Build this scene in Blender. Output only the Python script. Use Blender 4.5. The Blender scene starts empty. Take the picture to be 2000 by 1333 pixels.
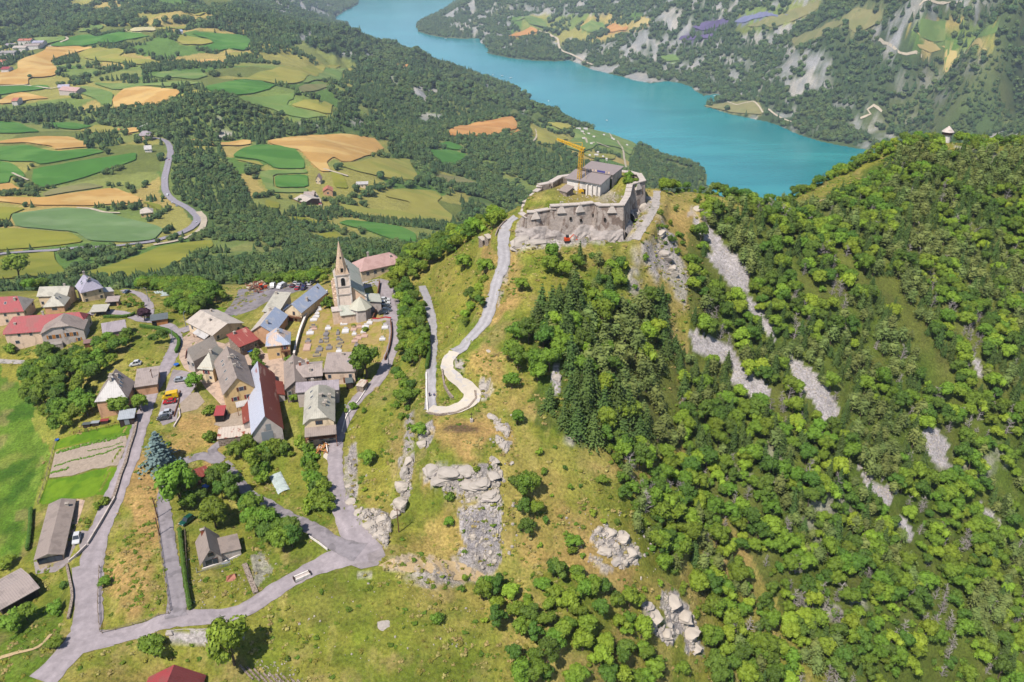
import bpy, bmesh, math, random
import numpy as np
from mathutils import Vector, Matrix
from mathutils.geometry import delaunay_2d_cdt
random.seed(7)
C = bpy.context.scene.collection
S = bpy.context.scene
# ---------------------------------------------------------------- camera, sky, sun, exposure
CAM_Z = 600.0; PITCH = math.radians(28); FPX = 1555.0
cam_d = bpy.data.cameras.new("camera"); cam = bpy.data.objects.new("camera", cam_d); C.objects.link(cam)
cam.location = (0, 0, CAM_Z); cam.rotation_euler = (math.radians(90)-PITCH, 0, 0)
cam_d.sensor_width = 36; cam_d.lens = 36*FPX/2000; cam_d.clip_start = 1; cam_d.clip_end = 60000
S.camera = cam
SUN_TO = Vector((-0.58, -0.81, 0)).normalized()      # compass direction towards the sun
ELEV = math.radians(57)
w = bpy.data.worlds.new("World"); S.world = w; w.use_nodes = True
nt = w.node_tree; bg = nt.nodes["Background"]
sky = nt.nodes.new("ShaderNodeTexSky"); sky.sky_type = 'NISHITA'; sky.sun_disc = False
sky.sun_elevation = ELEV; sky.sun_rotation = math.atan2(SUN_TO.x, SUN_TO.y); sky.altitude = 1300
nt.links.new(sky.outputs[0], bg.inputs[0]); bg.inputs[1].default_value = 0.11
sd = bpy.data.lights.new("sun", 'SUN'); so = bpy.data.objects.new("sun", sd); C.objects.link(so)
sd.energy = 5.0; sd.angle = math.radians(0.5); sd.color = (1.0, 0.955, 0.89)
dsun = Vector((SUN_TO.x*math.cos(ELEV), SUN_TO.y*math.cos(ELEV), math.sin(ELEV)))
so.rotation_euler = dsun.to_track_quat('Z', 'Y').to_euler(); so.location = (0, 0, 900)
S.view_settings.view_transform = 'Standard'; S.view_settings.look = 'None'
S.view_settings.exposure = 0.8; S.view_settings.gamma = 1; S.view_settings.use_curve_mapping = False
S.render.engine = 'CYCLES'
cy = S.cycles; cy.max_bounces = 5; cy.diffuse_bounces = 2; cy.glossy_bounces = 2; cy.transmission_bounces = 3
cy.transparent_max_bounces = 6; cy.volume_bounces = 0; cy.use_adaptive_sampling = True; cy.adaptive_threshold = 0.02
cy.caustics_reflective = False; cy.caustics_refractive = False; cy.use_denoising = True; cy.denoising_prefilter = 'ACCURATE'; cy.denoising_input_passes = 'RGB_ALBEDO_NORMAL'

# ---------------------------------------------------------------- picture <-> place
CP, SP = math.cos(PITCH), math.sin(PITCH)
def px_as(u, v):
    """pixel (2000x1333 photograph) -> (x per y, drop per y) of its sight line"""
    r = (u-1000)/FPX; q = -(v-666.5)/FPX
    dy = CP + q*SP; dz = -SP + q*CP
    return r/dy, -dz/dy
def to_px(x, y, z):
    dz = z-CAM_Z
    f = y*CP - dz*SP; up = y*SP + dz*CP
    f = np.maximum(f, 1e-3) if isinstance(f, np.ndarray) else max(f, 1e-3)
    return 1000+FPX*x/f, 666.5-FPX*up/f
# ---------------------------------------------------------------- noise
def _h(ix, iy, s):
    n = (ix.astype(np.int64)*374761393 + iy.astype(np.int64)*668265263 + s*1442695041) & 0xffffffff
    n = ((n ^ (n >> 13))*1274126177) & 0xffffffff
    n = (n ^ (n >> 16)) & 0xffffffff
    return n/4294967295.0
def vnoise(x, y, s=0):
    xi = np.floor(x); yi = np.floor(y); fx = x-xi; fy = y-yi
    fx = fx*fx*(3-2*fx); fy = fy*fy*(3-2*fy)
    a = _h(xi, yi, s); b = _h(xi+1, yi, s); c = _h(xi, yi+1, s); d = _h(xi+1, yi+1, s)
    return (a*(1-fx)+b*fx)*(1-fy) + (c*(1-fx)+d*fx)*fy
def fbm(x, y, o=4, s=0, ridged=False):
    t = 0; amp = .5; tot = 0
    for k in range(o):
        n = vnoise(x, y, s+k*17)
        if ridged: n = 1-np.abs(2*n-1)
        t = t+amp*n; tot += amp; amp *= .5
        x, y = 1.93*x+.61*y+11.3, 1.93*y-.61*x+7.7
    return t/tot
def sstep(e0, e1, x):
    t = np.clip((x-e0)/(e1-e0), 0, 1); return t*t*(3-2*t)
def inpoly(px, py, poly):
    r = np.zeros(px.shape, bool); n = len(poly)
    for i in range(n):
        x1, y1 = poly[i][:2]; x2, y2 = poly[(i+1) % n][:2]
        if y1 == y2: continue
        c = ((y1 > py) != (y2 > py)) & (px < (x2-x1)*(py-y1)/(y2-y1)+x1)
        r ^= c
    return r
def seg_dist(px, py, pts, closed=False):
    """distance to polyline and interpolated index t"""
    best = np.full(px.shape, 1e9); bt = np.zeros(px.shape)
    n = len(pts); m = n if closed else n-1
    for i in range(m):
        x1, y1 = pts[i][:2]; x2, y2 = pts[(i+1) % n][:2]
        dx, dy = x2-x1, y2-y1; L = dx*dx+dy*dy+1e-9
        t = np.clip(((px-x1)*dx+(py-y1)*dy)/L, 0, 1)
        d = np.hypot(px-x1-t*dx, py-y1-t*dy)
        k = d < best; best = np.where(k, d, best); bt = np.where(k, i+t, bt)
    return best, bt
# ---------------------------------------------------------------- relief: heights known at many places, a smooth sheet through them
CTRL = []
def K(u, v, z=None, y=None):
    a, s = px_as(u, v)
    if y is None: y = (CAM_Z-z)/s
    if z is None: z = CAM_Z-s*y
    CTRL.append((a, math.log(y), z))
for t in [  # near spur and village (u, v, z)
 (90,1310,455),(170,1250,455),(330,1220,456),(400,1200,456),(560,1140,457),(700,1080,458),(740,1070,459),(250,950,456),(215,1080,455),
 (270,860,458),(340,700,461),(350,650,460),(90,650,453),(60,700,452),(100,575,447),(30,850,449),(20,1000,449),(10,1200,451),(100,1200,452),(-300,640,440),
 (-300,900,441),(-300,1300,446),(330,1050,455),(440,1100,455),(470,1180,456),(600,1250,453),(460,1300,452),(800,1250,452),(950,1280,446),(330,1330,450),(1000,1600,432),
 (200,1600,446),(1150,1200,446),(640,960,460),(690,830,462),(770,640,467),(700,720,464),(600,760,462),(500,700,462),(560,640,463),(690,600,465),
 (480,590,457),(430,640,459),(520,850,459),(430,870,457),(400,960,455),(600,960,457),(480,1030,455),(740,540,464),(825,560,468),(640,545,460),
 (835,700,470),(845,790,473),(925,780,474),(885,700,479),(945,640,484),(975,560,491),(990,480,498),(1000,430,502),(900,850,473),(840,900,470),(760,900,463),
 (720,800,463),(980,800,474),(830,1000,459),(900,960,465),(980,960,466),(960,1100,452),(850,1120,455),(770,1120,457),(1050,900,468),(1100,1050,455),
 (1020,640,486),(1080,560,492),(1130,700,481),(1100,800,474),(1200,900,463),(1250,1050,448),(1300,1200,434),(1250,1330,428),
 (1100,490,498),(1250,470,498),(1270,440,500),(880,600,479),(900,540,481),(860,560,476),(790,700,466),(900,500,486),(940,480,492),(850,500,474),(780,540,466),(740,520,463)]:
    K(t[0], t[1], z=t[2])
for t in [ # right flank, by distance (u, v, y)
 (1400,392,326),(1284,371,322),(1320,378,325),(1245,372,308),(1550,404,352),(1650,372,376),(1700,345,392),(1755,279,414),(1800,277,420),(1855,280,420),(1920,293,410),(2000,302,402),(2300,300,395),
 (1340,470,290),(1450,520,288),(1600,600,276),(1500,760,240),(1400,640,258),(1320,760,232),(1700,760,252),(1600,900,217),(1450,950,203),(1700,1050,203),
 (1600,1150,185),(1500,1300,160),(1700,1300,170),(1990,1300,186),(2000,1000,232),(2000,750,272),(2000,500,335),(1800,450,335),(1700,450,330),(1850,650,282),
 (1850,900,238),(1850,1100,206),(2300,1300,190),(2300,800,270),(1800,1600,150),(1400,1100,180),(1350,880,212)]:
    K(t[0], t[1], y=t[2])
for t in [ # ground the ridges hide (u, v, z, y)
 (1550,400,432,480),(1550,400,310,700),(1550,400,160,1100),(1550,400,-5,1550),(1400,388,425,450),(1400,388,300,720),(1400,388,130,1200),(1400,388,10,1720),
 (1750,290,445,540),(1750,290,330,800),(1750,290,170,1200),(1750,290,10,1800),(1900,295,450,520),(1900,295,330,800),(1900,295,170,1300),(1900,295,60,2000),
 (2200,290,440,550),(2200,290,320,900),(2200,290,180,1500),(1155,345,480,350),(1155,345,390,500),(1155,345,265,850),(1155,345,160,1300),
 (1280,372,476,370),(1280,380,395,500),(1280,380,260,820),(1280,380,120,1350),(1000,420,455,380),(1000,400,400,500),(1000,400,290,800),
 (850,480,432,415),(850,480,345,600),(950,450,440,400),(950,440,340,640),(100,550,408,420),(100,550,370,500),(400,548,410,425),(-300,550,405,430),(560,545,412,420),
 (250,550,409,420),(740,490,425,405)]:
    K(t[0], t[1], t[2], t[3])
for t in [ # valley, plateau fields, hills (u, v, z)
 (0,535,345),(100,535,342),(250,525,340),(0,500,325),(150,490,323),(0,440,315),(0,380,308),(0,320,303),(0,260,298),(0,200,290),(0,130,285),(0,60,285),(0,0,305),(-400,300,310),(-400,100,310),(-400,450,320),
 (200,0,330),(130,30,305),(150,130,287),(150,200,292),(150,260,298),(150,380,308),(300,490,322),(330,430,310),(330,350,303),(320,270,300),(430,265,284),(430,195,325),(430,170,325),(300,215,318),(300,250,287),
 (550,243,280),(600,190,308),(600,130,300),(450,60,300),(300,60,296),(300,120,300),(450,120,305),(450,0,290),(520,30,250),(640,100,220),(560,20,150),
 (874,150,110),(800,125,140),(737,98,170),(685,77,200),(1000,180,40),(830,190,100),(750,170,170),(700,240,215),(850,240,160),(980,215,60),(800,262,200),(940,262,180),(1000,240,165),
 (1050,270,140),(1150,270,90),(1200,300,70),(1300,340,40),(1200,340,100),(1050,350,160),(900,350,190),(900,420,220),(950,400,200),(700,350,270),(700,300,265),(620,280,285),
 (600,400,275),(750,420,255),(820,450,268),(740,480,300),(600,450,300),(450,430,305),(400,350,300),(450,300,295),(450,500,345),(600,520,385),(550,540,400),(350,520,345),(720,500,400),
 (900,290,185),(1100,330,140),(500,330,290)]:
    K(t[0], t[1], z=t[2])
for u, v in [(1035,233),(1105,241),(1182,259),(1245,283),(1315,311),(1350,317),(1384,343),(1380,364),(1391,385),(1039,212),(815,60),(890,75),(960,105),(1045,118),(1140,125),
             (1200,147),(1350,170),(1365,185),(1415,188),(1372,207),(1430,224),(1500,240),(1560,262),(1720,298),(665,30),(645,42),(880,12),(860,30)]:
    K(u, v, z=0)
for u, v in [(1100,200),(1300,260),(1500,320),(1600,370),(900,90),(1200,175),(760,25),(730,50),(1640,310),(1450,280),(1250,220),(1000,140),(1400,320)]:
    K(u, v, z=-25)
for t in [(1500,120,110),(1500,60,200),(1500,0,300),(1650,150,130),(1650,230,45),(1650,60,260),(1800,200,90),(2000,0,400),(2000,150,190),(2000,250,70),(1800,60,290),(1800,280,25),(1350,120,60),(1350,50,180),(1350,0,250),(1200,90,70),(1200,0,190),
          (1000,60,60),(1000,0,150),(900,40,45),(930,0,110),(1050,90,30),(2300,100,300),(2300,250,100),(1436,210,15),(600,0,110)]:
    K(t[0], t[1], z=t[2])
for a, y, z in [(-.9,9000,560),(-.5,9000,520),(-.2,9500,420),(0,10000,330),(.3,8500,480),(.6,8000,600),(.9,8000,600),(-1.1,3000,350),(1.1,3000,300),(-.1,7300,-10),(-.16,7000,-10),
                (-1.1,80,440),(1.1,80,330),(-.5,80,445),(.3,80,400),(-1.2,200,440),(1.2,200,360),(-1.2,15000,640),(-.4,15000,660),(.4,15000,660),(1.2,15000,660),(0,15000,600)]:
    CTRL.append((a, math.log(y), z))
CT = np.array(CTRL)
def tps_fit(P, z, lam=2e-4):
    n = len(P); d2 = ((P[:, None]-P[None])**2).sum(2)
    Kk = .5*d2*np.log(d2+1e-12); Kk[np.arange(n), np.arange(n)] = lam
    A = np.zeros((n+3, n+3)); A[:n, :n] = Kk; A[:n, n] = 1; A[:n, n+1:] = P; A[n, :n] = 1; A[n+1:, :n] = P.T
    return np.linalg.solve(A, np.concatenate([z, [0, 0, 0]]))
COEF = tps_fit(CT[:, :2], CT[:, 2])
NA, NL = 860, 760
A0, A1, L0, L1 = -1.22, 1.22, math.log(84.), math.log(15500.)
def tps_eval(a, l):
    out = np.zeros(a.shape)
    for i in range(len(CT)):
        d2 = (a-CT[i, 0])**2+(l-CT[i, 1])**2
        out += COEF[i]*.5*d2*np.log(d2+1e-12)
    return out+COEF[-3]+COEF[-2]*a+COEF[-1]*l
def bil(G, fa, fl):
    fa = np.clip(fa, 0, G.shape[0]-1.001); fl = np.clip(fl, 0, G.shape[1]-1.001)
    i = fa.astype(int); j = fl.astype(int); ta = fa-i; tl = fl-j
    return (G[i, j]*(1-ta)+G[i+1, j]*ta)*(1-tl)+(G[i, j+1]*(1-ta)+G[i+1, j+1]*ta)*tl
ca, cl = np.meshgrid(np.linspace(A0, A1, 180), np.linspace(L0, L1, 240), indexing='ij')
coarse = tps_eval(ca, cl)
av = np.linspace(A0, A1, NA); lv = np.linspace(L0, L1, NL)
GA, GL = np.meshgrid(av, lv, indexing='ij')
fa = (GA-A0)/(A1-A0)*179; fl = (GL-L0)/(L1-L0)*239
# smooth upsample (quintic-ish by double blending)
def bicub(G, fa, fl):
    i = np.clip(np.floor(fa).astype(int), 1, G.shape[0]-3); j = np.clip(np.floor(fl).astype(int), 1, G.shape[1]-3)
    ta = fa-i; tl = fl-j
    def wts(t): return (-.5*t+t*t-.5*t**3, 1-2.5*t*t+1.5*t**3, .5*t+2*t*t-1.5*t**3, -.5*t*t+.5*t**3)
    wa, wl = wts(ta), wts(tl); r = 0
    for m in range(4):
        for n in range(4): r = r+wa[m]*wl[n]*G[i+m-1, j+n-1]
    return r
GZ = bicub(coarse, fa, fl)
GY = np.exp(GL); GX = GA*GY
def hgt(x, y):
    x = np.asarray(x, float); y = np.maximum(np.asarray(y, float), 1.)
    return bil(GZ, (x/y-A0)/(A1-A0)*(NA-1), (np.log(y)-L0)/(L1-L0)*(NL-1))
def H(x, y): return float(hgt(np.array([x]), np.array([y]))[0])
_LF = np.linspace(L0, L1, 2600); _YF = np.exp(_LF)
def at(u, v, ymin=0, dz=0.):
    """the place on the ground seen at a pixel (raised by dz)"""
    a, s = px_as(u, v)
    a = min(max(a, A0+.001), A1-.001)
    z = bil(GZ, np.full(_LF.shape, (a-A0)/(A1-A0)*(NA-1)), (_LF-L0)/(L1-L0)*(NL-1))+dz
    d = z-(CAM_Z-s*_YF)
    k = np.nonzero((d >= 0) & (_YF > ymin))[0]
    if len(k) == 0: y = _YF[-1]
    else:
        k = k[0]
        if k == 0: y = _YF[0]
        else:
            t = d[k-1]/(d[k-1]-d[k]) if d[k-1] < 0 else 1
            y = _YF[k-1]+t*(_YF[k]-_YF[k-1])
    return Vector((a*y, y, H(a*y, y)))
PX, PV = to_px(GX, GY, GZ)
# ---------------------------------------------------------------- lake outline at z=0
def wp(u, v, z=0., y=None):
    a, s = px_as(u, v)
    if y is None: y = (CAM_Z-z)/s
    return (a*y, y)
LAKE = [wp(700,-6), wp(697,10), wp(672,22), wp(655,33), wp(648,42), wp(655,44), wp(683,50), wp(676,58), wp(684,66), wp(690,75,y=4300), wp(737,95,y=4000), wp(800,122,y=3700), wp(874,147,y=3350), wp(954,173,y=3180),
        wp(1007,178,y=3100), wp(1030,190), wp(1040,208), wp(1036,218), wp(1024,229), wp(1035,233), wp(1105,241), wp(1182,259), wp(1245,283), wp(1315,311), wp(1350,317), wp(1374,325), wp(1384,343),
        wp(1378,357), wp(1383,375), wp(1395,387), wp(1420,400,y=1700), wp(1560,400,y=1500), wp(1700,345,y=1750), wp(1728,306), wp(1722,297), wp(1660,288), wp(1600,275), wp(1550,258), wp(1500,238), wp(1430,224), wp(1400,214), wp(1372,208),
        wp(1395,200), wp(1418,190), wp(1400,184), wp(1372,189), wp(1362,181), wp(1353,171), wp(1325,162), wp(1300,159), wp(1270,163), wp(1230,155), wp(1200,147), wp(1150,134), wp(1128,123), wp(1110,117), wp(1085,121), wp(1040,119), wp(1000,114), wp(965,108), wp(952,103), wp(957,96), wp(942,86), wp(937,75), wp(905,76), wp(870,75), wp(840,69), wp(815,62), wp(813,50), wp(840,35), wp(870,18), wp(905,-6), wp(880,-25), wp(760,-25)]
rg = GY > 1300
x_, y_ = GX[rg], GY[rg]
wq = (fbm(x_/90, y_/90, 3, 5)-.5)*50
ins = inpoly(x_, y_, LAKE); dsh, _ = seg_dist(x_, y_, LAKE, True)
sdv = np.where(ins, -dsh, dsh)+wq*sstep(20, 60, dsh+40)*.6
zz = GZ[rg]
far_n = sstep(1500, 2600, y_)
gul = fbm(x_/230, y_/330, 5, 31, ridged=True)
big = fbm(x_/620, y_/620, 3, 77)
gl2 = fbm(x_/85+y_/400, y_/150, 4, 35, ridged=True); steepr = np.maximum(sstep(500, 900, np.where(x_ > 200, y_-1800, 0)), sstep(1800, 2100, y_)*sstep(-.27, -.2, x_/y_)*sstep(.08, .03, x_/y_))
rough = ((gul-.55)*(110+50*steepr)+(big-.5)*120+(gl2-.5)*46*steepr)*far_n*sstep(10, 420, sdv)
zz = zz+rough
zz = np.where(sdv < 0, np.minimum(-1.5+sdv*.12, -1.5), np.maximum(zz, 1.2+sdv*.16))
zz = np.clip(zz, -14, 735)
GZ[rg] = zz
FIELDMASK = None
# gentle relief on the near hills, ledges on the spur
nearm = sstep(600, 430, GY)
GZ += nearm*((fbm(GX/23, GY/23, 4, 3)-.5)*3.2*sstep(0, 40, GX-10+20*fbm(GX/30, GY/30, 2, 9))+(fbm(GX/9, GY/9, 3, 4)-.5)*.9)
midm = sstep(420, 520, GY)*sstep(2200, 1500, GY)
GZ += midm*(fbm(GX/160, GY/160, 4, 12)-.5)*16
# ---------------------------------------------------------------- near roads: level the ground under them
def dense(pts, step):
    out = []
    P = [Vector(p) for p in pts]
    for i in range(len(P)-1):
        p0 = P[max(i-1, 0)]; p1 = P[i]; p2 = P[i+1]; p3 = P[min(i+2, len(P)-1)]
        n = max(1, int((p2-p1).length/step))
        for k in range(n):
            t = k/n
            out.append(.5*((2*p1)+(p2-p0)*t+(2*p0-5*p1+4*p2-p3)*t*t+(3*p1-p0-3*p2+p3)*t**3))
    out.append(P[-1]); return out
ROADS = [ # name, material, width, pixels, label-ish; near roads are levelled
 ("road","asphalt",[6.5,6.5,6,5.6,5.6,5.6,5.4,5,4.8,4.6,4.6,4.6,4.4,4.4,4.2,4,4,4],[(82,1331),(132,1278),(168,1222),(176,1150),(180,1090),(205,1010),(240,930),(262,870),(280,810),(303,755),(330,705),(345,668),(338,645),(310,630),(270,622),(235,612),(195,610),(172,616)]),
 ("road","asphalt",[6.5,5,4.8,4.8,4.8,4.8,5,6,9],[(160,1256),(250,1240),(335,1212),(400,1208),(470,1195),(540,1152),(610,1112),(670,1090),(715,1075)]),
 ("road","asphalt",[8,6,4.6,4.2,4,4,4,4,3.8,3.8,3.8,3.8,5],[(722,1080),(690,1040),(668,990),(655,935),(656,880),(668,830),(700,780),(738,742),(760,700),(770,650),(768,610),(756,575),(745,552)]),
 ("lane","asphalt_old",[5,4,3.6,3.6,3.6,3.6,3.4,3.6,3.6],[(345,1207),(345,1170),(335,1100),(326,1040),(320,985),(328,935),(352,906),(395,893),(432,905)]),
 ("lane","asphalt_old",[7,4.4,4,3.6,3.4,3.2,3.2,3.4],[(705,1080),(655,1062),(612,1035),(565,1010),(525,988),(490,968),(462,935),(436,905)]),
 ("lane","asphalt_old",[3.2,3.0,3.0,3],[(432,900),(415,880),(438,862),(455,850)]),
 ("lane","gravel",[3.4,3.2,3,2.6],[(-8,706),(40,708),(80,704),(105,695)]),
 ("lane","asphalt",[3.6,3.4,3.2,3],[(292,618),(290,595),(272,575),(240,568)]),
 ("lane","asphalt",[5,4.6,5],[(352,648),(385,636),(440,612)]),
 ("fort_road","asphalt_pale",[3.6,3.4,3.2,3.2,3.2,3,3],[(841,800),(841,765),(842,720),(845,665),(842,620),(834,585),(824,560)]),
 ("fort_road","asphalt_pale",[4.2,4,3.8,3.8,3.8,4.4,4.2,4,4],[(887,688),(918,662),(944,632),(960,592),(971,548),(985,508),(982,472),(989,442),(1008,424)]),
 ("fort_track","gravel",[3,3,2.8,3.2,3.4],[(1283,374),(1280,402),(1266,432),(1250,452),(1240,470)]),
 ("footpath","dirt",[1.2,1.0,1,1],[(1700,382),(1650,388),(1605,392),(1570,412)]),
 ("footpath","dirt",[1,.9,.8,.8],[(0,1287),(40,1275),(75,1265),(100,1240)]),
]
HAIR = [4.2,4.8,5.4,5.4,4.6,4.2,4.0,4.0]
HAIRPX = [(838,800),(868,803),(903,796),(922,776),(908,752),(882,733),(873,712),(887,688)]
RD = []
for nm, mt, wd, pts in ROADS+[("fort_road","concrete",HAIR,HAIRPX)]:
    P = [at(u, v) for u, v in pts]
    P = [Vector((p.x, p.y, p.z)) for p in P]
    D = dense(P, 1.3 if nm != 'footpath' else 1.0)
    n = len(D); zs = [p.z for p in D]
    for _ in range(14): zs = [zs[0]]+[(zs[i-1]+zs[i]*2+zs[i+1])/4 for i in range(1, n-1)]+[zs[-1]]
    wds = np.interp(np.linspace(0, 1, n), np.linspace(0, 1, len(wd)), wd)
    RD.append((nm, mt, D, zs, wds))
def carve(D, zs, wds, soft=3.0, extra=1.3):
    xs = [p.x for p in D]; ys = [p.y for p in D]
    bb = (GX > min(xs)-9) & (GX < max(xs)+9) & (GY > min(ys)-9) & (GY < max(ys)+9)
    x, y = GX[bb], GY[bb]
    best = np.full(x.shape, 1e9); zt = np.zeros(x.shape); wt = np.zeros(x.shape)
    for i in range(len(D)):
        d = (x-xs[i])**2+(y-ys[i])**2; k = d < best
        best = np.where(k, d, best); zt = np.where(k, zs[i], zt); wt = np.where(k, wds[i], wt)
    d = np.sqrt(best); f = 1-sstep(wt/2+extra, wt/2+extra+soft, d)
    GZ[bb] = GZ[bb]*(1-f)+zt*f
# fort terreplein and the foot of its walls
FT = [(1015,427,503.5,499),(1029,417,507,497),(1047,414.5,507.5,496),(1075,410,507.5,496),(1075.5,404,509.5,496),(1131,401,509.5,496.5),(1161,397,509.5,497),(1168,403,509.3,496),(1218,402,509.3,495.5),(1229,384,509.5,496.5),(1234,361,510.5,498),(1260,354,510.5,498),(1251,340,510.5,500),(1228,336,510,503),(1186,331,510,504)]
FORT = [wp(u, v, z) for u, v, z, _ in FT]; FOOT = [t[3] for t in FT]
FPOLY = FORT+[wp(1120,341,508), wp(1092,345,508), wp(1071,357,508), wp(1050,364,508), wp(1035,385,505.5), wp(1022,399,504)]
bb = (np.abs(GX-30) < 90) & (GY > 200) & (GY < 380)
x, y = GX[bb], GY[bb]; g = GZ[bb]
ins = inpoly(x, y, FPOLY); dd, _ = seg_dist(x, y, FPOLY, True); d2, t2 = seg_dist(x, y, FORT)
ft = np.interp(t2, range(len(FOOT)), FOOT); cap = ft+.42*np.maximum(0, d2-1.5)+(fbm(x/2.5, y/2.5, 3, 42)-.5)*1.6
g = np.where(~ins & (d2 < 16), np.minimum(g, cap), g)
mound = 504.5+2.2*fbm(x/7, y/7, 3, 41)+1.5*sstep(3, 10, dd)
f = np.where(ins, sstep(.2, 1.6, dd), 0)
for (mu, mv, mr_, ma) in ((1228,366,6.5,5.0),(1215,350,6,4.0),(1072,376,7,2.2),(1180,338,8,2.5)):
    c_ = wp(mu, mv, 508); mound = mound+ma*np.exp(-((x-c_[0])**2+(y-c_[1])**2)/mr_**2)
GZ[bb] = g*(1-f)+mound*f
for nm, mt, D, zs, wds in RD:
    if nm != 'footpath': carve(D, zs, wds)
PX, PV = to_px(GX, GY, GZ)

# ---------------------------------------------------------------- ground cover: where grass, dry turf, rock, scree and forest floor lie
def lin(c): return c/12.92 if c <= .04045 else ((c+.055)/1.055)**2.4
EXPO = 2.15
def alb(r, g, b): return tuple(min(.85, lin(v/255)/EXPO) for v in (r, g, b))
col = np.zeros((NA, NL, 3)); rock = np.zeros((NA, NL)); forest = np.zeros((NA, NL))
n1 = fbm(GX/14, GY/14, 4, 101); n2 = fbm(GX/46, GY/46, 4, 102); n3 = fbm(GX/5, GY/5, 3, 103)
n4 = fbm(GX/120, GY/120, 4, 104); n5 = fbm(GX/420, GY/420, 4, 105)
def mix(m, c):
    global col
    m = m[..., None]; col = col*(1-m)+np.array(c)*m
near = GY < 430
col[:] = alb(146,144,60)
mix(sstep(.45, .62, n1), alb(122,132,48)); mix(sstep(.50, .68, n2)*.85, alb(174,160,82)); mix(sstep(.58, .75, n3)*.5, alb(102,120,42)); mix(sstep(.60, .7, fbm(GX/3, GY/7, 3, 888))*.4, alb(190,172,100))
midz = sstep(425, 470, GY)
mix(midz, alb(96,118,62)); mix(midz*sstep(.40, .55, n4)*.8, alb(132,146,76)); mix(midz*sstep(.55, .65, n2)*.6, alb(160,156,90))
farz = sstep(1700, 2600, GY)
mix(farz*.9, alb(70,88,58)); mix(farz*sstep(.56, .66, n5)*.6, alb(122,126,80))
forest = midz*1.0
wx = (n3-.5)*1.0; wy = (n1-.5)*1.0
QX = (fbm(GX/6, GY/6, 3, 201)-.5); QY = (fbm(GX/6, GY/6, 3, 202)-.5)
QX2 = (fbm(GX/60, GY/60, 3, 203)-.5); QY2 = (fbm(GX/60, GY/60, 3, 204)-.5)
def region(poly, warp=10, ymin=0, ymax=1e9):
    q = np.where(GY > 450, 1, 0)
    qx = np.where(q, QX2, QX); qy = np.where(q, QY2, QY)
    us = [p[0] for p in poly]; vs = [p[1] for p in poly]
    m = np.zeros((NA, NL)); e = warp+2
    b = (PX > min(us)-e) & (PX < max(us)+e) & (PV > min(vs)-e) & (PV < max(vs)+e) & (GY >= ymin) & (GY <= ymax)
    m[b] = inpoly(PX[b]+qx[b]*2*warp, PV[b]+qy[b]*2*warp, poly)
    return m
def blob(u, v, ru, rv, warp=.8, ymax=430, ymin=0):
    b = (GY < ymax) & (GY > ymin)
    d = np.where(b, np.hypot((PX-u)/ru, (PV-v)/rv)+QX*2*warp, 9)
    return 1-sstep(.6, 1.1, d)
N = 430
# fresh green meadow on the far left, lawns
for p in [[(-60,690),(40,720),(70,760),(60,830),(95,870),(88,950),(62,1010),(40,1090),(-60,1130)], [(-60,1100),(0,1085),(40,1080),(60,1000),(0,1010)]]:
    mix(region(p, 14, 0, N)*.9, alb(100,134,40))
gm = region([(-60,690),(60,740),(100,860),(60,1010),(40,1110),(-60,1130)], 14, 0, N); mix(gm*sstep(.5, .62, fbm(GX/7, GY/10, 4, 700)), alb(76,112,32)); mix(gm*sstep(.56, .66, fbm(GX/5, GY/12, 3, 701))*.7, alb(134,156,62)); mix(gm*sstep(.6, .66, fbm(GX/16, GY/16, 3, 702))*.5, alb(156,158,76))
mix(region([(90,760),(60,830),(100,870),(95,900),(60,1010),(75,1010),(110,880),(110,800)], 6, 0, N)*.8, alb(150,152,66))
mix(region([(0,690),(150,700),(180,740),(60,760),(0,740)], 10, 0, N)*.8, alb(172,160,70))
mix(region([(0,1200),(60,1180),(120,1200),(120,1270),(60,1333),(-40,1333)], 10, 0, N)*.7, alb(92,128,32))
for b in [(470,655,60,25),(600,700,45,30),(395,800,60,20),(660,905,18,60)]: mix(blob(*b)*.6, alb(150,140,80))
# sunburnt turf
DRYC = alb(190,154,96)
mix(np.clip(sstep(-8, 18, GX)*sstep(95, 70, GX)*near*sstep(.46, .6, fbm(GX/13, GY/19, 4, 720))*.6, 0, 1), alb(184,158,98))
mix(near*sstep(.62, .72, fbm(GX/8, GY/8, 4, 721))*.4, alb(176,146,104))
for b in [(905,850,75,50,.8),(830,930,40,40,.6),(870,1050,60,50,.45),(960,700,45,35,.7),(965,600,30,60,.6),(950,500,20,60,.7),(1000,540,22,70,.6),(1090,1060,90,60,.45),(1150,1100,110,40,.5),
          (385,850,55,55,.85),(275,960,34,115,.95),(255,1140,55,90,.75),(300,1000,28,90,.85),(890,560,40,60,.35),(740,970,40,60,.35),(1190,900,60,40,.3),(840,1130,60,20,.3),(620,1190,90,40,.15),
          (1420,1090,60,30,.4),(1000,770,60,40,.4),(1330,450,30,50,.4),(1300,430,60,20,.4),(1700,730,50,25,.5),(1650,395,60,14,.5),(780,850,40,60,.25),(250,1330,120,30,.4),(1160,500,60,30,.45),(480,850,40,20,.3),
          (1060,960,45,60,.3),(1270,1150,60,40,.3),(690,700,20,60,.4),(1880,300,60,12,.4),(640,650,80,50,.5)]:
    mix(np.clip(blob(*b[:4])*b[4]*(.6+.9*n3), 0, 1), DRYC)
mix(np.clip(blob(905,838,30,8)*.8, 0, 1), alb(96,74,64))
for b in [(1090,740,60,60),(1130,640,70,50),(1180,860,120,70),(950,1290,100,40),(740,830,40,80),(800,1230,160,60),(620,1270,120,50)]:
    mix(blob(*b)*.35, alb(116,136,36))
for b in [(905,545,45,75),(870,620,30,50),(720,860,40,80),(740,930,40,60)]: mix(blob(*b)*.5, alb(150,150,52))
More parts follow.
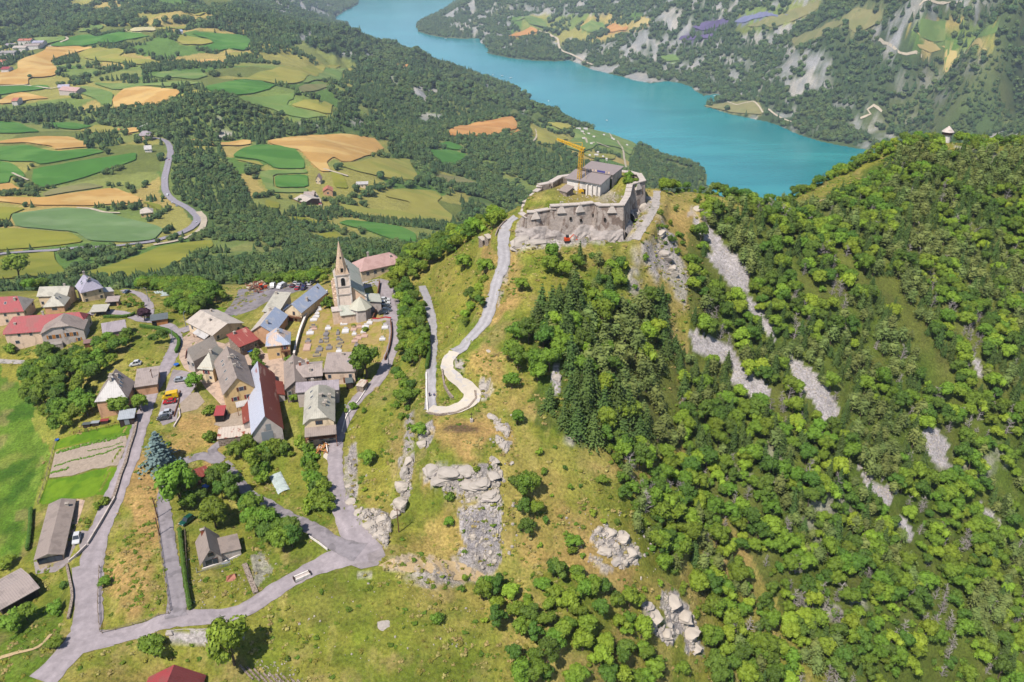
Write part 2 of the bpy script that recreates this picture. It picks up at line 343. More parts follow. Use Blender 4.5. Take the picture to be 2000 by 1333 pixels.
for p_ in [[(1340,450),(1560,412),(1760,300),(2080,306),(2080,1350),(1640,1350),(1340,905),(1345,640)],[(1045,640),(1150,590),(1325,700),(1340,880),(1160,880),(1045,835)]]: mix(region(p_, 16, 0, N)*.72, alb(76,98,38))
mix(blob(1140,385,70,22)*.5*(.4+n3), alb(176,158,96)); mix(blob(1190,385,30,12)*.7, alb(190,176,160))
# rock, scree
ROCKC = alb(216,204,196); SCREEC = alb(204,194,192)
ROCKS = [
 ([(829,928),(857,918),(892,908),(947,918),(981,942),(985,977),(988,1018),(981,1053),(981,1094),(954,1118),(905,1098),(892,1066),(919,1053),(912,1011),(892,991),(898,963),(857,953)],20,1),
 ([(817,870),(820,840),(845,822),(848,850),(838,870)],4,1), ([(778,901),(814,887),(805,935),(801,966),(788,997),(767,1004),(781,973),(795,940)],6,1),
 ([(671,956),(695,990),(736,997),(764,1011),(760,1042),(755,1072),(700,1025),(674,985)],8,.9), ([(888,701),(909,701),(907,735),(888,728)],4,1),
 ([(933,749),(954,739),(964,763),(943,787)],5,.9), ([(954,808),(995,842),(988,856),(967,825)],5,1), ([(967,849),(995,866),(991,888),(975,872)],5,1), ([(957,890),(978,918),(985,940),(965,925)],6,1),
 ([(743,1111),(764,1091),(795,1084),(843,1087),(905,1101),(960,1128),(905,1135),(843,1118),(764,1115)],5,.5),
 ([(1147,1046),(1178,1025),(1209,1032),(1250,1060),(1262,1090),(1216,1108),(1178,1080)],16,1),
 ([(1295,1159),(1317,1155),(1359,1204),(1362,1245),(1374,1279),(1340,1279),(1336,1230),(1306,1260),(1257,1227),(1250,1182),(1287,1189)],9,1),
 ([(1005,492),(1012,430),(1050,425),(1230,410),(1262,380),(1290,400),(1262,440),(1230,470),(1130,480)],4,.9),
 ([(1278,480),(1300,470),(1340,520),(1345,560),(1300,530)],9,.8), ([(1285,440),(1330,520),(1320,540),(1282,480)],9,.6),
 ([(670,900),(690,880),(700,940),(690,985),(672,950)],6,.7), ([(985,480),(1000,500),(990,560),(975,600),(968,560)],5,.6), ([(1140,1080),(1160,1085),(1200,1120),(1180,1125)],6,.7),
 ([(1860,280),(1940,300),(1990,325),(1950,330),(1890,305)],6,.5), ([(1640,375),(1700,345),(1720,360),(1690,385)],6,.6),([(1350,400),(1400,415),(1390,430),(1340,425)],8,.6),
 ([(490,1085),(515,1080),(530,1110),(500,1150),(490,1110)],8,.6),([(695,1118),(730,1115),(730,1135),(700,1135)],8,.6)]
SCREES = [
 [(1352,425),(1385,440),(1411,474),(1450,515),(1464,541),(1462,567),(1437,571),(1409,530),(1379,496),(1396,492),(1370,455)],
 [(1452,565),(1483,601),(1516,650),(1512,672),(1488,639),(1462,605)], [(1344,640),(1364,648),(1419,674),(1457,717),(1495,747),(1515,772),(1482,781),(1430,746),(1426,712),(1360,693)],
 [(1535,687),(1590,727),(1633,785),(1648,811),(1608,830),(1591,785),(1548,740)], [(1801,837),(1835,842),(1861,867),(1850,889),(1861,915),(1822,904),(1807,878)],
 [(1675,904),(1702,934),(1738,957),(1741,983),(1726,994),(1687,945)], [(1747,1011),(1766,1015),(1786,1047),(1780,1060),(1754,1028)], [(1906,981),(1938,1005),(1963,1026),(1938,1030)],
 [(1719,932),(1756,962),(1734,964)], [(892,991),(985,985),(988,1030),(960,1075),(912,1060)], [(1078,710),(1092,712),(1098,770),(1084,768)], [(1285,480),(1345,545),(1340,600),(1310,560),(1280,520)], [(1900,690),(1915,700),(1920,740),(1905,735)]]
for p, wv, st in ROCKS:
    m = region(p, wv, 0, N)*st; m = m*sstep(.28, .5, n3*.5+.5*fbm(GX/2.5, GY/2.5, 3, 55)); rock = np.maximum(rock, m); mix(m, ROCKC)
for i, p in enumerate(SCREES):
    m = region(p, 16 if i == 9 else 8, 0, N)*(.95 if i != 11 else .6); rock = np.maximum(rock, m*.5); mix(m, SCREEC)
for b in [(1290,500,30,60,.6),(1240,540,20,40,.4),(800,880,14,60,.5),(690,900,8,80,.6),(1120,860,30,20,.3),(1600,1000,60,60,.2),(1900,900,60,60,.2),(1640,1180,60,60,.25),(1500,900,60,60,.15),(860,1120,100,30,.4),(990,1000,15,70,.5)]:
    m = np.clip(blob(*b[:4])*b[4]*sstep(.45, .6, n3)*2, 0, 1); rock = np.maximum(rock, m); mix(m, ROCKC)
m = region([(743,1111),(764,1091),(795,1084),(843,1087),(905,1101),(960,1128),(905,1135),(843,1118),(764,1115)], 4, 0, N); mix(m*.9, alb(214,190,158))
mix(region([(330,1235),(470,1225),(480,1250),(400,1258),(330,1250)], 3, 0, N), alb(188,178,172))
# rocky patches far away
FR = alb(176,172,170)
dzl = np.gradient(GZ, axis=1); dza = np.gradient(GZ, axis=0)
steep = np.hypot(dza/(GY*(A1-A0)/NA), dzl/(GY*(L1-L0)/NL))
FROCK = [(270,243,22,9,1),(240,240,10,8,1),(440,262,22,10,1),(420,232,25,8,.6),(485,240,8,14,.9),(360,236,25,5,.6),(610,250,40,10,.5),(480,138,48,12,1),(400,143,15,5,.7),(635,120,55,14,1),(330,116,22,5,.8),(590,75,30,8,.8),(605,70,12,10,.7),(680,102,30,12,.9),(720,112,20,12,.7),
         (820,178,20,10,1),(845,190,24,18,1),(870,215,22,16,.8),(700,240,25,14,.7),(1025,212,12,18,1),(760,155,14,12,.8),(775,168,14,10,.8),(830,232,26,12,.7),(880,60,1,1,0),(590,15,60,16,1),(640,25,40,8,.8),
         (930,35,75,40,.8),(1000,55,60,25,.7),(960,65,50,14,.8),(1120,20,70,30,.7),(1210,100,60,30,.9),(1180,110,40,18,.8),(1140,115,20,10,1),(1290,60,90,35,.7),(1250,40,30,30,.6),(1390,20,50,30,1),(1330,50,40,18,1),(1370,90,25,22,.8),(1400,120,25,16,.9),(1330,135,40,12,.9),(1300,150,30,12,.8),
         (1440,135,25,20,.8),(1490,135,25,18,.7),(1590,125,28,22,1),(1545,110,20,16,.5),(1530,150,30,12,.5),(1480,185,30,10,.8),(1440,155,20,10,.7),(1560,225,30,18,.7),(1600,245,30,12,.7),(1650,200,40,20,.5),(1700,240,35,18,.7),(1690,215,20,8,.7),(1740,70,34,24,1),(1780,40,40,22,.7),(1850,10,50,6,.9),
         (1830,60,1,1,0),(1800,155,50,20,.4),(1900,120,40,20,.35),(1850,190,40,16,.4),(1960,280,44,20,1),(1900,290,30,14,.7),(1750,270,40,14,.6),(1640,250,20,8,.6),(1690,285,30,8,.7),(1120,60,40,20,.5),(1050,20,50,20,.4),(60,232,25,8,.5),(110,235,15,16,.4),(205,240,20,12,.5),(900,20,40,20,.7)]
st_n = sstep(.44, .60, .55*fbm(GX/26, GY/60, 4, 301)+.45*fbm(GX/90, GY/90, 3, 302))
fr = np.zeros((NA, NL))
qa, qb = QX2*1.6, QY2*1.6
for u, v, ru, rv, s_ in FROCK:
    if s_ == 0: continue
    b = (GY > 900) & (np.abs(PX-u) < ru*2) & (np.abs(PV-v) < rv*2)
    d = np.hypot((PX[b]-u)/ru, (PV[b]-v)/rv)+QX2[b]*1.4
    fr[b] = np.maximum(fr[b], (1-sstep(.5, 1.15, d))*s_*np.clip(st_n[b]*2.4, 0, 1))
farr = sstep(2300, 2800, GY)*(PX > 900)
fr = np.maximum(fr, farr*sstep(.66, .76, .5*st_n+.5*fbm(GX/140, GY/200, 4, 333))*.8)
mix(fr, FR)
mix(fr*sstep(.5, .62, fbm(GX/20, GY/60, 3, 305))*.5, alb(210,196,176))
forest *= 1-np.clip(fr*1.3, 0, 1)
pale = np.clip(sstep(.57, .68, .6*n5+.4*n4)*farz*(PX > 850), 0, 1)
forest *= 1-.3*pale
# open farmland: a patchwork of small plots with hedges between
OPENL = [[(-20,240),(300,262),(318,285),(310,380),(360,410),(395,450),(360,490),(200,530),(-20,560)],[(430,285),(760,270),(770,330),(860,340),(930,365),(890,440),(830,480),(700,470),(640,440),(560,420),(500,400),(450,330)],[(-20,50),(300,40),(520,55),(700,125),(690,190),(650,235),(520,215),(430,165),(360,205),(280,215),(200,215),(-20,215)],[(1040,235),(1250,275),(1230,330),(1100,310),(1040,290)],[(1000,35),(1240,20),(1280,50),(1180,80),(1000,80)],[(1440,20),(1600,0),(1600,30),(1500,62),(1440,60)],[(1770,45),(1950,45),(1940,105),(1785,105)],[(130,-20),(480,-20),(420,40),(150,40)]]
om = np.zeros((NA, NL))
for p_ in OPENL: om = np.maximum(om, region(p_, 9, 430))
cs = np.where(GY > 1900, 190., 95.); wq1 = (fbm(GX/150, GY/150, 2, 61)-.5)*90; ci = np.floor((GX+wq1)/cs); cj = np.floor((GY+wq1*.7)/(cs*1.5)); d1 = np.full(GX.shape, 1e9); d2_ = np.full(GX.shape, 1e9); cid = np.zeros(GX.shape)
for a_ in (-1, 0, 1):
    for b_ in (-1, 0, 1):
        h1 = _h(ci+a_, cj+b_, 5); h2 = _h(ci+a_, cj+b_, 6); dq = np.hypot((GX+wq1)/cs-(ci+a_+h1), ((GY+wq1*.7)/(cs*1.5)-(cj+b_+h2))*1.3); k_ = dq < d1
        d2_ = np.where(k_, d1, np.minimum(d2_, dq)); cid = np.where(k_, _h(ci+a_, cj+b_, 7), cid); d1 = np.where(k_, dq, d1)
PALF = [alb(128,146,74), alb(168,160,84), alb(104,136,62), alb(188,166,96), alb(146,152,80), alb(120,128,64)]
for q_ in range(6): mix(om*((cid >= q_/6) & (cid < (q_+1)/6)), PALF[q_])
hedge_ = 1-sstep(.05, .12, d2_-d1); woodlot = sstep(.53, .56, fbm(GX/110, GY/110, 2, 65))
forest = forest*(1-om)+om*np.clip(hedge_*.9*(fbm(GX/60, GY/60, 2, 66) > .42)+woodlot, 0, 1)*(fr < .3)
# bedded relief where bare rock shows
GZ += rock*(GY < 430)*((fbm(GX/3.2+GY/9, GY/5, 4, 411, ridged=True)-.5)*3.0+(np.floor(fbm(GX/6, GY/6, 3, 412)*9)/9-.5)*3.2)
PX, PV = to_px(GX, GY, GZ)
for nm, mt, D, zs, wds in RD:
    if max(p.y for p in D) > 460: print("ROAD FAR", nm, [round(p.y) for p in D][::20])
# ---------------------------------------------------------------- materials
MATS = {}
def mat(name, color=(.5,.5,.5), rough=.9, spec=.2, var=.18, scale=3., metal=0., stripes=None, second=None, bump=0., random_obj=0., build=None, trans=0., space='Object'):
    """procedural material: base colour broken up by noise, optional standing seams, patches of a second colour"""
    if name in MATS: return MATS[name]
    m = bpy.data.materials.new(name); m.use_nodes = True; t = m.node_tree; n = t.nodes; L = t.links
    p = n["Principled BSDF"]; p.inputs["Roughness"].default_value = rough; p.inputs["Specular IOR Level"].default_value = spec; p.inputs["Metallic"].default_value = metal
    tc = n.new("ShaderNodeTexCoord"); no = n.new("ShaderNodeTexNoise"); no.inputs["Scale"].default_value = scale; no.inputs["Detail"].default_value = 6; no.inputs["Roughness"].default_value = .65
    L.new(tc.outputs[space], no.inputs["Vector"])
    mr = n.new("ShaderNodeMapRange"); mr.inputs[1].default_value = .3; mr.inputs[2].default_value = .7; mr.inputs[3].default_value = 1-var; mr.inputs[4].default_value = 1+var
    L.new(no.outputs[0], mr.inputs[0])
    base = n.new("ShaderNodeRGB"); base.outputs[0].default_value = (*color, 1); out = base.outputs[0]
    if second:  # (colour, amount threshold, scale, stretch)
        c2, th, sc2, st = second
        n2 = n.new("ShaderNodeTexNoise"); n2.inputs["Scale"].default_value = sc2; n2.inputs["Detail"].default_value = 4
        mp = n.new("ShaderNodeMapping"); mp.inputs["Scale"].default_value = st; L.new(tc.outputs[space], mp.inputs[0]); L.new(mp.outputs[0], n2.inputs["Vector"])
        r2 = n.new("ShaderNodeMapRange"); r2.inputs[1].default_value = th-.03; r2.inputs[2].default_value = th+.03; L.new(n2.outputs[0], r2.inputs[0])
        mx = n.new("ShaderNodeMix"); mx.data_type = 'RGBA'; L.new(r2.outputs[0], mx.inputs[0]); L.new(out, mx.inputs[6]); mx.inputs[7].default_value = (*c2, 1); out = mx.outputs[2]
    vm = n.new("ShaderNodeMix"); vm.data_type = 'RGBA'; vm.blend_type = 'MULTIPLY'; vm.inputs[0].default_value = 1
    L.new(out, vm.inputs[6]); L.new(mr.outputs[0], vm.inputs[7]); out = vm.outputs[2]
    if random_obj:
        oi = n.new("ShaderNodeObjectInfo"); hs = n.new("ShaderNodeHueSaturation")
        r3 = n.new("ShaderNodeMapRange"); r3.inputs[3].default_value = 1-random_obj; r3.inputs[4].default_value = 1+random_obj; L.new(oi.outputs["Random"], r3.inputs[0]); L.new(r3.outputs[0], hs.inputs["Value"])
        ml = n.new("ShaderNodeMath"); ml.operation = 'MULTIPLY'; ml.inputs[1].default_value = 7.31; fr_ = n.new("ShaderNodeMath"); fr_.operation = 'FRACT'; L.new(oi.outputs["Random"], ml.inputs[0]); L.new(ml.outputs[0], fr_.inputs[0])
        r4 = n.new("ShaderNodeMapRange"); r4.inputs[3].default_value = .5-.038*min(1, random_obj*4); r4.inputs[4].default_value = .5+.008*min(1, random_obj*4); L.new(fr_.outputs[0], r4.inputs[0]); L.new(r4.outputs[0], hs.inputs["Hue"])
        L.new(out, hs.inputs["Color"]); out = hs.outputs[0]
    L.new(out, p.inputs["Base Color"])
    if stripes:  # seams across local axis: (axis, period, depth)
        ax, per, dp = stripes
        sx = n.new("ShaderNodeSeparateXYZ"); L.new(tc.outputs["UV"], sx.inputs[0])
        mm = n.new("ShaderNodeMath"); mm.operation = 'DIVIDE'; mm.inputs[1].default_value = per; L.new(sx.outputs[ax], mm.inputs[0])
        f2 = n.new("ShaderNodeMath"); f2.operation = 'FRACT'; L.new(mm.outputs[0], f2.inputs[0])
        lt = n.new("ShaderNodeMath"); lt.operation = 'LESS_THAN'; lt.inputs[1].default_value = .16; L.new(f2.outputs[0], lt.inputs[0])
        bp = n.new("ShaderNodeBump"); bp.inputs["Strength"].default_value = .8; bp.inputs["Distance"].default_value = dp; L.new(lt.outputs[0], bp.inputs["Height"]); L.new(bp.outputs[0], p.inputs["Normal"])
        dk = n.new("ShaderNodeMix"); dk.data_type = 'RGBA'; dk.blend_type = 'MULTIPLY'; L.new(lt.outputs[0], dk.inputs[0]); L.new(out, dk.inputs[6]); dk.inputs[7].default_value = (.8,.8,.8,1); L.new(dk.outputs[2], p.inputs["Base Color"])
    elif bump:
        bp = n.new("ShaderNodeBump"); bp.inputs["Strength"].default_value = 1; bp.inputs["Distance"].default_value = bump; L.new(no.outputs[0], bp.inputs["Height"]); L.new(bp.outputs[0], p.inputs["Normal"])
    if trans:
        tr = n.new("ShaderNodeBsdfTranslucent"); ms = n.new("ShaderNodeMixShader"); ms.inputs[0].default_value = trans; L.new(out, tr.inputs[0]); L.new(p.outputs[0], ms.inputs[1]); L.new(tr.outputs[0], ms.inputs[2]); L.new(ms.outputs[0], n["Material Output"].inputs[0])
    if build: build(m, t, n, L, p, out)
    MATS[name] = m; return m

def ground_mat():
    m = bpy.data.materials.new("ground"); m.use_nodes = True; t = m.node_tree; n = t.nodes; L = t.links; p = n["Principled BSDF"]
    p.inputs["Roughness"].default_value = .95; p.inputs["Specular IOR Level"].default_value = .1
    g = n.new("ShaderNodeNewGeometry"); a = n.new("ShaderNodeAttribute"); a.attribute_name = "base"; k = n.new("ShaderNodeAttribute"); k.attribute_name = "rockmask"
    def noise(sc, det=5, ro=.65, st=(1,1,1)):
        q = n.new("ShaderNodeTexNoise"); q.inputs["Scale"].default_value = sc; q.inputs["Detail"].default_value = det; q.inputs["Roughness"].default_value = ro
        mp = n.new("ShaderNodeMapping"); mp.inputs["Scale"].default_value = st; L.new(g.outputs["Position"], mp.inputs[0]); L.new(mp.outputs[0], q.inputs["Vector"]); return q.outputs[0]
    def rng(x, a0, a1, b0, b1):
        q = n.new("ShaderNodeMapRange"); q.inputs[1].default_value = a0; q.inputs[2].default_value = a1; q.inputs[3].default_value = b0; q.inputs[4].default_value = b1; L.new(x, q.inputs[0]); return q.outputs[0]
    def mul(x, y, f=None):
        q = n.new("ShaderNodeMix"); q.data_type = 'RGBA'; q.blend_type = 'MULTIPLY'; q.inputs[0].default_value = 1; L.new(x, q.inputs[6]); L.new(y, q.inputs[7])
        if f is not None: L.new(f, q.inputs[0])
        return q.outputs[2]
    def mixc(f, x, c):
        q = n.new("ShaderNodeMix"); q.data_type = 'RGBA'; L.new(f, q.inputs[0]); L.new(x, q.inputs[6]); q.inputs[7].default_value = (*c, 1); return q.outputs[2]
    fine = noise(1.3, 6, .7); med = noise(.22, 5, .6); big = noise(.035, 4, .6)
    c = mul(a.outputs["Color"], rng(fine, .3, .7, .5, 1.5)); c = mul(c, rng(med, .3, .7, .78, 1.2)); c = mul(c, rng(big, .3, .7, .86, 1.12))
    # tufts of darker and straw coloured grass off the rock
    inv = n.new("ShaderNodeMath"); inv.operation = 'SUBTRACT'; inv.inputs[0].default_value = 1; L.new(k.outputs["Fac"], inv.inputs[1])
    tf = n.new("ShaderNodeMath"); tf.operation = 'MULTIPLY'; L.new(rng(noise(.7, 4, .7), .56, .64, 0, .45), tf.inputs[0]); L.new(inv.outputs[0], tf.inputs[1])
    c = mixc(tf.outputs[0], c, alb(98,118,40))
    # rock: cracks and bedding
    vo = n.new("ShaderNodeTexVoronoi"); vo.feature = 'DISTANCE_TO_EDGE'; vo.inputs["Scale"].default_value = .8
    mp = n.new("ShaderNodeMapping"); mp.inputs["Scale"].default_value = (1, 1.3, .7); mp.inputs["Rotation"].default_value = (.3, .2, .8); L.new(g.outputs["Position"], mp.inputs[0]); L.new(mp.outputs[0], vo.inputs["Vector"])
    crack = rng(vo.outputs["Distance"], 0, .05, .62, 1.05)
    rc = n.new("ShaderNodeMath"); rc.operation = 'GREATER_THAN'; rc.inputs[1].default_value = .6; L.new(k.outputs["Fac"], rc.inputs[0])
    c = mul(c, crack, rc.outputs[0])
    L.new(c, p.inputs["Base Color"])
    b1 = n.new("ShaderNodeBump"); b1.inputs["Strength"].default_value = .7; b1.inputs["Distance"].default_value = .5; L.new(fine, b1.inputs["Height"])
    b2 = n.new("ShaderNodeBump"); b2.inputs["Distance"].default_value = 2.0; L.new(k.outputs["Fac"], b2.inputs["Strength"]); L.new(noise(.5, 8, .75, (1, 1.5, .8)), b2.inputs["Height"]); L.new(b1.outputs[0], b2.inputs["Normal"])
    L.new(b2.outputs[0], p.inputs["Normal"]); return m
def mesh_obj(name, verts, faces, m, parent=None, smooth=False, uvs=None, loc=None, mats=None, fm=None):
    me = bpy.data.meshes.new(name); me.from_pydata([tuple(v) for v in verts], [], faces)
    for q in (mats or [m]): me.materials.append(q)
    if fm: me.polygons.foreach_set("material_index", fm)
    if smooth: me.polygons.foreach_set("use_smooth", [True]*len(me.polygons))
    if uvs:
        ul = me.uv_layers.new(name="UVMap"); ul.data.foreach_set("uv", [c for f in uvs for p_ in f for c in p_])
    me.update()
    o = bpy.data.objects.new(name, me); C.objects.link(o)
    if parent: o.parent = parent
    if loc is not None: o.location = loc
    return o
def tag(o, label=None, cat=None, group=None, kind=None):
    if label: o["label"] = label
    if cat: o["category"] = cat
    if group: o["group"] = group
    if kind: o["kind"] = kind
    return o
def empty(name, loc, rz=0, label=None, cat=None, group=None):
    o = bpy.data.objects.new(name, None); C.objects.link(o); o.location = loc; o.rotation_euler = (0, 0, rz); o.empty_display_size = .5
    return tag(o, label, cat, group)
# ---------------------------------------------------------------- the ground as one sheet
def grid_faces(na, nl):
    i, j = np.meshgrid(np.arange(na-1), np.arange(nl-1), indexing='ij')
    b = (i*nl+j).ravel(); return np.stack([b, b+nl, b+nl+1, b+1], 1)
def build_ground():
    me = bpy.data.meshes.new("ground"); V = np.stack([GX, GY, GZ], -1).reshape(-1, 3); F = grid_faces(NA, NL)
    me.vertices.add(len(V)); me.vertices.foreach_set("co", V.astype(np.float32).ravel())
    me.loops.add(F.size); me.loops.foreach_set("vertex_index", F.astype(np.int32).ravel())
    me.polygons.add(len(F)); me.polygons.foreach_set("loop_start", np.arange(0, F.size, 4, dtype=np.int32)); me.polygons.foreach_set("loop_total", np.full(len(F), 4, np.int32))
    me.polygons.foreach_set("use_smooth", np.ones(len(F), bool)); me.update(calc_edges=True)
    a = me.attributes.new("base", 'FLOAT_COLOR', 'POINT'); cc = np.concatenate([col.reshape(-1, 3), np.ones((NA*NL, 1))], 1); a.data.foreach_set("color", cc.astype(np.float32).ravel())
    a = me.attributes.new("rockmask", 'FLOAT', 'POINT'); a.data.foreach_set("value", rock.astype(np.float32).ravel())
    me.materials.append(ground_mat()); o = bpy.data.objects.new("ground", me); C.objects.link(o); tag(o, "hilly grass, rock and woodland terrain", kind="structure")
    return o
# ---------------------------------------------------------------- sheets lying on the ground
def field_mat(name, c1, c2, rows=0., var=.12):
    def b(m, t, n, L, p, out):
        if rows:
            tc = n.new("ShaderNodeTexCoord"); mp = n.new("ShaderNodeMapping"); mp.inputs["Rotation"].default_value = (0, 0, random.uniform(0, 3)); wv = n.new("ShaderNodeTexWave"); wv.inputs["Scale"].default_value = .16; wv.inputs["Distortion"].default_value = 1.2; wv.inputs["Detail"].default_value = 2
            L.new(tc.outputs["Object"], mp.inputs[0]); L.new(mp.outputs[0], wv.inputs[0])
            mr = n.new("ShaderNodeMapRange"); mr.inputs[3].default_value = 1-rows; mr.inputs[4].default_value = 1+rows*.4; L.new(wv.outputs[0], mr.inputs[0])
            mx = n.new("ShaderNodeMix"); mx.data_type = 'RGBA'; mx.blend_type = 'MULTIPLY'; mx.inputs[0].default_value = 1; L.new(out, mx.inputs[6]); L.new(mr.outputs[0], mx.inputs[7]); L.new(mx.outputs[2], p.inputs["Base Color"])
    return mat(name, c1, .95, .05, var, .03, second=(c2, .52, .011, (1, 2.2, 1)), build=b)
ASPH = alb(172,160,160)
def asphalt(name, c, pv):
    def b(m, t, n, L, p, out):   # wheel tracks polished paler, a darker crown and crumbling margins
        uv = n.new("ShaderNodeTexCoord"); sx = n.new("ShaderNodeSeparateXYZ"); L.new(uv.outputs["UV"], sx.inputs[0]); cr = n.new("ShaderNodeValToRGB"); L.new(sx.outputs[0], cr.inputs[0]); e = cr.color_ramp.elements
        e[0].position = 0; e[0].color = (.78,.77,.72,1); e[1].position = 1; e[1].color = (.78,.77,.72,1)
        for po, v_ in ((.12, .95), (.27, 1.1), (.42, .93), (.5, .88), (.58, .93), (.73, 1.1), (.88, .95)): q = e.new(po); q.color = (v_, v_, v_, 1)
        g = n.new("ShaderNodeNewGeometry"); no = n.new("ShaderNodeTexNoise"); no.inputs["Scale"].default_value = .09; no.inputs["Detail"].default_value = 5; L.new(g.outputs["Position"], no.inputs[0]); mr = n.new("ShaderNodeMapRange"); mr.inputs[1].default_value = .38; mr.inputs[2].default_value = .62; L.new(no.outputs[0], mr.inputs[0])
        mx = n.new("ShaderNodeMix"); mx.data_type = 'RGBA'; mx.blend_type = 'MULTIPLY'; L.new(mr.outputs[0], mx.inputs[0]); L.new(out, mx.inputs[6]); L.new(cr.outputs[0], mx.inputs[7]); L.new(mx.outputs[2], p.inputs["Base Color"])
    return mat(name, c, .85, .25, .16, .8, second=(tuple(x*pv for x in c), .54, .3, (1,1,1)), build=b)
MATS_ROAD = {"asphalt": asphalt("asphalt", alb(178,165,166), .88), "asphalt_old": asphalt("asphalt_old", alb(160,150,152), .74), "asphalt_pale": asphalt("asphalt_pale", alb(182,176,176), .94),
 "concrete": mat("pale_concrete", alb(226,212,192), .8, .2, .10, .5, second=(alb(205,196,190), .6, .5, (1,1,1))), "gravel": mat("gravel", alb(190,180,172), .95, .1, .22, 2.5, second=(alb(150,145,130), .6, .6, (1,1,1))), "dirt": mat("dirt", alb(206,178,134), .95, .1, .2, 2),
 "asphalt_far": asphalt("asphalt_far", alb(166,158,164), .92), "track": mat("track", alb(206,190,166), .95, .1, .2, .2), "soil": mat("bare_soil", alb(176,158,140), .95, .1, .22, 1.2, bump=.06), "lawn": mat("lawn", alb(116,146,38), .95, .05, .16, .5, second=(alb(96,132,34), .5, .12, (1,1,1))),
 "paving": mat("paving", alb(206,178,156), .9, .1, .14, 1.2, second=(alb(182,158,140), .55, .5, (1,1,1)))}
def drape(name, world_pts, m, off, cell, kind="structure", label=None, parent=None, only_mesh=False):
    """polygon laid on the ground: exact border, inner points every cell metres"""
    P = []
    n = len(world_pts)
    for i in range(n):
        a, b = Vector(world_pts[i][:2]), Vector(world_pts[(i+1) % n][:2]); k = max(1, int((b-a).length/cell))
        for q in range(k): P.append(a+(b-a)*(q/k))
    nb = len(P); xs = [p.x for p in P]; ys = [p.y for p in P]
    gx, gy = np.meshgrid(np.arange(min(xs)+cell*.5, max(xs), cell), np.arange(min(ys)+cell*.5, max(ys), cell)); gx = gx.ravel(); gy = gy.ravel()
    if len(gx):
        poly = [(p.x, p.y) for p in P]
        k = inpoly(gx, gy, poly); gx, gy = gx[k], gy[k]
        if len(gx): d, _ = seg_dist(gx, gy, poly, True); k = d > cell*.4; gx, gy = gx[k], gy[k]
    pts = [p for p in P]+[Vector((a, b)) for a, b in zip(gx, gy)]
    vs, es, fs, *_ = delaunay_2d_cdt(pts, [(i, (i+1) % nb) for i in range(nb)], [], 2, 1e-4)
    X = np.array([v.x for v in vs]); Y = np.array([v.y for v in vs])
    # keep faces whose centre is inside
    fs = [f for f in fs]; cx = np.array([X[list(f)].mean() for f in fs]); cyy = np.array([Y[list(f)].mean() for f in fs])
    ins_ = inpoly(cx, cyy, [(p.x, p.y) for p in P]); fs = [list(f) for f, q in zip(fs, ins_) if q]
    Z = hgt(X, Y)+off
    me_v = np.stack([X, Y, Z], 1)
    fs2 = []
    for f in fs:
        a, b, c_ = me_v[f[0]], me_v[f[1]], me_v[f[2]]
        if (b[0]-a[0])*(c_[1]-a[1])-(b[1]-a[1])*(c_[0]-a[0]) < 0: f = f[::-1]
        fs2.append(f)
    o = mesh_obj(name, me_v, fs2, m, parent, smooth=True); tag(o, label, kind=kind); return o
rnd0 = random.Random(8)
def strip(name, D, wds, m, off, label, kind="structure"):
    V = []; F = []; n = len(D); W = 7
    for i in range(n):
        t = (D[min(i+1, n-1)]-D[max(i-1, 0)]); t.z = 0; t.normalize(); nrm = Vector((-t.y, t.x, 0))
        jl = rnd0.uniform(-.3, .22)+.15*math.sin(i*.4); jr = rnd0.uniform(-.3, .22)+.15*math.cos(i*.37)
        for k in range(W):
            q = -1+2*k/(W-1); e = wds[i]/2*q + (jl if k == 0 else jr if k == W-1 else 0)*min(1, wds[i]/4)
            V.append(D[i]+nrm*e)
    X = np.array([v.x for v in V]); Y = np.array([v.y for v in V]); Z = hgt(X, Y)+off
    for i in range(n-1):
        for k in range(W-1):
            b = i*W+k; F.append((b, b+1, b+W+1, b+W)[::-1])
    UV = [[((k_ % W)/(W-1), (k_//W)*.2) for k_ in f] for f in F]
    o = mesh_obj(name, np.stack([X, Y, Z], 1), F, m, smooth=True, uvs=UV)
    return tag(o, label, kind=kind)
RDLAB = ["asphalt road climbing past the bungalow into the village","asphalt road along the meadow edge to the rocky junction","asphalt road curving round the village to the church","old lane along the ditch","old lane behind the chalet trees","short lane to the barn yard","gravel drive in front of the long farmhouse","lane up to the lilac roofed house","access road to the yard with junk","lower road to the hairpin","upper road to the fort gate","pale track right of the fort","dirt path on the far ridge","dirt path at the lower left","thin trail down the rocky slope","bright concrete hairpin bend"]
FARROADS = []
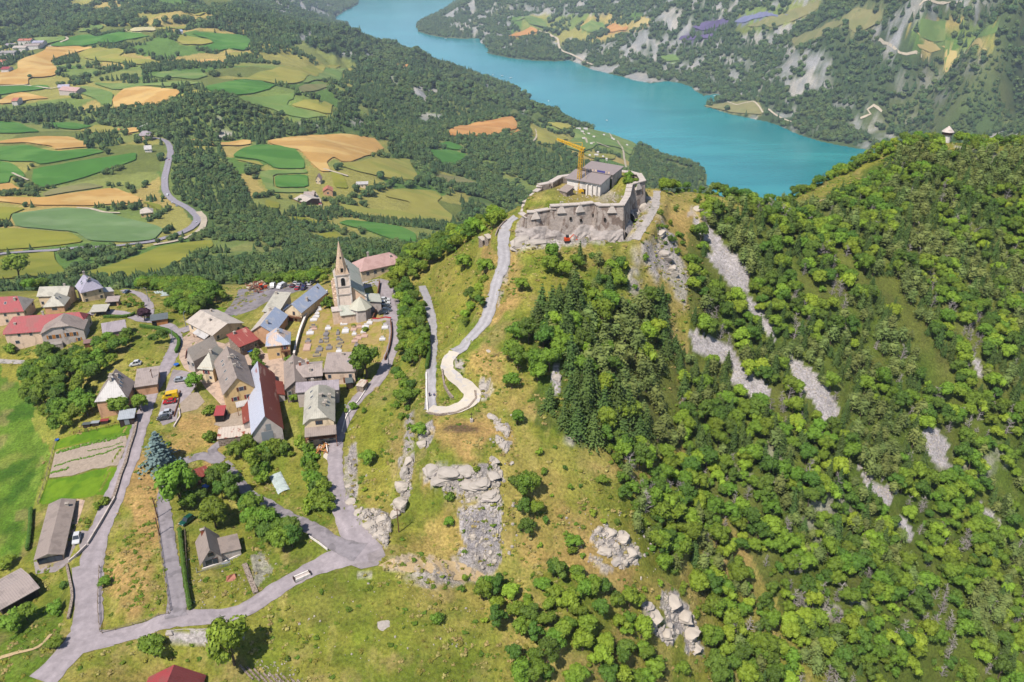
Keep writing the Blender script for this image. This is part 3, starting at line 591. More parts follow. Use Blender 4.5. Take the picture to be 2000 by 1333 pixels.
def build_roads():
    for i, (nm, mt, D, zs, wds) in enumerate(RD):
        strip(nm, D, wds, MATS_ROAD[mt], .10+.012*i, RDLAB[i])
    far = [("main_road","asphalt_far",8.5,[(-10,499),(60,493),(130,488),(200,484),(260,478),(310,470),(350,458),(376,444),(386,428),(372,412),(350,399),(333,388),(323,372),(322,350),(327,325),(333,300),(329,283),(318,274),(300,271),(270,272)],"two lane valley road bending through woods"),
     ("layby","track",6.5,[(300,480),(345,472),(378,460),(396,444),(398,428),(388,415)],"gravel layby beside the valley bend"),
     ("track","track",4,[(1046,254),(1048,268),(1040,280)],"track by the orange field"),("track","track",5,[(1190,262),(1206,277),(1216,292),(1219,312),(1223,332)],"road through the campsite"),("track","track",6,[(1130,252),(1140,262),(1150,285),(1165,280),(1190,290)],"campsite track"),
     ("shore_road","track",10,[(1052,62),(1072,68),(1087,77),(1094,98),(1115,108),(1136,119),(1157,129)],"pale road down the far shore"),("track","track",6,[(95,93),(115,86),(133,78),(130,74)],"pale track between fields top left"),
     ("track","track",5,[(0,170),(55,169),(100,175),(115,172)],"farm track"),("track","track",4,[(1716,80),(1745,95),(1770,108),(1800,112)],"pale mountain track"),("track","track",4,[(1795,13),(1850,8),(1878,6)],"pale track high on the far slope"),
     ("track","track",6,[(1680,233),(1700,225),(1694,216),(1706,208),(1722,220)],"zigzag track on the far slope"),("track","track",4,[(632,332),(650,337),(680,346)],"drive to the white house"),("track","track",4,[(612,375),(625,395),(625,408)],"farm yard track"),
     ("track","track",4,[(150,408),(176,410),(205,417),(235,418)],"track along the sage field"),("track","track",3,[(24,340),(45,350),(56,354)],"track between hedges"),("track","track",5,[(1420,201),(1440,207),(1470,200),(1490,222)],"pale loop on the headland"),("track","track",6,[(1500,215),(1520,230),(1545,240)],"shore track")]
    for i, (nm, mt, wd, pts, lab) in enumerate(far):
        P = [at(u, v, 500) for u, v in pts]; FARROADS.append(((min(p.x for p in P)-30, max(p.x for p in P)+30, min(p.y for p in P)-30, max(p.y for p in P)+30), [(p.x, p.y) for p in P], wd*.5+(4 if P[0].y<1500 else 9))); step = max(4, P[0].y*.006); D = dense(P, step)
        strip(nm, D, [wd]*len(D), MATS_ROAD[mt], P[0].y*.0011+.3+.03*i, lab)
W_ = ("wheat", alb(208,164,96), alb(220,182,114)); G_ = ("green_crop", alb(84,132,56), alb(100,144,66)); D_ = ("pasture", alb(120,146,78), alb(140,156,88)); O_ = ("hay", alb(172,164,84), alb(158,158,78)); OR_ = ("ripe_wheat", alb(204,148,88), alb(214,160,98)); SG_ = ("sage_crop", alb(130,154,104), alb(118,146,92)); LV_ = ("lavender", alb(112,98,136), alb(104,90,126)); LB_ = ("pale_lavender", alb(126,128,160), alb(136,136,164)); T_ = ("dry_pasture", alb(150,144,96), alb(140,140,90)); Y_ = ("straw", alb(206,184,120), alb(196,176,116)); MD_ = ("meadow", alb(156,154,64), alb(142,146,58)); PL_ = ("pale_hay", alb(214,200,150), alb(220,206,170))
FIELDS = [
 (W_,[(0,143),(35,138),(35,121),(87,101),(91,93),(150,92),(185,94),(161,101),(119,112),(98,121),(112,136),(108,150),(56,154),(56,168),(-20,168),(-20,143)]),
 (O_,[(154,105),(196,94),(248,101),(231,112),(315,122),(308,128),(273,128),(210,122),(189,121),(164,115)]),
 (G_,[(133,76),(161,70),(273,66),(294,72),(252,79),(196,86),(140,92),(95,92)]), (D_,[(63,76),(128,74),(125,80),(90,88),(70,82)]), (PL_,[(241,60),(266,56),(300,55),(305,62),(260,64)]), (O_,[(305,56),(378,52),(371,58),(315,60)]),
 (G_,[(371,66),(480,70),(490,82),(483,100),(413,103),(388,94),(420,87),(406,77)]), (O_,[(346,82),(353,70),(381,75),(413,80),(416,86),(371,89),(357,89)]), (O_,[(164,44),(210,32),(252,30),(248,40),(196,42)]), (D_,[(152,63),(175,52),(203,51),(199,58),(161,64)]),
 (W_,[(378,121),(413,117),(437,121),(434,127),(381,126)]), (D_,[(294,150),(322,141),(395,143),(406,150),(385,157),(315,154)]), (O_,[(443,107),(490,103),(493,110),(455,115)]), (O_,[(448,157),(518,140),(640,128),(668,129),(640,134),(588,163),(539,166),(507,159)]),
 (G_,[(399,171),(448,161),(504,157),(539,168),(525,177),(451,189),(413,180)]), (D_,[(590,163),(640,136),(679,133),(672,143),(651,161),(595,164)]), (T_,[(583,173),(595,167),(644,167),(637,173),(591,182)]),
 (D_,[(465,191),(581,184),(630,184),(565,197),(560,208),(644,229),(595,234),(525,213),(483,203)]), (O_,[(567,208),(595,197),(623,197),(623,206),(668,210),(644,226)]), (W_,[(219,196),(245,173),(287,171),(357,178),(336,199),(287,209),(259,206),(224,212)]),
 (D_,[(154,172),(170,170),(222,183),(218,210),(199,206),(185,194),(147,181)]), (G_,[(-20,170),(91,168),(98,173),(52,180),(-20,189)]), (W_,[(-10,203),(21,186),(45,182),(98,194),(63,196),(7,205)]), (D_,[(178,163),(276,166),(350,161),(398,163),(350,171),(287,169),(224,178)]), (O_,[(346,191),(381,177),(413,182),(371,189)]),
 (G_,[(-20,238),(35,241),(80,259),(35,262),(-20,262)]), (G_,[(89,242),(140,241),(182,248),(150,255),(105,250)]), (O_,[(154,257),(189,245),(222,250),(225,260),(189,262)]), (W_,[(227,252),(266,251),(276,258),(245,263)]),
 (W_,[(-20,282),(21,274),(80,268),(140,269),(182,288),(108,294),(101,287),(52,280)]), (G_,[(-20,290),(52,285),(105,298),(178,292),(206,298),(154,310),(80,323),(65,317),(24,317),(-20,314)]), (G_,[(66,331),(234,305),(266,300),(266,314),(238,324),(157,351),(77,370),(63,352)]), (G_,[(-20,316),(22,320),(45,338),(50,348),(21,345),(17,359),(-20,361)]),
 (W_,[(-20,386),(87,388),(140,379),(224,368),(280,391),(266,398),(175,404),(56,402),(-20,393)]), (T_,[(84,380),(101,372),(168,359),(206,366),(140,376),(87,385)]), (W_,[(-20,365),(21,359),(45,373),(-20,377)]), (SG_,[(26,419),(122,407),(196,412),(322,447),(301,470),(245,475),(175,472),(147,454),(33,445),(23,426)]),
 (MD_,[(-20,407),(52,408),(22,420),(18,433),(-20,426)]), (MD_,[(-20,447),(31,448),(140,456),(164,474),(105,482),(-20,492)]), (MD_,[(-20,506),(105,492),(108,510),(130,534),(105,544),(-20,548)]), (MD_,[(168,534),(245,510),(315,482),(413,470),(418,482),(385,496),(332,520),(308,540),(210,545)]),
 (G_,[(451,307),(497,284),(574,289),(595,317),(595,331),(539,331),(509,314)]), (O_,[(455,312),(505,317),(516,326),(490,320)]), (D_,[(504,338),(532,334),(598,333),(602,340),(533,342),(535,371),(602,370),(600,378),(525,377)]), (G_,[(536,345),(601,343),(602,367),(539,368)]),
 (W_,[(522,277),(560,270),(615,265),(730,270),(752,294),(700,312),(685,318),(669,318),(652,308),(638,318),(646,337),(628,337),(611,323),(585,294),(560,290),(530,283)]), (W_,[(364,274),(490,275),(490,284),(437,286),(378,282)]), (O_,[(378,288),(416,288),(416,295),(385,296)]),
 (MD_,[(645,336),(671,345),(681,370),(654,368)]), (O_,[(669,320),(700,318),(728,310),(800,312),(804,325),(821,355),(790,353),(755,349),(700,337),(675,329)]), (T_,[(853,341),(900,347),(935,360),(900,364),(853,355)]),
 (O_,[(751,380),(778,370),(849,374),(864,386),(853,396),(884,423),(880,438),(829,431),(765,431),(687,417),(661,400),(735,411),(794,415),(802,396),(755,386)]), (G_,[(660,437),(681,431),(736,437),(782,444),(812,458),(814,474),(784,474),(712,450)]),
 (G_,[(837,294),(875,294),(915,304),(885,326),(872,326),(842,302)]), (G_,[(853,284),(875,278),(899,286),(912,295),(883,294)]), (OR_,[(874,262),(893,248),(931,241),(985,231),(1002,229),(1013,252),(966,265),(920,268),(880,267)]), (OR_,[(1000,262),(1012,254),(1016,259),(995,266)]),
 (O_,[(1046,252),(1070,259),(1112,273),(1088,283),(1053,283)]), (O_,[(1067,241),(1091,241),(1126,250),(1098,256)]), (D_,[(1130,248),(1175,259),(1224,269),(1245,285),(1231,306),(1210,290),(1168,283),(1136,299),(1105,290)]), (O_,[(1136,301),(1203,304),(1200,313),(1154,311)]),
 (LV_,[(1349,56),(1373,45),(1430,42),(1395,58)]), (LV_,[(1324,80),(1331,72),(1361,72),(1355,80)]), (LV_,[(1364,77),(1370,70),(1394,68),(1388,77)]), (LB_,[(1431,46),(1450,35),(1489,25),(1541,31),(1531,37),(1475,38),(1452,47)]),
 (T_,[(1475,47),(1545,22),(1601,0),(1597,21),(1552,42),(1510,56),(1457,54)]), (T_,[(1636,42),(1671,17),(1720,21),(1723,42),(1685,63),(1552,94),(1545,77),(1597,59)]), (D_,[(1776,60),(1832,42),(1947,52),(1947,65),(1923,73),(1846,84),(1800,77)]), (Y_,[(1790,89),(1825,87),(1839,101),(1797,98)]), (Y_,[(1835,91),(1926,97),(1926,102),(1860,102)]), (Y_,[(1785,62),(1815,60),(1838,72),(1800,75)]),
 (OR_,[(990,73),(1021,63),(1038,54),(1052,63),(1028,72)]), (OR_,[(1175,63),(1196,47),(1227,54),(1224,61),(1196,65)]), (Y_,[(1234,56),(1255,38),(1269,38),(1266,51)]), (D_,[(1000,40),(1060,38),(1070,56),(1038,50)]), (D_,[(1130,55),(1175,45),(1185,58),(1150,66)]), (T_,[(1374,208),(1433,200),(1482,200),(1492,226),(1430,222),(1391,213)]), (D_,[(1287,112),(1315,108),(1329,120),(1301,122)]),
 (T_,[(217,21),(266,9),(273,11),(228,24)]), (O_,[(357,26),(403,26),(388,33)]), (OR_,[(755,133),(757,129),(797,128),(795,133)]), (MD_,[(613,460),(657,454),(675,472),(638,472)]), (MD_,[(564,425),(599,427),(626,438),(599,437)]), (MD_,[(518,391),(546,398),(546,409),(521,407)]), (MD_,[(276,395),(315,402),(318,416),(297,405)]),
 (D_,[(60,120),(60,120)]) ]
FNAME = {"wheat":"wheat_field","green_crop":"green_field","pasture":"pasture","hay":"hay_meadow","ripe_wheat":"wheat_field","sage_crop":"sage_green_field","lavender":"lavender_field","pale_lavender":"lavender_field","dry_pasture":"dry_pasture","straw":"stubble_field","meadow":"meadow","pale_hay":"hay_meadow"}
FW = []
def round_poly(P, it=2):
    for _ in range(it):
        Q = []
        for i in range(len(P)):
            a, b = P[i], P[(i+1) % len(P)]; Q += [(a[0]*.88+b[0]*.12, a[1]*.88+b[1]*.12), (a[0]*.12+b[0]*.88, a[1]*.12+b[1]*.88)]
        P = Q
    return P
def prep_fields():
    for k, poly in FIELDS:
        if len(poly) < 3: continue
        poly = round_poly(poly, 1)
        Wd = [at(u, v, 500) for u, v in poly]
        yy = sum(p.y for p in Wd)/len(Wd)
        FW.append((k, [(p.x, p.y) for p in Wd], yy))
        xs = [p.x for p in Wd]; ys = [p.y for p in Wd]; mg = yy*.006
        b = (GX > min(xs)-mg) & (GX < max(xs)+mg) & (GY > min(ys)-mg*3) & (GY < max(ys)+mg*3)
        if not b.any(): continue
        i_ = inpoly(GX[b], GY[b], FW[-1][1]); d_, _ = seg_dist(GX[b], GY[b], FW[-1][1], True)
        f = forest[b]; f[i_ | (d_ < 5)] = 0; forest[b] = f
        gz = col[b]; gz[i_] = k[1]; col[b] = gz
def build_fields():
    for i, (k, P, yy) in enumerate(FW):
        m = field_mat(k[0], k[1], k[2], .07 if k[0] in ("wheat", "ripe_wheat") else .12 if "lav" in k[0] else .09)
        drape(FNAME[k[0]], P, m, yy*.0012+.25+.01*(i % 5), max(5, yy*.009))
def build_water():
    m = bpy.data.materials.new("lake_water"); m.use_nodes = True; t = m.node_tree; n = t.nodes; L = t.links; p = n["Principled BSDF"]
    p.inputs["Roughness"].default_value = .22; p.inputs["Specular IOR Level"].default_value = .35
    g = n.new("ShaderNodeNewGeometry"); no = n.new("ShaderNodeTexNoise"); no.inputs["Scale"].default_value = .0016; no.inputs["Detail"].default_value = 5; mpw = n.new("ShaderNodeMapping"); mpw.inputs["Scale"].default_value = (1, 2.6, 1); mpw.inputs["Rotation"].default_value = (0, 0, .6); no.inputs["Distortion"].default_value = 1.2; L.new(g.outputs["Position"], mpw.inputs[0]); L.new(mpw.outputs[0], no.inputs["Vector"])
    cr = n.new("ShaderNodeValToRGB"); L.new(no.outputs[0], cr.inputs[0]); cr.color_ramp.elements[0].position = .35; cr.color_ramp.elements[0].color = (*alb(16,138,142), 1); cr.color_ramp.elements[1].position = .68; cr.color_ramp.elements[1].color = (*alb(50,162,162), 1)
    L.new(cr.outputs[0], p.inputs["Base Color"]); n2 = n.new("ShaderNodeTexNoise"); n2.inputs["Scale"].default_value = .12; n2.inputs["Detail"].default_value = 6; L.new(g.outputs["Position"], n2.inputs["Vector"])
    bp = n.new("ShaderNodeBump"); bp.inputs["Strength"].default_value = .25; bp.inputs["Distance"].default_value = 1; L.new(n2.outputs[0], bp.inputs["Height"]); L.new(bp.outputs[0], p.inputs["Normal"])
    V = [(-4500, 1200, 0), (6000, 1200, 0), (6000, 15200, 0), (-4500, 15200, 0)]
    o = mesh_obj("lake", V, [(0, 1, 2, 3)], m); tag(o, "turquoise reservoir lake", kind="structure")
prep_fields(); build_ground(); build_roads(); build_fields(); build_water()
# ---------------------------------------------------------------- plants: models
rnd = random.Random(11)
def ico(sub=1):
    bm = bmesh.new(); bmesh.ops.create_icosphere(bm, subdivisions=sub, radius=1); V = [v.co.copy() for v in bm.verts]; F = [tuple(v.index for v in f.verts) for f in bm.faces]; bm.free(); return V, F
ICO1, ICO2 = ico(1), ico(2)
class MB:
    def __init__(s): s.V = []; s.F = []; s.M = []; s.U = []
    def add(s, V, F, m=0):
        b = len(s.V); s.V += [tuple(v) for v in V]; s.F += [tuple(i+b for i in f) for f in F]; s.M += [m]*len(F)
    def blob(s, c, r, m=0, src=None, jit=.18, R=rnd):
        V, F = src or ICO1; s.add([(c[0]+v.x*r[0]*(1+R.uniform(-jit, jit)), c[1]+v.y*r[1]*(1+R.uniform(-jit, jit)), c[2]+v.z*r[2]*(1+R.uniform(-jit, jit))) for v in V], F, m)
    def quad(s, c, n, size, asp=1., m=0, R=rnd):
        n = Vector(n).normalized(); t = n.orthogonal().normalized(); t.rotate(Matrix.Rotation(R.uniform(0, 6.28), 3, n)); b = n.cross(t)*asp
        s.add([Vector(c)+(t*x+b*y)*size*.5 for x, y in ((-1, -.6), (.2, -1), (1, .5), (-.3, 1))], [(0, 1, 2, 3)], m)
    def tube(s, pts, rad, seg=5, m=0, cap=True):
        b = len(s.V); n = len(pts)
        for i, p in enumerate(pts):
            p = Vector(p); t = (Vector(pts[min(i+1, n-1)])-Vector(pts[max(i-1, 0)])).normalized(); u = t.orthogonal().normalized() if abs(t.z) < .99 else Vector((1, 0, 0)); w_ = t.cross(u)
            for k in range(seg):
                a = 6.2832*k/seg; s.V.append(tuple(p+(u*math.cos(a)+w_*math.sin(a))*rad[i]))
        for i in range(n-1):
            for k in range(seg): s.F.append((b+i*seg+k, b+i*seg+(k+1) % seg, b+(i+1)*seg+(k+1) % seg, b+(i+1)*seg+k)); s.M.append(m)
        if cap: s.F.append(tuple(b+(n-1)*seg+k for k in range(seg))); s.M.append(m)
    def box(s, c, d, rz=0., m=0, ax=None):
        x, y, z = d[0]/2, d[1]/2, d[2]/2; X = Vector((math.cos(rz), math.sin(rz), 0)); Y = Vector((-math.sin(rz), math.cos(rz), 0)); Z = Vector((0, 0, 1)); c = Vector(c)
        if ax: X, Y, Z = ax
        s.add([c+X*(x*i)+Y*(y*j)+Z*(z*k) for k in (-1, 1) for i, j in ((-1, -1), (1, -1), (1, 1), (-1, 1))], [(3, 2, 1, 0), (4, 5, 6, 7), (0, 1, 5, 4), (1, 2, 6, 5), (2, 3, 7, 6), (3, 0, 4, 7)], m)
    def prism(s, poly, z0, z1, m=0, top=True, bot=True):
        n = len(poly); b = [(p[0], p[1], z0) for p in poly]; t = [(p[0], p[1], z1) for p in poly]
        a = sum(poly[i][0]*poly[(i+1) % n][1]-poly[(i+1) % n][0]*poly[i][1] for i in range(n))
        fs = [(i, (i+1) % n, n+(i+1) % n, n+i) for i in range(n)]
        if top: fs.append(tuple(range(n, 2*n)))
        if bot: fs.append(tuple(range(n-1, -1, -1)))
        if a < 0: fs = [f[::-1] for f in fs]
        s.add(b+t, fs, m)
    def mesh(s, name, mats, smooth=False):
        me = bpy.data.meshes.new(name); me.from_pydata(s.V, [], s.F)
        for q in mats: me.materials.append(q)
        if len(mats) > 1: me.polygons.foreach_set("material_index", s.M)
        if smooth: me.polygons.foreach_set("use_smooth", [True]*len(me.polygons))
        me.update(); return me
    def obj(s, name, mats, parent=None, smooth=False, loc=None, rz=0, **k):
        o = bpy.data.objects.new(name, s.mesh(name, mats if isinstance(mats, (list, tuple)) else [mats], smooth)); C.objects.link(o)
        if parent: o.parent = parent
        if loc is not None: o.location = loc
        if rz: o.rotation_euler = (0, 0, rz)
        return tag(o, **k) if k else o
LEAF = mat("leaves", alb(126,164,50), .7, .25, .32, .9, random_obj=.24, trans=.28)
LEAFD = mat("leaves_dark", alb(102,140,48), .7, .25, .32, .9, random_obj=.2, trans=.25)
LEAFY = mat("leaves_light", alb(158,192,58), .7, .25, .28, .9, random_obj=.18, trans=.3)
PINE = mat("pine_needles", alb(126,144,76), .8, .15, .32, .8, random_obj=.22, trans=.12)
SPRUCE = mat("spruce_needles", alb(92,118,56), .8, .15, .3, .8, random_obj=.18, trans=.1)
BLUESP = mat("blue_spruce_needles", alb(128,150,146), .8, .15, .25, .8, trans=.1)
PLUM = mat("plum_leaves", alb(84,52,66), .7, .2, .3, .9, trans=.2)
BARK = mat("bark", alb(112,96,80), .95, .1, .25, 2); GREYW = mat("dead_wood", alb(178,168,160), .9, .15, .2, 2, random_obj=.15)
MIDL = mat("woodland_leaves", alb(100,124,70), .85, .1, .3, .35, random_obj=.22); MIDD = mat("woodland_dark", alb(78,104,62), .85, .1, .3, .35, random_obj=.2)
def crown_broad(seed, R=3.2, Hh=6.5, nl=11, nq=950, mleaf=0, low=.3, qs=.55):
    r = random.Random(seed); b = MB(); lobes = []
    for i in range(nl):
        a = r.uniform(0, 6.28); el = r.uniform(-.15, 1); rr = R*r.uniform(.40, .82)*math.cos(el*1.1)
        c = (math.cos(a)*rr, math.sin(a)*rr, Hh*(low+.17)+ (Hh*(1-low)*.36)*(math.sin(el*1.5)+.35)); s_ = R*r.uniform(.24, .48); lobes.append((c, s_))
    lobes.append(((r.uniform(-.2, .2)*R, r.uniform(-.2, .2)*R, Hh*(low+.3)), R*.58)); lobes.append(((r.uniform(-.25, .25)*R, r.uniform(-.25, .25)*R, Hh*.8), R*.36))
    for c, s_ in lobes: b.blob(c, (s_*.86, s_*.86, s_*.74), mleaf, ICO1, .16, r)
    for k in range(nq):
        c, s_ = r.choice(lobes); n = Vector((r.gauss(0, 1), r.gauss(0, 1), r.gauss(.35, 1))).normalized()
        p = Vector(c)+Vector((n.x*s_, n.y*s_, n.z*s_*.86))*r.uniform(.82, 1.13); n2 = (n+Vector((r.gauss(0, .45), r.gauss(0, .45), r.gauss(.25, .4)))).normalized(); b.quad(p, n2, qs*r.uniform(.6, 1.3), .7, mleaf, r)
    return b
def trunk_mb(seed, Hh, r0=.22, nb=5, R=2.):
    r = random.Random(seed); b = MB(); p = [(0, 0, -.6)]; x = y = 0
    for i in range(1, 6): x += r.uniform(-.12, .12); y += r.uniform(-.12, .12); p.append((x, y, Hh*.72*i/5))
    b.tube(p, [r0*(1-.14*i) for i in range(6)], 6)
    for k in range(nb):
        a = r.uniform(0, 6.28); z = Hh*r.uniform(.25, .5); b.tube([(0, 0, z), (math.cos(a)*R*.35, math.sin(a)*R*.35, z+Hh*.12), (math.cos(a)*R*.6, math.sin(a)*R*.6, z+Hh*.26)], [r0*.5, r0*.32, r0*.12], 4)
    return b
def crown_spruce(seed, R=2.3, Hh=9.5, irregular=.15, droop=.35, flat=False, layers=15, qs=.6):
    r = random.Random(seed); b = MB()
    for L_ in range(layers):
        t = L_/(layers-1); z = Hh*(.10+.88*t); rad = R*((1-t)**.8*.96+.06)*(1+r.uniform(-irregular, irregular))
        if flat: rad = R*(math.sin(math.pi*min(1, .28+.75*t))**.8)*(1+r.uniform(-irregular, irregular)); z = Hh*(.30+.66*t)
        nb_ = max(4, int(5+rad*3.2))
        for k in range(nb_):
            a = 6.283*k/nb_+r.uniform(-.3, .3); ln = rad*r.uniform(.7, 1.15); d = Vector((math.cos(a), math.sin(a), 0)); m_ = max(2, int(ln/qs*1.3))
            for q in range(m_):
                f = (q+.6)/m_; p = d*ln*f+Vector((r.uniform(-.12, .12), r.uniform(-.12, .12), z-droop*ln*f*f+(.2*f if not flat else .25*f)+r.uniform(-.1, .1)))
                n = Vector((d.x*.35+r.gauss(0, .3), d.y*.35+r.gauss(0, .3), 1)); b.quad(p, n, qs*(1.15-.35*f)*r.uniform(.8, 1.3), .75, 0, r)
    # inner mass keeps the crown from being see-through
    for i in range(5 if not flat else 4):
        t = i/5
        if flat: b.blob((r.uniform(-.4, .4), r.uniform(-.4, .4), Hh*(.45+.45*t)), (R*.55, R*.55, Hh*.10), 0, ICO1, .25, r)
        else: b.blob((0, 0, Hh*(.2+.7*t)), (R*.62*(1-t*.9), R*.62*(1-t*.9), Hh*.13), 0, ICO1, .2, r)
    return b
def dead_mb(seed, Hh=6.):
    r = random.Random(seed); b = MB(); x = y = 0; p = [(0, 0, -.5)]
    for i in range(1, 6): x += r.uniform(-.25, .25); y += r.uniform(-.25, .25); p.append((x, y, Hh*i/5))
    b.tube(p, [.2*(1-.16*i) for i in range(6)], 5)
    for k in range(34):
        i = r.randint(1, 5); q = Vector(p[i]); q.z -= r.uniform(0, Hh*.15); a = r.uniform(0, 6.28); ln = Hh*r.uniform(.16, .34)*(1.2-.12*i); up = r.uniform(.0, .7)
        e = q+Vector((math.cos(a), math.sin(a), up))*ln; mdl = (q+e)/2+Vector((0, 0, r.uniform(-.1, .25))); b.tube([q, mdl, e], [.07, .05, .02], 3, cap=False)
        for j in range(2):
            a2 = a+r.uniform(-.9, .9); b.tube([mdl, mdl+Vector((math.cos(a2), math.sin(a2), r.uniform(0, .7)))*ln*.55], [.045, .015], 3, cap=False)
    return b
def mid_broad(seed, mleaf=0):
    r = random.Random(seed); b = MB()
    for i in range(6):
        a = r.uniform(0, 6.28); rr = r.uniform(.2, .55); s_ = r.uniform(.36, .58); b.blob((math.cos(a)*rr, math.sin(a)*rr, r.uniform(.55, 1.25)), (s_, s_, s_*.8), mleaf, ICO1, .25, r)
    b.blob((0, 0, .55), (.6, .6, .6), mleaf, ICO1, .2, r)
    for k in range(46):
        n = Vector((r.gauss(0, 1), r.gauss(0, 1), abs(r.gauss(.3, 1)))).normalized(); b.quad(Vector((0, 0, .85))+Vector((n.x*.85, n.y*.85, n.z*.8)), n+Vector((r.gauss(0, .5), r.gauss(0, .5), .3)), .34, .8, mleaf, r)
    return b
def mid_conifer(seed):
    r = random.Random(seed); b = MB(); V = []; F = []
    for L_ in range(6):
        z = .15+L_*.33; rad = .62*(1-L_/6.4)*r.uniform(.85, 1.15); n = 7; base = len(V)
        V += [(math.cos(6.28*k/n+L_)*rad*r.uniform(.75, 1.2), math.sin(6.28*k/n+L_)*rad*r.uniform(.75, 1.2), z+r.uniform(-.05, .05)) for k in range(n)]+[(0, 0, z+.55)]
        F += [(base+k, base+(k+1) % n, base+n) for k in range(n)]
    b.add(V, F); return b
KINDS = {}
def kind(name, crowns, trunks, leafmat, h, r):
    KINDS[name] = dict(c=crowns, t=trunks, m=leafmat, h=h, r=r)
kind("broadleaf_tree", [crown_broad(s, 3.2, 6.8, 15, 1150).mesh("crown", [LEAF]) for s in range(4)]+[crown_broad(s+20, 2.9, 7.6, 14, 1050).mesh("crown", [LEAFD]) for s in range(2)]+[crown_broad(s+40, 3.2, 6.2, 15, 1050).mesh("crown", [LEAFY]) for s in range(2)], [trunk_mb(s, 6.6).mesh("trunk", [BARK]) for s in range(3)], LEAF, 6.6, 3.2)
kind("pine_tree", [crown_spruce(s, 2.5, 7.8, .3, .12, True, 8, .62).mesh("crown", [PINE]) for s in range(5)], [trunk_mb(s+9, 7.8, .2, 3).mesh("trunk", [BARK]) for s in range(2)], PINE, 7.8, 2.5)
kind("spruce_tree", [crown_spruce(s+5, 3.3+.3*(s%2), 9.4-s*.4, .26, .34, False, 13, .75).mesh("crown", [SPRUCE]) for s in range(4)], [trunk_mb(s+19, 10.5, .2, 0).mesh("trunk", [BARK]) for s in range(2)], SPRUCE, 10.5, 2.5)
kind("shrub", [crown_broad(s+60, 1.5, 2.3, 7, 300, 0, .05, .4).mesh("shrub", [q]) for s, q in enumerate((LEAF, LEAFD, LEAFY, LEAF))], None, LEAF, 2.3, 1.5)
kind("dead_tree", [dead_mb(s+3).mesh("dead_tree", [GREYW]) for s in range(4)], None, GREYW, 6, 2)
TREES = []   # kind, x, y, scale, rz, variant, label, group
def plant(kd, x, y, s, label=None, group=None, var=None, sz=1., solo=False, leaf=None):
    TREES.append([kd, x, y, s, rnd.uniform(0, 6.28), rnd.randrange(len(KINDS[kd]["c"])) if var is None else var, label, group, sz, solo, leaf])
ROADPTS = np.array([(p.x, p.y, w_/2) for nm, mt, D, zs, wds in RD if nm != 'footpath' for p, w_ in zip(D[::2], wds[::2])])
def road_clear(x, y, m=1.2):
    return np.all(np.hypot(ROADPTS[:, 0]-x, ROADPTS[:, 1]-y) > ROADPTS[:, 2]+m)
KEEPOUT = []   # footprints (centre x, y, radius) filled by the builders before planting
def free(x, y, r=1.5):
    for a, b, c in KEEPOUT:
        if (a-x)**2+(b-y)**2 < (c+r)**2: return False
    return True
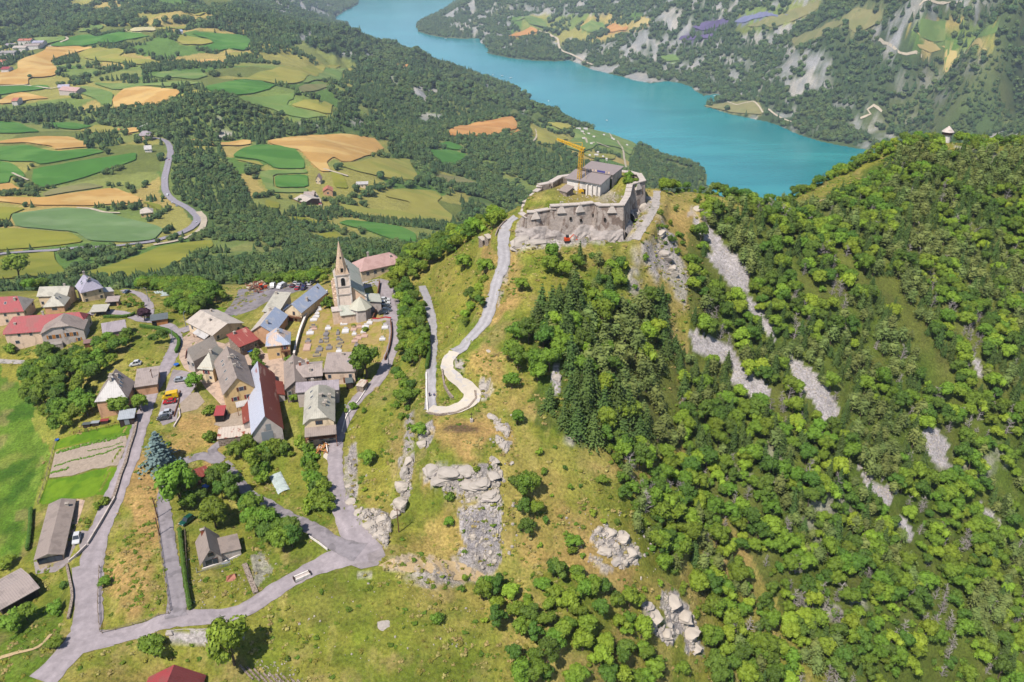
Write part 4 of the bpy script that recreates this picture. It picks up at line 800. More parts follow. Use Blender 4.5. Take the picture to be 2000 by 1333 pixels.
# wooded patches: outline in the picture, spacing, shares, size, wording, gaps
PAT = [
 ([(1330,455),(1395,408),(1560,412),(1700,375),(1750,300),(1850,298),(2200,306),(2600,306),(2600,900),(1900,900),(1650,960),(1340,905),(1310,740),(1345,640),(1400,560),(1360,470)], 3.6, dict(pine_tree=.36, spruce_tree=.22, broadleaf_tree=.34, shrub=.06, dead_tree=.05), (.6, 1.15), "on the steep wooded slope right of the fort", .08),
 ([(1340,905),(1650,960),(1900,900),(2600,900),(2600,1350),(1640,1350),(1400,1350),(1385,1290),(1380,1180),(1290,1120),(1265,1030),(1230,960),(1180,870)], 3.1, dict(pine_tree=.22, spruce_tree=.06, broadleaf_tree=.44, shrub=.23, dead_tree=.07), (.55, 1.12), "on the lower right slope among dry grass strips", .12),
 ([(1045,640),(1090,570),(1150,590),(1290,590),(1325,700),(1275,745),(1340,880),(1160,880),(1045,835),(1060,760),(1090,700)], 3.9, dict(spruce_tree=.42, broadleaf_tree=.26, pine_tree=.32), (.75, 1.3), "in the dark spruce wood below the fort", .12),
 ([(1000,660),(1060,640),(1085,700),(1070,770),(1020,760),(990,720)], 5.6, dict(broadleaf_tree=1.), (.9, 1.2), "in the clump left of the spruce wood", .1),
 ([(1045,498),(1075,480),(1100,500),(1105,545),(1070,560),(1045,530)], 5.4, dict(broadleaf_tree=1.), (.85, 1.1), "below the front wall of the fort", .05),
 ([(1168,470),(1195,462),(1240,470),(1245,500),(1225,505),(1185,490)], 5.2, dict(broadleaf_tree=1.), (.7, .95), "against the right foot of the fort wall", .05),
 ([(1120,520),(1160,500),(1230,520),(1290,600),(1160,590),(1100,570)], 5.0, dict(broadleaf_tree=.5, pine_tree=.3, spruce_tree=.2), (.6, .95), "on the slope below the fort wall", .32),
 ([(1290,400),(1335,405),(1350,470),(1385,560),(1340,560),(1310,480),(1290,430)], 4.6, dict(shrub=.7, broadleaf_tree=.3), (.6, .95), "beside the pale track right of the fort", .35),
 ([(1330,560),(1400,560),(1440,640),(1345,640),(1320,620)], 4.6, dict(broadleaf_tree=.6, pine_tree=.4), (.6, .9), "between the two scree slopes", .2),
 ([(760,560),(778,548),(826,600),(832,700),(800,722),(786,716),(772,640)], 2.9, dict(broadleaf_tree=.6, shrub=.4), (.55, .95), "in the hedge between the church road and the fort road", .08),
 ([(772,740),(806,745),(812,800),(840,840),(800,850),(775,800)], 3.6, dict(broadleaf_tree=.4, shrub=.6), (.5, .8), "on the bank below the hairpin", .3),
 ([(800,500),(850,478),(930,452),(985,425),(975,450),(900,490),(870,505),(835,550),(760,556),(770,535)], 4.4, dict(broadleaf_tree=.95, shrub=.05), (.75, 1.1), "on the spur left of the fort road", .05),
 ([(895,560),(950,510),(970,520),(935,610),(905,650),(890,620),(930,570)], 4.0, dict(broadleaf_tree=.4, shrub=.6), (.5, .8), "on the grassy bank left of the fort road", .4),
 ([(-20,545),(150,556),(300,548),(380,560),(410,575),(430,590),(400,612),(350,612),(355,585),(300,570),(230,560),(150,563),(60,570),(-20,568)], 4.6, dict(broadleaf_tree=.9, shrub=.1), (.8, 1.15), "at the back edge of the village", .12),
 ([(440,556),(520,545),(640,540),(645,556),(560,560),(500,556)], 4.4, dict(broadleaf_tree=.8, shrub=.2), (.6, .85), "behind the junk yard", .05),
 ([(340,560),(400,570),(440,585),(420,612),(370,628),(335,612)], 4.4, dict(broadleaf_tree=1.), (.85, 1.1), "left of the asphalt yard", .1),
 ([(48,745),(100,705),(200,705),(215,720),(185,760),(188,805),(140,848),(70,850)], 4.3, dict(broadleaf_tree=.9, shrub=.1), (.8, 1.2), "in the wood left of the steep roofed house", .05),
 ([(170,692),(200,668),(265,660),(335,655),(340,672),(325,695),(255,728),(185,715)], 4.6, dict(broadleaf_tree=.8, shrub=.2), (.6, .95), "in the gardens left of the village road", .3),
 ([(222,590),(262,585),(300,600),(290,612),(230,606)], 4, dict(shrub=.6, broadleaf_tree=.4), (.5, .8), "beside the carport", .25),
 ([(412,880),(470,868),(505,905),(498,960),(560,1000),(600,1040),(592,1075),(520,1082),(470,1050),(400,1010),(385,985),(420,960),(440,930)], 4.4, dict(broadleaf_tree=.9, shrub=.1), (.8, 1.1), "between the chalet and the old lane", .1),
 ([(300,940),(345,935),(385,955),(375,1000),(320,1000)], 4.6, dict(broadleaf_tree=1.), (.9, 1.2), "over the old lane above the chalet", .05),
 ([(492,868),(545,850),(600,855),(610,890),(640,960),(644,1008),(600,1012),(520,975),(497,935)], 2.5, dict(shrub=1.), (1.0, 1.5), "in the thick hedge below the rusty barn", .1),
 ([(985,945),(1015,930),(1060,985),(1050,1040),(1012,1070),(985,1055)], 3.3, dict(broadleaf_tree=1.), (.65, .95), "in the clump right of the scree gully", .05),
 ([(905,1160),(1000,1150),(1100,1120),(1150,1140),(1250,1175),(1255,1260),(1300,1350),(990,1350),(965,1240)], 4.2, dict(broadleaf_tree=.72, shrub=.2, dead_tree=.04, pine_tree=.04), (.6, 1.0), "in the scrub at the bottom of the slope", .08),
 ([(1140,1180),(1250,1110),(1380,1110),(1400,1350),(1250,1350),(1250,1200)], 4.4, dict(broadleaf_tree=.5, shrub=.4, dead_tree=.1), (.5, .8), "round the pale rock slabs at the bottom", .5),
 ([(1120,880),(1260,900),(1290,1100),(1160,1010),(1170,950)], 4.8, dict(broadleaf_tree=.4, shrub=.6), (.5, .8), "on the dry slope above the pale boulders", .62),
 ([(1330,395),(1400,385),(1560,396),(1700,370),(1690,385),(1560,408),(1400,402)], 4.2, dict(shrub=.75, broadleaf_tree=.25), (.6, 1.0), "along the ridge in front of the lake", .3),
 ([(95,1105),(130,1130),(130,1200),(105,1250),(90,1180)], 4, dict(shrub=1.), (.6, 1.), "on the bank beside the lower road", .5),
 ([(1640,388),(1700,350),(1760,288),(1850,285),(1760,330),(1700,385)], 3.6, dict(shrub=.4, broadleaf_tree=.6), (.6, .95), "on the ridge crest left of the watch tower", .12),
 ([(1040,870),(1160,880),(1250,960),(1290,1110),(1200,1150),(1000,1130),(1060,1050)], 5.5, dict(shrub=1.), (.3, .9), "scattered over the dry slope in the middle", .45),
 ([(1100,520),(1290,430),(1340,600),(1290,600),(1180,560)], 4.6, dict(shrub=.6, broadleaf_tree=.25, pine_tree=.15), (.5, .95), "on the rocky slope below the fort", .35),
 ([(690,720),(800,720),(800,1000),(700,960)], 6, dict(shrub=1.), (.25, .6), "on the bank above the curved road", .7),
 ([(1180,870),(1260,880),(1300,980),(1330,1120),(1400,1300),(1280,1200),(1260,1080),(1200,980)], 3.8, dict(shrub=.55, broadleaf_tree=.35, pine_tree=.1), (.5, .85), "at the edge of the lower wood", .3),
 ([(860,1140),(930,1130),(1010,1150),(960,1250),(930,1200)], 4.2, dict(shrub=.8, broadleaf_tree=.2), (.5, .8), "at the left edge of the bottom scrub", .4),
 ([(560,870),(600,900),(580,960),(520,930)], 3.6, dict(shrub=1.), (.4, .8), "inside the hedged garden", .6),
]
OPEN = [[(530,900),(572,885),(598,915),(603,960),(572,980),(535,955),(520,925)]]+[p for p in SCREES]+[r_[0] for r_ in ROCKS[:1]+ROCKS[10:13]]
def grow_woods():
    for pi_, (poly, sp, mixw, sc, wh, gap) in enumerate(PAT):
        W3 = [at(u, v) for u, v in poly]; W3 = [p for p in W3 if p.y < 470]
        x0, x1 = min(p.x for p in W3)-8, max(p.x for p in W3)+8; y0, y1 = min(p.y for p in W3)-8, max(p.y for p in W3)+8
        r = random.Random(100+pi_); xs = []; ys = []; yy = y0
        while yy < y1:
            xx = x0
            while xx < x1: xs.append(xx+r.uniform(-.42, .42)*sp); ys.append(yy+r.uniform(-.42, .42)*sp); xx += sp
            yy += sp*.92
        X = np.array(xs); Y = np.array(ys); Z = hgt(X, Y); U, Vv = to_px(X, Y, Z)
        k = inpoly(U, Vv, poly) & (Y < 460)
        for o_ in OPEN:
            ou = sum(p[0] for p in o_)/len(o_); ov = sum(p[1] for p in o_)/len(o_); k &= ~inpoly(U, Vv, [(p[0]+5*(1 if p[0] > ou else -1), p[1]+(27 if p[1] > ov else 6)) for p in o_])
        # gaps run down the fall line
        g = fbm((X*.83+Y*.55)/9, (X*-.55+Y*.83)/34, 3, 500+pi_)
        thr = np.quantile(g, gap) if gap > 0 else -1
        k &= g > thr
        sel = fbm(X/18, Y/18, 2, 640)
        names = list(mixw); cum = np.cumsum([mixw[n_] for n_ in names])
        for i in np.nonzero(k)[0]:
            if not road_clear(X[i], Y[i]) or not free(X[i], Y[i], 1.): continue
            q = min(.999, max(0, (sel[i]-.3)/.4*.55+r.random()*.45)); kd = names[int(np.searchsorted(cum, q*cum[-1]))] if 'dead_tree' not in names or r.random() > mixw.get('dead_tree', 0) else 'dead_tree'
            s_ = r.uniform(*sc)*(1.25 if kd == 'shrub' else 1)
            var = None
            if kd == 'broadleaf_tree': var = r.choice([0,1,2,3,4,5,6,7] if 'fort' in wh or 'slope' in wh else [0,1,2,3,4,5])
            plant(kd, X[i], Y[i], s_*(.72 if kd == 'spruce_tree' and pi_ < 2 else 1), wh, None, var, r.uniform(.8, 1.25)*(1.3 if kd == 'spruce_tree' and pi_ < 2 else 1))
SOLO = [ # base pixel, crown width in pixels, kind, height factor, label
 (457,1299,86,"broadleaf_tree",1.25,"large leafy tree with visible trunk between the stone path and the meadow"),(303,1283,56,"broadleaf_tree",.75,"round leafy tree standing alone above the red roof at the bottom"),
 (718,906,40,"broadleaf_tree",.75,"round dark green tree alone on the bank right of the curved road"),(716,738,62,"broadleaf_tree",1.2,"big leafy tree beside the cemetery and the seamed roof"),(240,812,44,"broadleaf_tree",.95,"round tree in front of the steep roofed house"),
 (275,803,36,"broadleaf_tree",.95,"tree between the flat roofed garage and the wood shed"),(316,908,60,"blue",.66,"blue green spruce beside the village road"),(352,985,84,"broadleaf_tree",1.1,"wide tree leaning over the old lane near the rusty shed"),
 (422,1032,62,"broadleaf_tree",1.0,"dense tree directly behind the chalet"),(414,806,32,"shrub",.7,"clipped rounded yellow green bush above the little red roofed shed"),(412,862,32,"shrub",.9,"bright round bush left of the barn's low roof"),
 (876,1026,28,"broadleaf_tree",.6,"small round bush alone on the dry slope left of the scree"),(1018,568,36,"broadleaf_tree",.8,"round tree right of the fort road above the dry patch"),(1176,946,28,"broadleaf_tree",.7,"small dark tree alone on the dry slope"),
 (882,978,24,"shrub",1.2,"small bush in front of the grey rock ledges"),(1120,1066,40,"broadleaf_tree",.6,"low bush left of the pale boulders"),(856,1216,32,"shrub",.9,"grey green bush on the lower meadow edge"),(681,1194,16,"shrub",.8,"small round bush alone in the lower meadow"),
 (932,921,18,"shrub",.9,"small bush on top of the rock outcrop"),(205,1144,28,"broadleaf_tree",.6,"low dark bush beside the wide lower road"),(30,1228,46,"broadleaf_tree",.7,"dark round bush below the barn roof at the left edge"),
 (54,1212,42,"broadleaf_tree",.7,"light green round bush below the barn roof at the left edge"),(113,1198,34,"broadleaf_tree",.7,"dark bush at the end of the stone wall, lower left"),(110,1265,32,"broadleaf_tree",.6,"dark bush beside the track at the lower left"),
 (907,528,40,"broadleaf_tree",.9,"round dark green tree left of the upper fort road"),(948,536,44,"broadleaf_tree",.8,"broad tree beside the upper fort road"),(283,627,32,"plum",.8,"purple leaved tree beside the garage"),
 (640,602,26,"shrub",1.4,"clipped green bush beside the church wall"),(800,790,46,"broadleaf_tree",.8,"bushy tree below the lower fort road"),(820,850,38,"broadleaf_tree",.7,"bushy tree under the white hairpin"),
 (1010,830,34,"broadleaf_tree",1.0,"tree at the left edge of the spruce wood"),(384,762,40,"broadleaf_tree",.9,"garden tree beside the silver car"),(190,575,26,"broadleaf_tree",.9,"tree in front of the lilac roofed house"),
 (208,985,22,"shrub",1.0,"round garden bush right of the bungalow"),(190,993,20,"shrub",1.0,"dark garden bush beside the bungalow drive"),(170,1022,14,"shrub",.7,"little bush on the bungalow lawn"),(12,1110,36,"broadleaf_tree",.6,"dark bush at the left edge above the barn roof"),
 (40,545,50,"broadleaf_tree",.9,"tree behind the red and grey roofed house"),(565,715,30,"shrub",1.1,"bush in the courtyard below the yellow house"),(498,705,30,"shrub",1.2,"leafy bush beside the rusty red roof"),(505,725,30,"shrub",1.2,"leafy bush in the lane between the roofs"),
 (690,800,22,"shrub",1.0,"bush beside the cream roofed house"),(678,805,14,"shrub",1.0,"small round tree at the road edge right of the cream roof"),(1000,760,40,"broadleaf_tree",.9,"tree above the trail at the edge of the dark wood"),
 (575,785,24,"broadleaf_tree",.8,"bush squeezed between the rusty barn and the cream roof"),(690,640,12,"shrub",1.,"little bush at the church steps"),(712,648,16,"shrub",1.,"dark bush among the upper graves"),
 (110,700,30,"shrub",1.2,"bush behind the terrace steps"),(20,690,26,"shrub",1.,"bush in the corner of the farmhouse garden"),(1060,1155,40,"broadleaf_tree",.7,"bush left of the bottom scrub"),(1125,1130,34,"broadleaf_tree",.9,"upright bush above the bottom scrub"),
 (560,1290,14,"shrub",1.,"small bush right of the stone rows"),(640,620,1,"shrub",1.,None),(1236,374,26,"shrub",1.,"bush inside the fort against the right rampart"),(1224,360,24,"shrub",1.,"bush on the green mound right of the barracks"),(1230,348,20,"shrub",1.,"bush on the rear corner of the fort mound"),(1240,360,18,"broadleaf_tree",.7,"little tree on the fort's right mound"),(330,870,12,"shrub",.8,"scrubby bush on the dry bank"),(265,1000,1,"shrub",1.,None)]
LMK = [(1400,480,"upper scree chute"),(1480,610,"narrow middle scree"),(1425,700,"pale middle scree"),(1590,760,"long lower scree"),(1835,862,"round grey scree"),(1705,950,"forked small scree"),(1766,1036,"thin lower scree"),(1930,1005,"last scree at right"),(1842,290,"watch tower"),(1600,400,"ridge footpath"),(1700,730,"dry grass gap"),(1985,420,"upper right edge"),(1985,680,"middle of the right edge"),(1985,900,"right edge lower down"),(1985,1150,"lower right edge"),(1960,1310,"bottom right corner"),(1290,500,"grey crag"),(1310,1210,"pale bottom slabs"),(1205,1070,"pale boulders"),(1500,1310,"bottom edge"),(1750,1310,"bottom edge"),(1100,1310,"bottom edge"),(1450,1120,"dry grass strips"),(1620,1120,"middle of the lower slope"),(1180,760,"spruce wood"),(1150,620,"wood top"),(900,790,"white hairpin"),(690,600,"church"),(985,450,"upper fort road"),(1120,450,"fort wall"),(540,560,"junk yard"),(220,770,"steep roofed house"),(90,690,"farmhouse garden"),(40,640,"long red roof"),(400,640,"wide cream roof"),(520,850,"rusty barn"),(640,960,"curved road"),(420,1060,"chalet"),(345,950,"rusty shed"),(840,640,"lower fort road"),(1030,1000,"scree gully"),(990,900,"rock ledges"),(180,1180,"wide bottom road"),(745,520,"pink roof")]
def where(t, z):
    u, v = to_px(t[1], t[2], z); b = min(LMK, key=lambda l: math.hypot(l[0]-u, (l[1]-v)*1.3)); du, dv = u-b[0], v-b[1]; d = math.hypot(du, dv)
    side = ("right of" if du > 0 else "left of") if abs(du) > abs(dv)*1.3 else ("below" if dv > 0 else "above") if abs(dv) > abs(du)*1.3 else ("below right of" if du > 0 else "below left of") if dv > 0 else ("above right of" if du > 0 else "above left of")
    return ("close "+side if d < 45 else side if d < 100 else "well "+side)+" the "+b[2]
def looks(t):
    kd, s_, var = t[0], t[3], t[5]; sz = "small" if s_ < .68 else "large" if s_ > .9 else "middling"; wd = "" if .93 < t[8] < 1.07 else "squat " if t[8] <= .93 else "slim "
    return sz+" "+wd+{"broadleaf_tree": ("dark leafy tree" if var in (4, 5) else "yellow green leafy tree" if var in (6, 7) else "green leafy tree"), "pine_tree": "olive flat topped pine", "spruce_tree": "dark pointed spruce", "shrub": ["green bush","dark bush","yellow green bush","green bush"][var % 4], "dead_tree": "bare grey dead tree"}[kd]
def build_trees():
    grow_woods()
    r = random.Random(77)
    for u in range(1296, 2500, 7):
        for k in range(2 if u < 1560 else 4):
            p = crest(u+r.uniform(-4, 4)); d = Vector((p.x, p.y, 0)).normalized(); q = p-d*r.uniform(-1.5, 4 if u < 1560 else 17)
            if u < 1560 and r.random() < .45: continue
            kd = r.choices(("broadleaf_tree", "shrub", "pine_tree"), (.5, .4, .1) if u > 1600 else (.22, .75, .03))[0]
            if free(q.x, q.y, 1.) and road_clear(q.x, q.y, .3): plant(kd, q.x, q.y, r.uniform(.5, .95), "on the ridge", None, None, r.uniform(.85, 1.1))
    for u, v, wpx, kd, hf, lab in SOLO:
        if not lab: continue
        p = at(u, v); sl = math.sqrt(p.x**2+p.y**2+(CAM_Z-p.z)**2); wm = wpx*sl/FPX; leaf = None; K_ = kd
        if kd == "blue": K_ = "spruce_tree"; leaf = BLUESP
        if kd == "plum": K_ = "broadleaf_tree"; leaf = PLUM
        s_ = wm/2/KINDS[K_]["r"]*.92; var = 1 if K_ == 'broadleaf_tree' else 0
        plant(K_, p.x, p.y, s_, lab, None, var, hf, True, leaf)
    X = np.array([t[1] for t in TREES]); Y = np.array([t[2] for t in TREES]); Z = hgt(X, Y)
    size = []
    for t, z in zip(TREES, Z):
        d = math.sqrt(t[1]**2+t[2]**2+(CAM_Z-z)**2); u, v = to_px(t[1], t[2], z); vis = -30 < u < 2030 and -30 < v < 1370
        size.append((1e6 if t[9] else KINDS[t[0]]["h"]*t[3]*t[8]/d)*(1 if vis else .001))
    by = {}
    for i, t in enumerate(TREES): by.setdefault(t[0], []).append(i)
    nice = {"broadleaf_tree":"leafy green tree", "pine_tree":"olive green pine with flat layered crown", "spruce_tree":"dark pointed spruce", "shrub":"low green bush", "dead_tree":"bare grey dead tree"}
    nn = 0
    for kd, idx in by.items():
        idx.sort(key=lambda i: -size[i]); K_ = KINDS[kd]; rest = []
        for r_, i in enumerate(idx):
            t = TREES[i]
            if r_ >= 300 or size[i] < .01*.2: rest.append(i); continue
            lab = t[6] if t[9] else looks(t)+", "+where(t, Z[i]); grp = None if t[9] else (kd.replace("_", " ")+"s round the landmarks of the hill" if 0 else kd.replace("_", " ")+"s on the hill")
            cme = K_["c"][t[5]]; loc = (t[1], t[2], Z[i]-.12); ws = .86+.28*((i*37) % 100)/100; scl = (t[3]*ws, t[3]*(1.9-ws*.9), t[3]*t[8])
            if t[10]:
                cme = cme.copy(); cme.materials.clear(); cme.materials.append(t[10])
            cat = {"shrub":"bush"}.get(kd, "tree")
            if K_["t"]:
                e = empty(kd, loc, t[4], lab, cat, grp); e.scale = scl
                o = bpy.data.objects.new("crown", cme); C.objects.link(o); o.parent = e
                o = bpy.data.objects.new("trunk", K_["t"][i % len(K_["t"])]); C.objects.link(o); o.parent = e
            else:
                o = bpy.data.objects.new(kd, cme); C.objects.link(o); o.location = loc; o.rotation_euler = (0, 0, t[4]); o.scale = scl; tag(o, lab, cat, grp)
            nn += 1
        if rest:
            scatter(kd+"s_scattered", [(TREES[i][1], TREES[i][2], Z[i]-.15, TREES[i][3], TREES[i][4], TREES[i][5]) for i in rest], K_["c"], "%ss filling the rest of the slopes" % kd.replace("_", " "), K_["t"][0] if K_["t"] else None)
    print("TREES", len(TREES), {k: len(v) for k, v in by.items()}, "individual", nn)
PROTO = []
def scatter(name, pts, meshes, label, trunk=None):
    """one object that carries a whole mass of like plants: points, each with a model placed on it"""
    me = bpy.data.meshes.new(name); P = np.array(pts, float); me.vertices.add(len(P)); me.vertices.foreach_set("co", P[:, :3].astype(np.float32).ravel())
    for nm, c_ in (("sc", 3), ("rz", 4)):
        a = me.attributes.new(nm, 'FLOAT', 'POINT'); a.data.foreach_set("value", P[:, c_].astype(np.float32))
    a = me.attributes.new("vi", 'INT', 'POINT'); a.data.foreach_set("value", P[:, 5].astype(np.int32))
    o = bpy.data.objects.new(name, me); C.objects.link(o); tag(o, label, kind="stuff")
    ng = bpy.data.node_groups.new(name, 'GeometryNodeTree'); ng.interface.new_socket("Geometry", in_out='INPUT', socket_type='NodeSocketGeometry'); ng.interface.new_socket("Geometry", in_out='OUTPUT', socket_type='NodeSocketGeometry')
    n = ng.nodes; L = ng.links; gi = n.new("NodeGroupInput"); go = n.new("NodeGroupOutput"); ip = n.new("GeometryNodeInstanceOnPoints"); jg = n.new("GeometryNodeJoinGeometry")
    for k, m_ in reversed(list(enumerate(meshes))):
        po = bpy.data.objects.new("model", m_); PROTO.append(po); oi = n.new("GeometryNodeObjectInfo"); oi.inputs["Object"].default_value = po; oi.inputs["As Instance"].default_value = True; L.new(oi.outputs["Geometry"], jg.inputs[0])
    def at_(nm, ty):
        q = n.new("GeometryNodeInputNamedAttribute"); q.data_type = ty; q.inputs["Name"].default_value = nm; return q.outputs["Attribute"]
    L.new(gi.outputs[0], ip.inputs["Points"]); L.new(jg.outputs[0], ip.inputs["Instance"]); ip.inputs["Pick Instance"].default_value = True; L.new(at_("vi", 'INT'), ip.inputs["Instance Index"])
    cx = n.new("ShaderNodeCombineXYZ"); L.new(at_("rz", 'FLOAT'), cx.inputs[2]); L.new(cx.outputs[0], ip.inputs["Rotation"]); L.new(at_("sc", 'FLOAT'), ip.inputs["Scale"]); L.new(ip.outputs[0], go.inputs[0])
    md = o.modifiers.new("plants", 'NODES'); md.node_group = ng; return o
def build_tufts():
    TM = [mat("grass_tuft", alb(142,144,62), .9, .05, .3, .8, random_obj=.22), mat("dry_tuft", alb(172,160,96), .9, .05, .3, .8, random_obj=.2), mat("green_tuft", alb(98,124,44), .9, .05, .3, .8, random_obj=.2)]
    ms = []
    for k, m_ in enumerate(TM*2):
        r = random.Random(k); b = MB()
        for j in range(4): b.blob((r.uniform(-.6, .6), r.uniform(-.6, .6), .1), (r.uniform(.3, .6), r.uniform(.3, .6), r.uniform(.2, .42)), 0, ICO1, .35, r)
        for j in range(14): b.quad((r.uniform(-.9, .9), r.uniform(-.9, .9), .25), (r.gauss(0, .6), r.gauss(0, .6), 1), .4, .6, 0, r)
        ms.append(b.mesh("tuft", [m_]))
    r = np.random.RandomState(9); X = r.uniform(-190, 300, 60000); Y = r.uniform(100, 420, 60000); Z = hgt(X, Y); U, V = to_px(X, Y, Z)
    nz = fbm(X/11, Y/11, 3, 71); k = (U > -60) & (U < 2060) & (V < 1380) & (V > 250) & (r.rand(60000) < .15+.85*sstep(.45, .6, nz))
    for poly in (PAT[0][0], PAT[1][0], [(-60,690),(60,740),(95,870),(60,1010),(30,1100),(-60,1130)], [(76,982),(104,860),(272,822),(230,930),(212,970)], [(345,650),(570,560),(760,560),(770,700),(640,900),(430,850),(320,830)], [(1015,440),(1060,350),(1250,335),(1260,360),(1220,410)]): k &= ~inpoly(U, V, poly)
    X, Y, Z = X[k], Y[k], Z[k]; k = np.array([road_clear(a, b, .3) for a, b in zip(X, Y)]) ; X, Y, Z = X[k], Y[k], Z[k]; n_ = len(X)
    scatter("grass_tufts", np.stack([X, Y, Z, r.uniform(.35, 1.0, n_)**1.5, r.uniform(0, 6.28, n_), r.randint(0, 6, n_)], 1), ms, "tufts of taller grass over the meadows")
    print("tufts", n_)
def build_far_woods():
    r = np.random.RandomState(5)
    MODB = [mid_broad(s).mesh("m", [MIDL]) for s in range(3)]+[mid_broad(s+5).mesh("m", [MIDD]) for s in range(2)]+[mid_conifer(s).mesh("m", [MIDD]) for s in range(2)]
    for name, y0, y1, sp, hs, lab in (("valley_wood", 428, 1050, 6.2, (3.0, 4.4), "mixed woodland covering the valley side below the village"), ("plateau_wood", 1050, 2300, 9.6, (4.6, 7.4), "woods and hedges between the fields"), ("hill_wood", 2300, 7600, 15, (8, 13), "woods on the far hills above the lake")):
        xs = np.arange(-.80*y1, .80*y1, sp); ys = np.arange(y0, y1, sp); X, Y = np.meshgrid(xs, ys); X = (X+r.uniform(-.5, .5, X.shape)*sp).ravel(); Y = (Y+r.uniform(-.5, .5, Y.shape)*sp).ravel()
        k = (np.abs(X/Y) < .80); X, Y = X[k], Y[k]
        fi = (X/Y-A0)/(A1-A0)*(NA-1); fj = (np.log(Y)-L0)/(L1-L0)*(NL-1)
        Z = bil(GZ, fi, fj); Fd = bil(forest, fi, fj); U, Vv = to_px(X, Y, Z)
        dn = fbm(X/55, Y/55, 3, 900); dn2 = fbm(X/220, Y/220, 3, 901)
        pr = np.clip(Fd, 0, 1)*(sstep(.22, .34, .5*dn+.5*dn2) if y0 > 2000 else sstep(.30+.07*(y0 > 1000), .42+.04*(y0 > 1000), .5*dn+.5*dn2))
        if y0 < 1000: pr = pr*(.55+.45*sstep(.4, .5, dn))
        k = (r.rand(len(X)) < pr) & (Z > 2.0) & (U > -160) & (U < 2160) & (Vv > -60)
        # leave out what the near ridges hide
        sl = (CAM_Z-Z-6)/Y; smax = np.zeros(len(X))
        ridge = np.min((CAM_Z-GZ)/GY+np.where(GY < 425, 0, 9), axis=1)   # lowest sight line slope that clears the near hills
        rs = ridge[np.clip(np.round(fi).astype(int), 0, NA-1)]
        k &= (sl < rs+.05)
        X, Y, Z = X[k], Y[k], Z[k]
        for P in FARROADS:
            d = np.full(len(X), 1e9); b = (X > P[0][0]) & (X < P[0][1]) & (Y > P[0][2]) & (Y < P[0][3])
            if b.any():
                d[b], _ = seg_dist(X[b], Y[b], P[1]); kk = d > P[2]; X, Y, Z = X[kk], Y[kk], Z[kk]
        n_ = len(X); s_ = r.uniform(*hs, n_); cn = fbm(X/130, Y/130, 3, 77); vi = np.where(r.rand(n_) < sstep(.4, .6, cn)*.6, r.randint(5, 7, n_), r.randint(0, 5, n_))
        scatter(name, np.stack([X, Y, Z-.4, s_, r.uniform(0, 6.28, n_), vi], 1), MODB, lab)
        print(name, n_)
# ---------------------------------------------------------------- buildings
def stucco(nm, c):
    c = tuple(min(.72, x*1.32) for x in c); return mat(nm, c, .95, .1, .13, .9, second=(tuple(x*.72 for x in c), .6, .6, (1, 1, .5)), bump=.03)
ST = {"beige": stucco("stucco_beige", alb(226,196,170)), "grey": stucco("stucco_grey", alb(194,180,170)), "cream": stucco("stucco_cream", alb(228,204,170)), "yellow": stucco("stucco_yellow", alb(224,188,132)), "orange": stucco("stucco_peach", alb(206,160,124)), "peach": stucco("pale_peach", alb(240,204,172)), "pale": stucco("pale_stone_render", alb(240,218,200)), "white": stucco("whitewash", alb(226,216,206)),
 "stone": mat("rubble_stone", alb(176,158,142), .95, .1, .3, 2.2, second=(alb(128,112,100), .55, 2.5, (1,1,1)), bump=.12), "brown": mat("brown_timber", alb(120,82,62), .9, .1, .25, 1.5), "dark": mat("dark_timber", alb(76,62,56), .9, .1, .25, 1.5), "brick": mat("orange_brick", alb(206,142,84), .9, .1, .2, 3)}
def rf(nm, c, c2=None, th=.56, period=.55, depth=.05, sc=.35, st=(1,1,1), rough=.6, spec=.3, var=.08, ax=0, metal=0.):
    return mat(nm, c, rough, spec, var, 1.2, stripes=(ax, period, depth), second=(c2 or tuple(x*.82 for x in c), th, sc, st), metal=metal)
RO = {"taupe": rf("roof_taupe", alb(172,154,142)), "taupe2": rf("roof_taupe_pale", alb(188,170,160)), "grey": rf("roof_grey", alb(176,166,158)), "cream": rf("roof_cream", alb(216,200,184)), "sand": rf("roof_sand", alb(206,198,180)), "red": rf("roof_red", alb(178,72,74), alb(164,84,80)), "rust": rf("roof_rust", alb(150,72,56), alb(196,150,130), .6, .9, .06, .5, (1, .25, 1)),
 "redpatch": rf("roof_faded_red", alb(172,84,74), alb(212,160,140), .63, .8, .05, .4, (1, .3, 1)), "lilac": rf("roof_lilac", alb(192,184,200)), "blue": rf("roof_blue_metal", alb(176,188,212), alb(196,200,212), .55, .6, .05), "bluewhite": rf("roof_white_metal", alb(206,208,222), alb(176,100,84), .655, 1.1, .08, .6, (1.4, .2, 1), .5, .4), "patch": rf("roof_blue_patched", alb(182,192,212), alb(226,198,178), .5, .7, .05, .3),
 "white": rf("roof_white", alb(214,206,200)), "pink": rf("roof_pink", alb(210,170,160), alb(198,158,148)), "green": rf("roof_greygreen", alb(208,206,190), alb(192,194,176)), "lil2": rf("roof_mauve", alb(178,164,168)), "darkm": rf("roof_dark_metal", alb(112,118,118)), "tile": rf("roof_orange_tile", alb(206,130,100), alb(190,116,92)), "brownm": rf("roof_brown", alb(146,112,104)), "silver": rf("roof_silver", alb(186,190,194)), "rustwhite": rf("roof_rusty_sheet", alb(222,204,186), alb(164,86,64), .56, .9, .05, .35)}
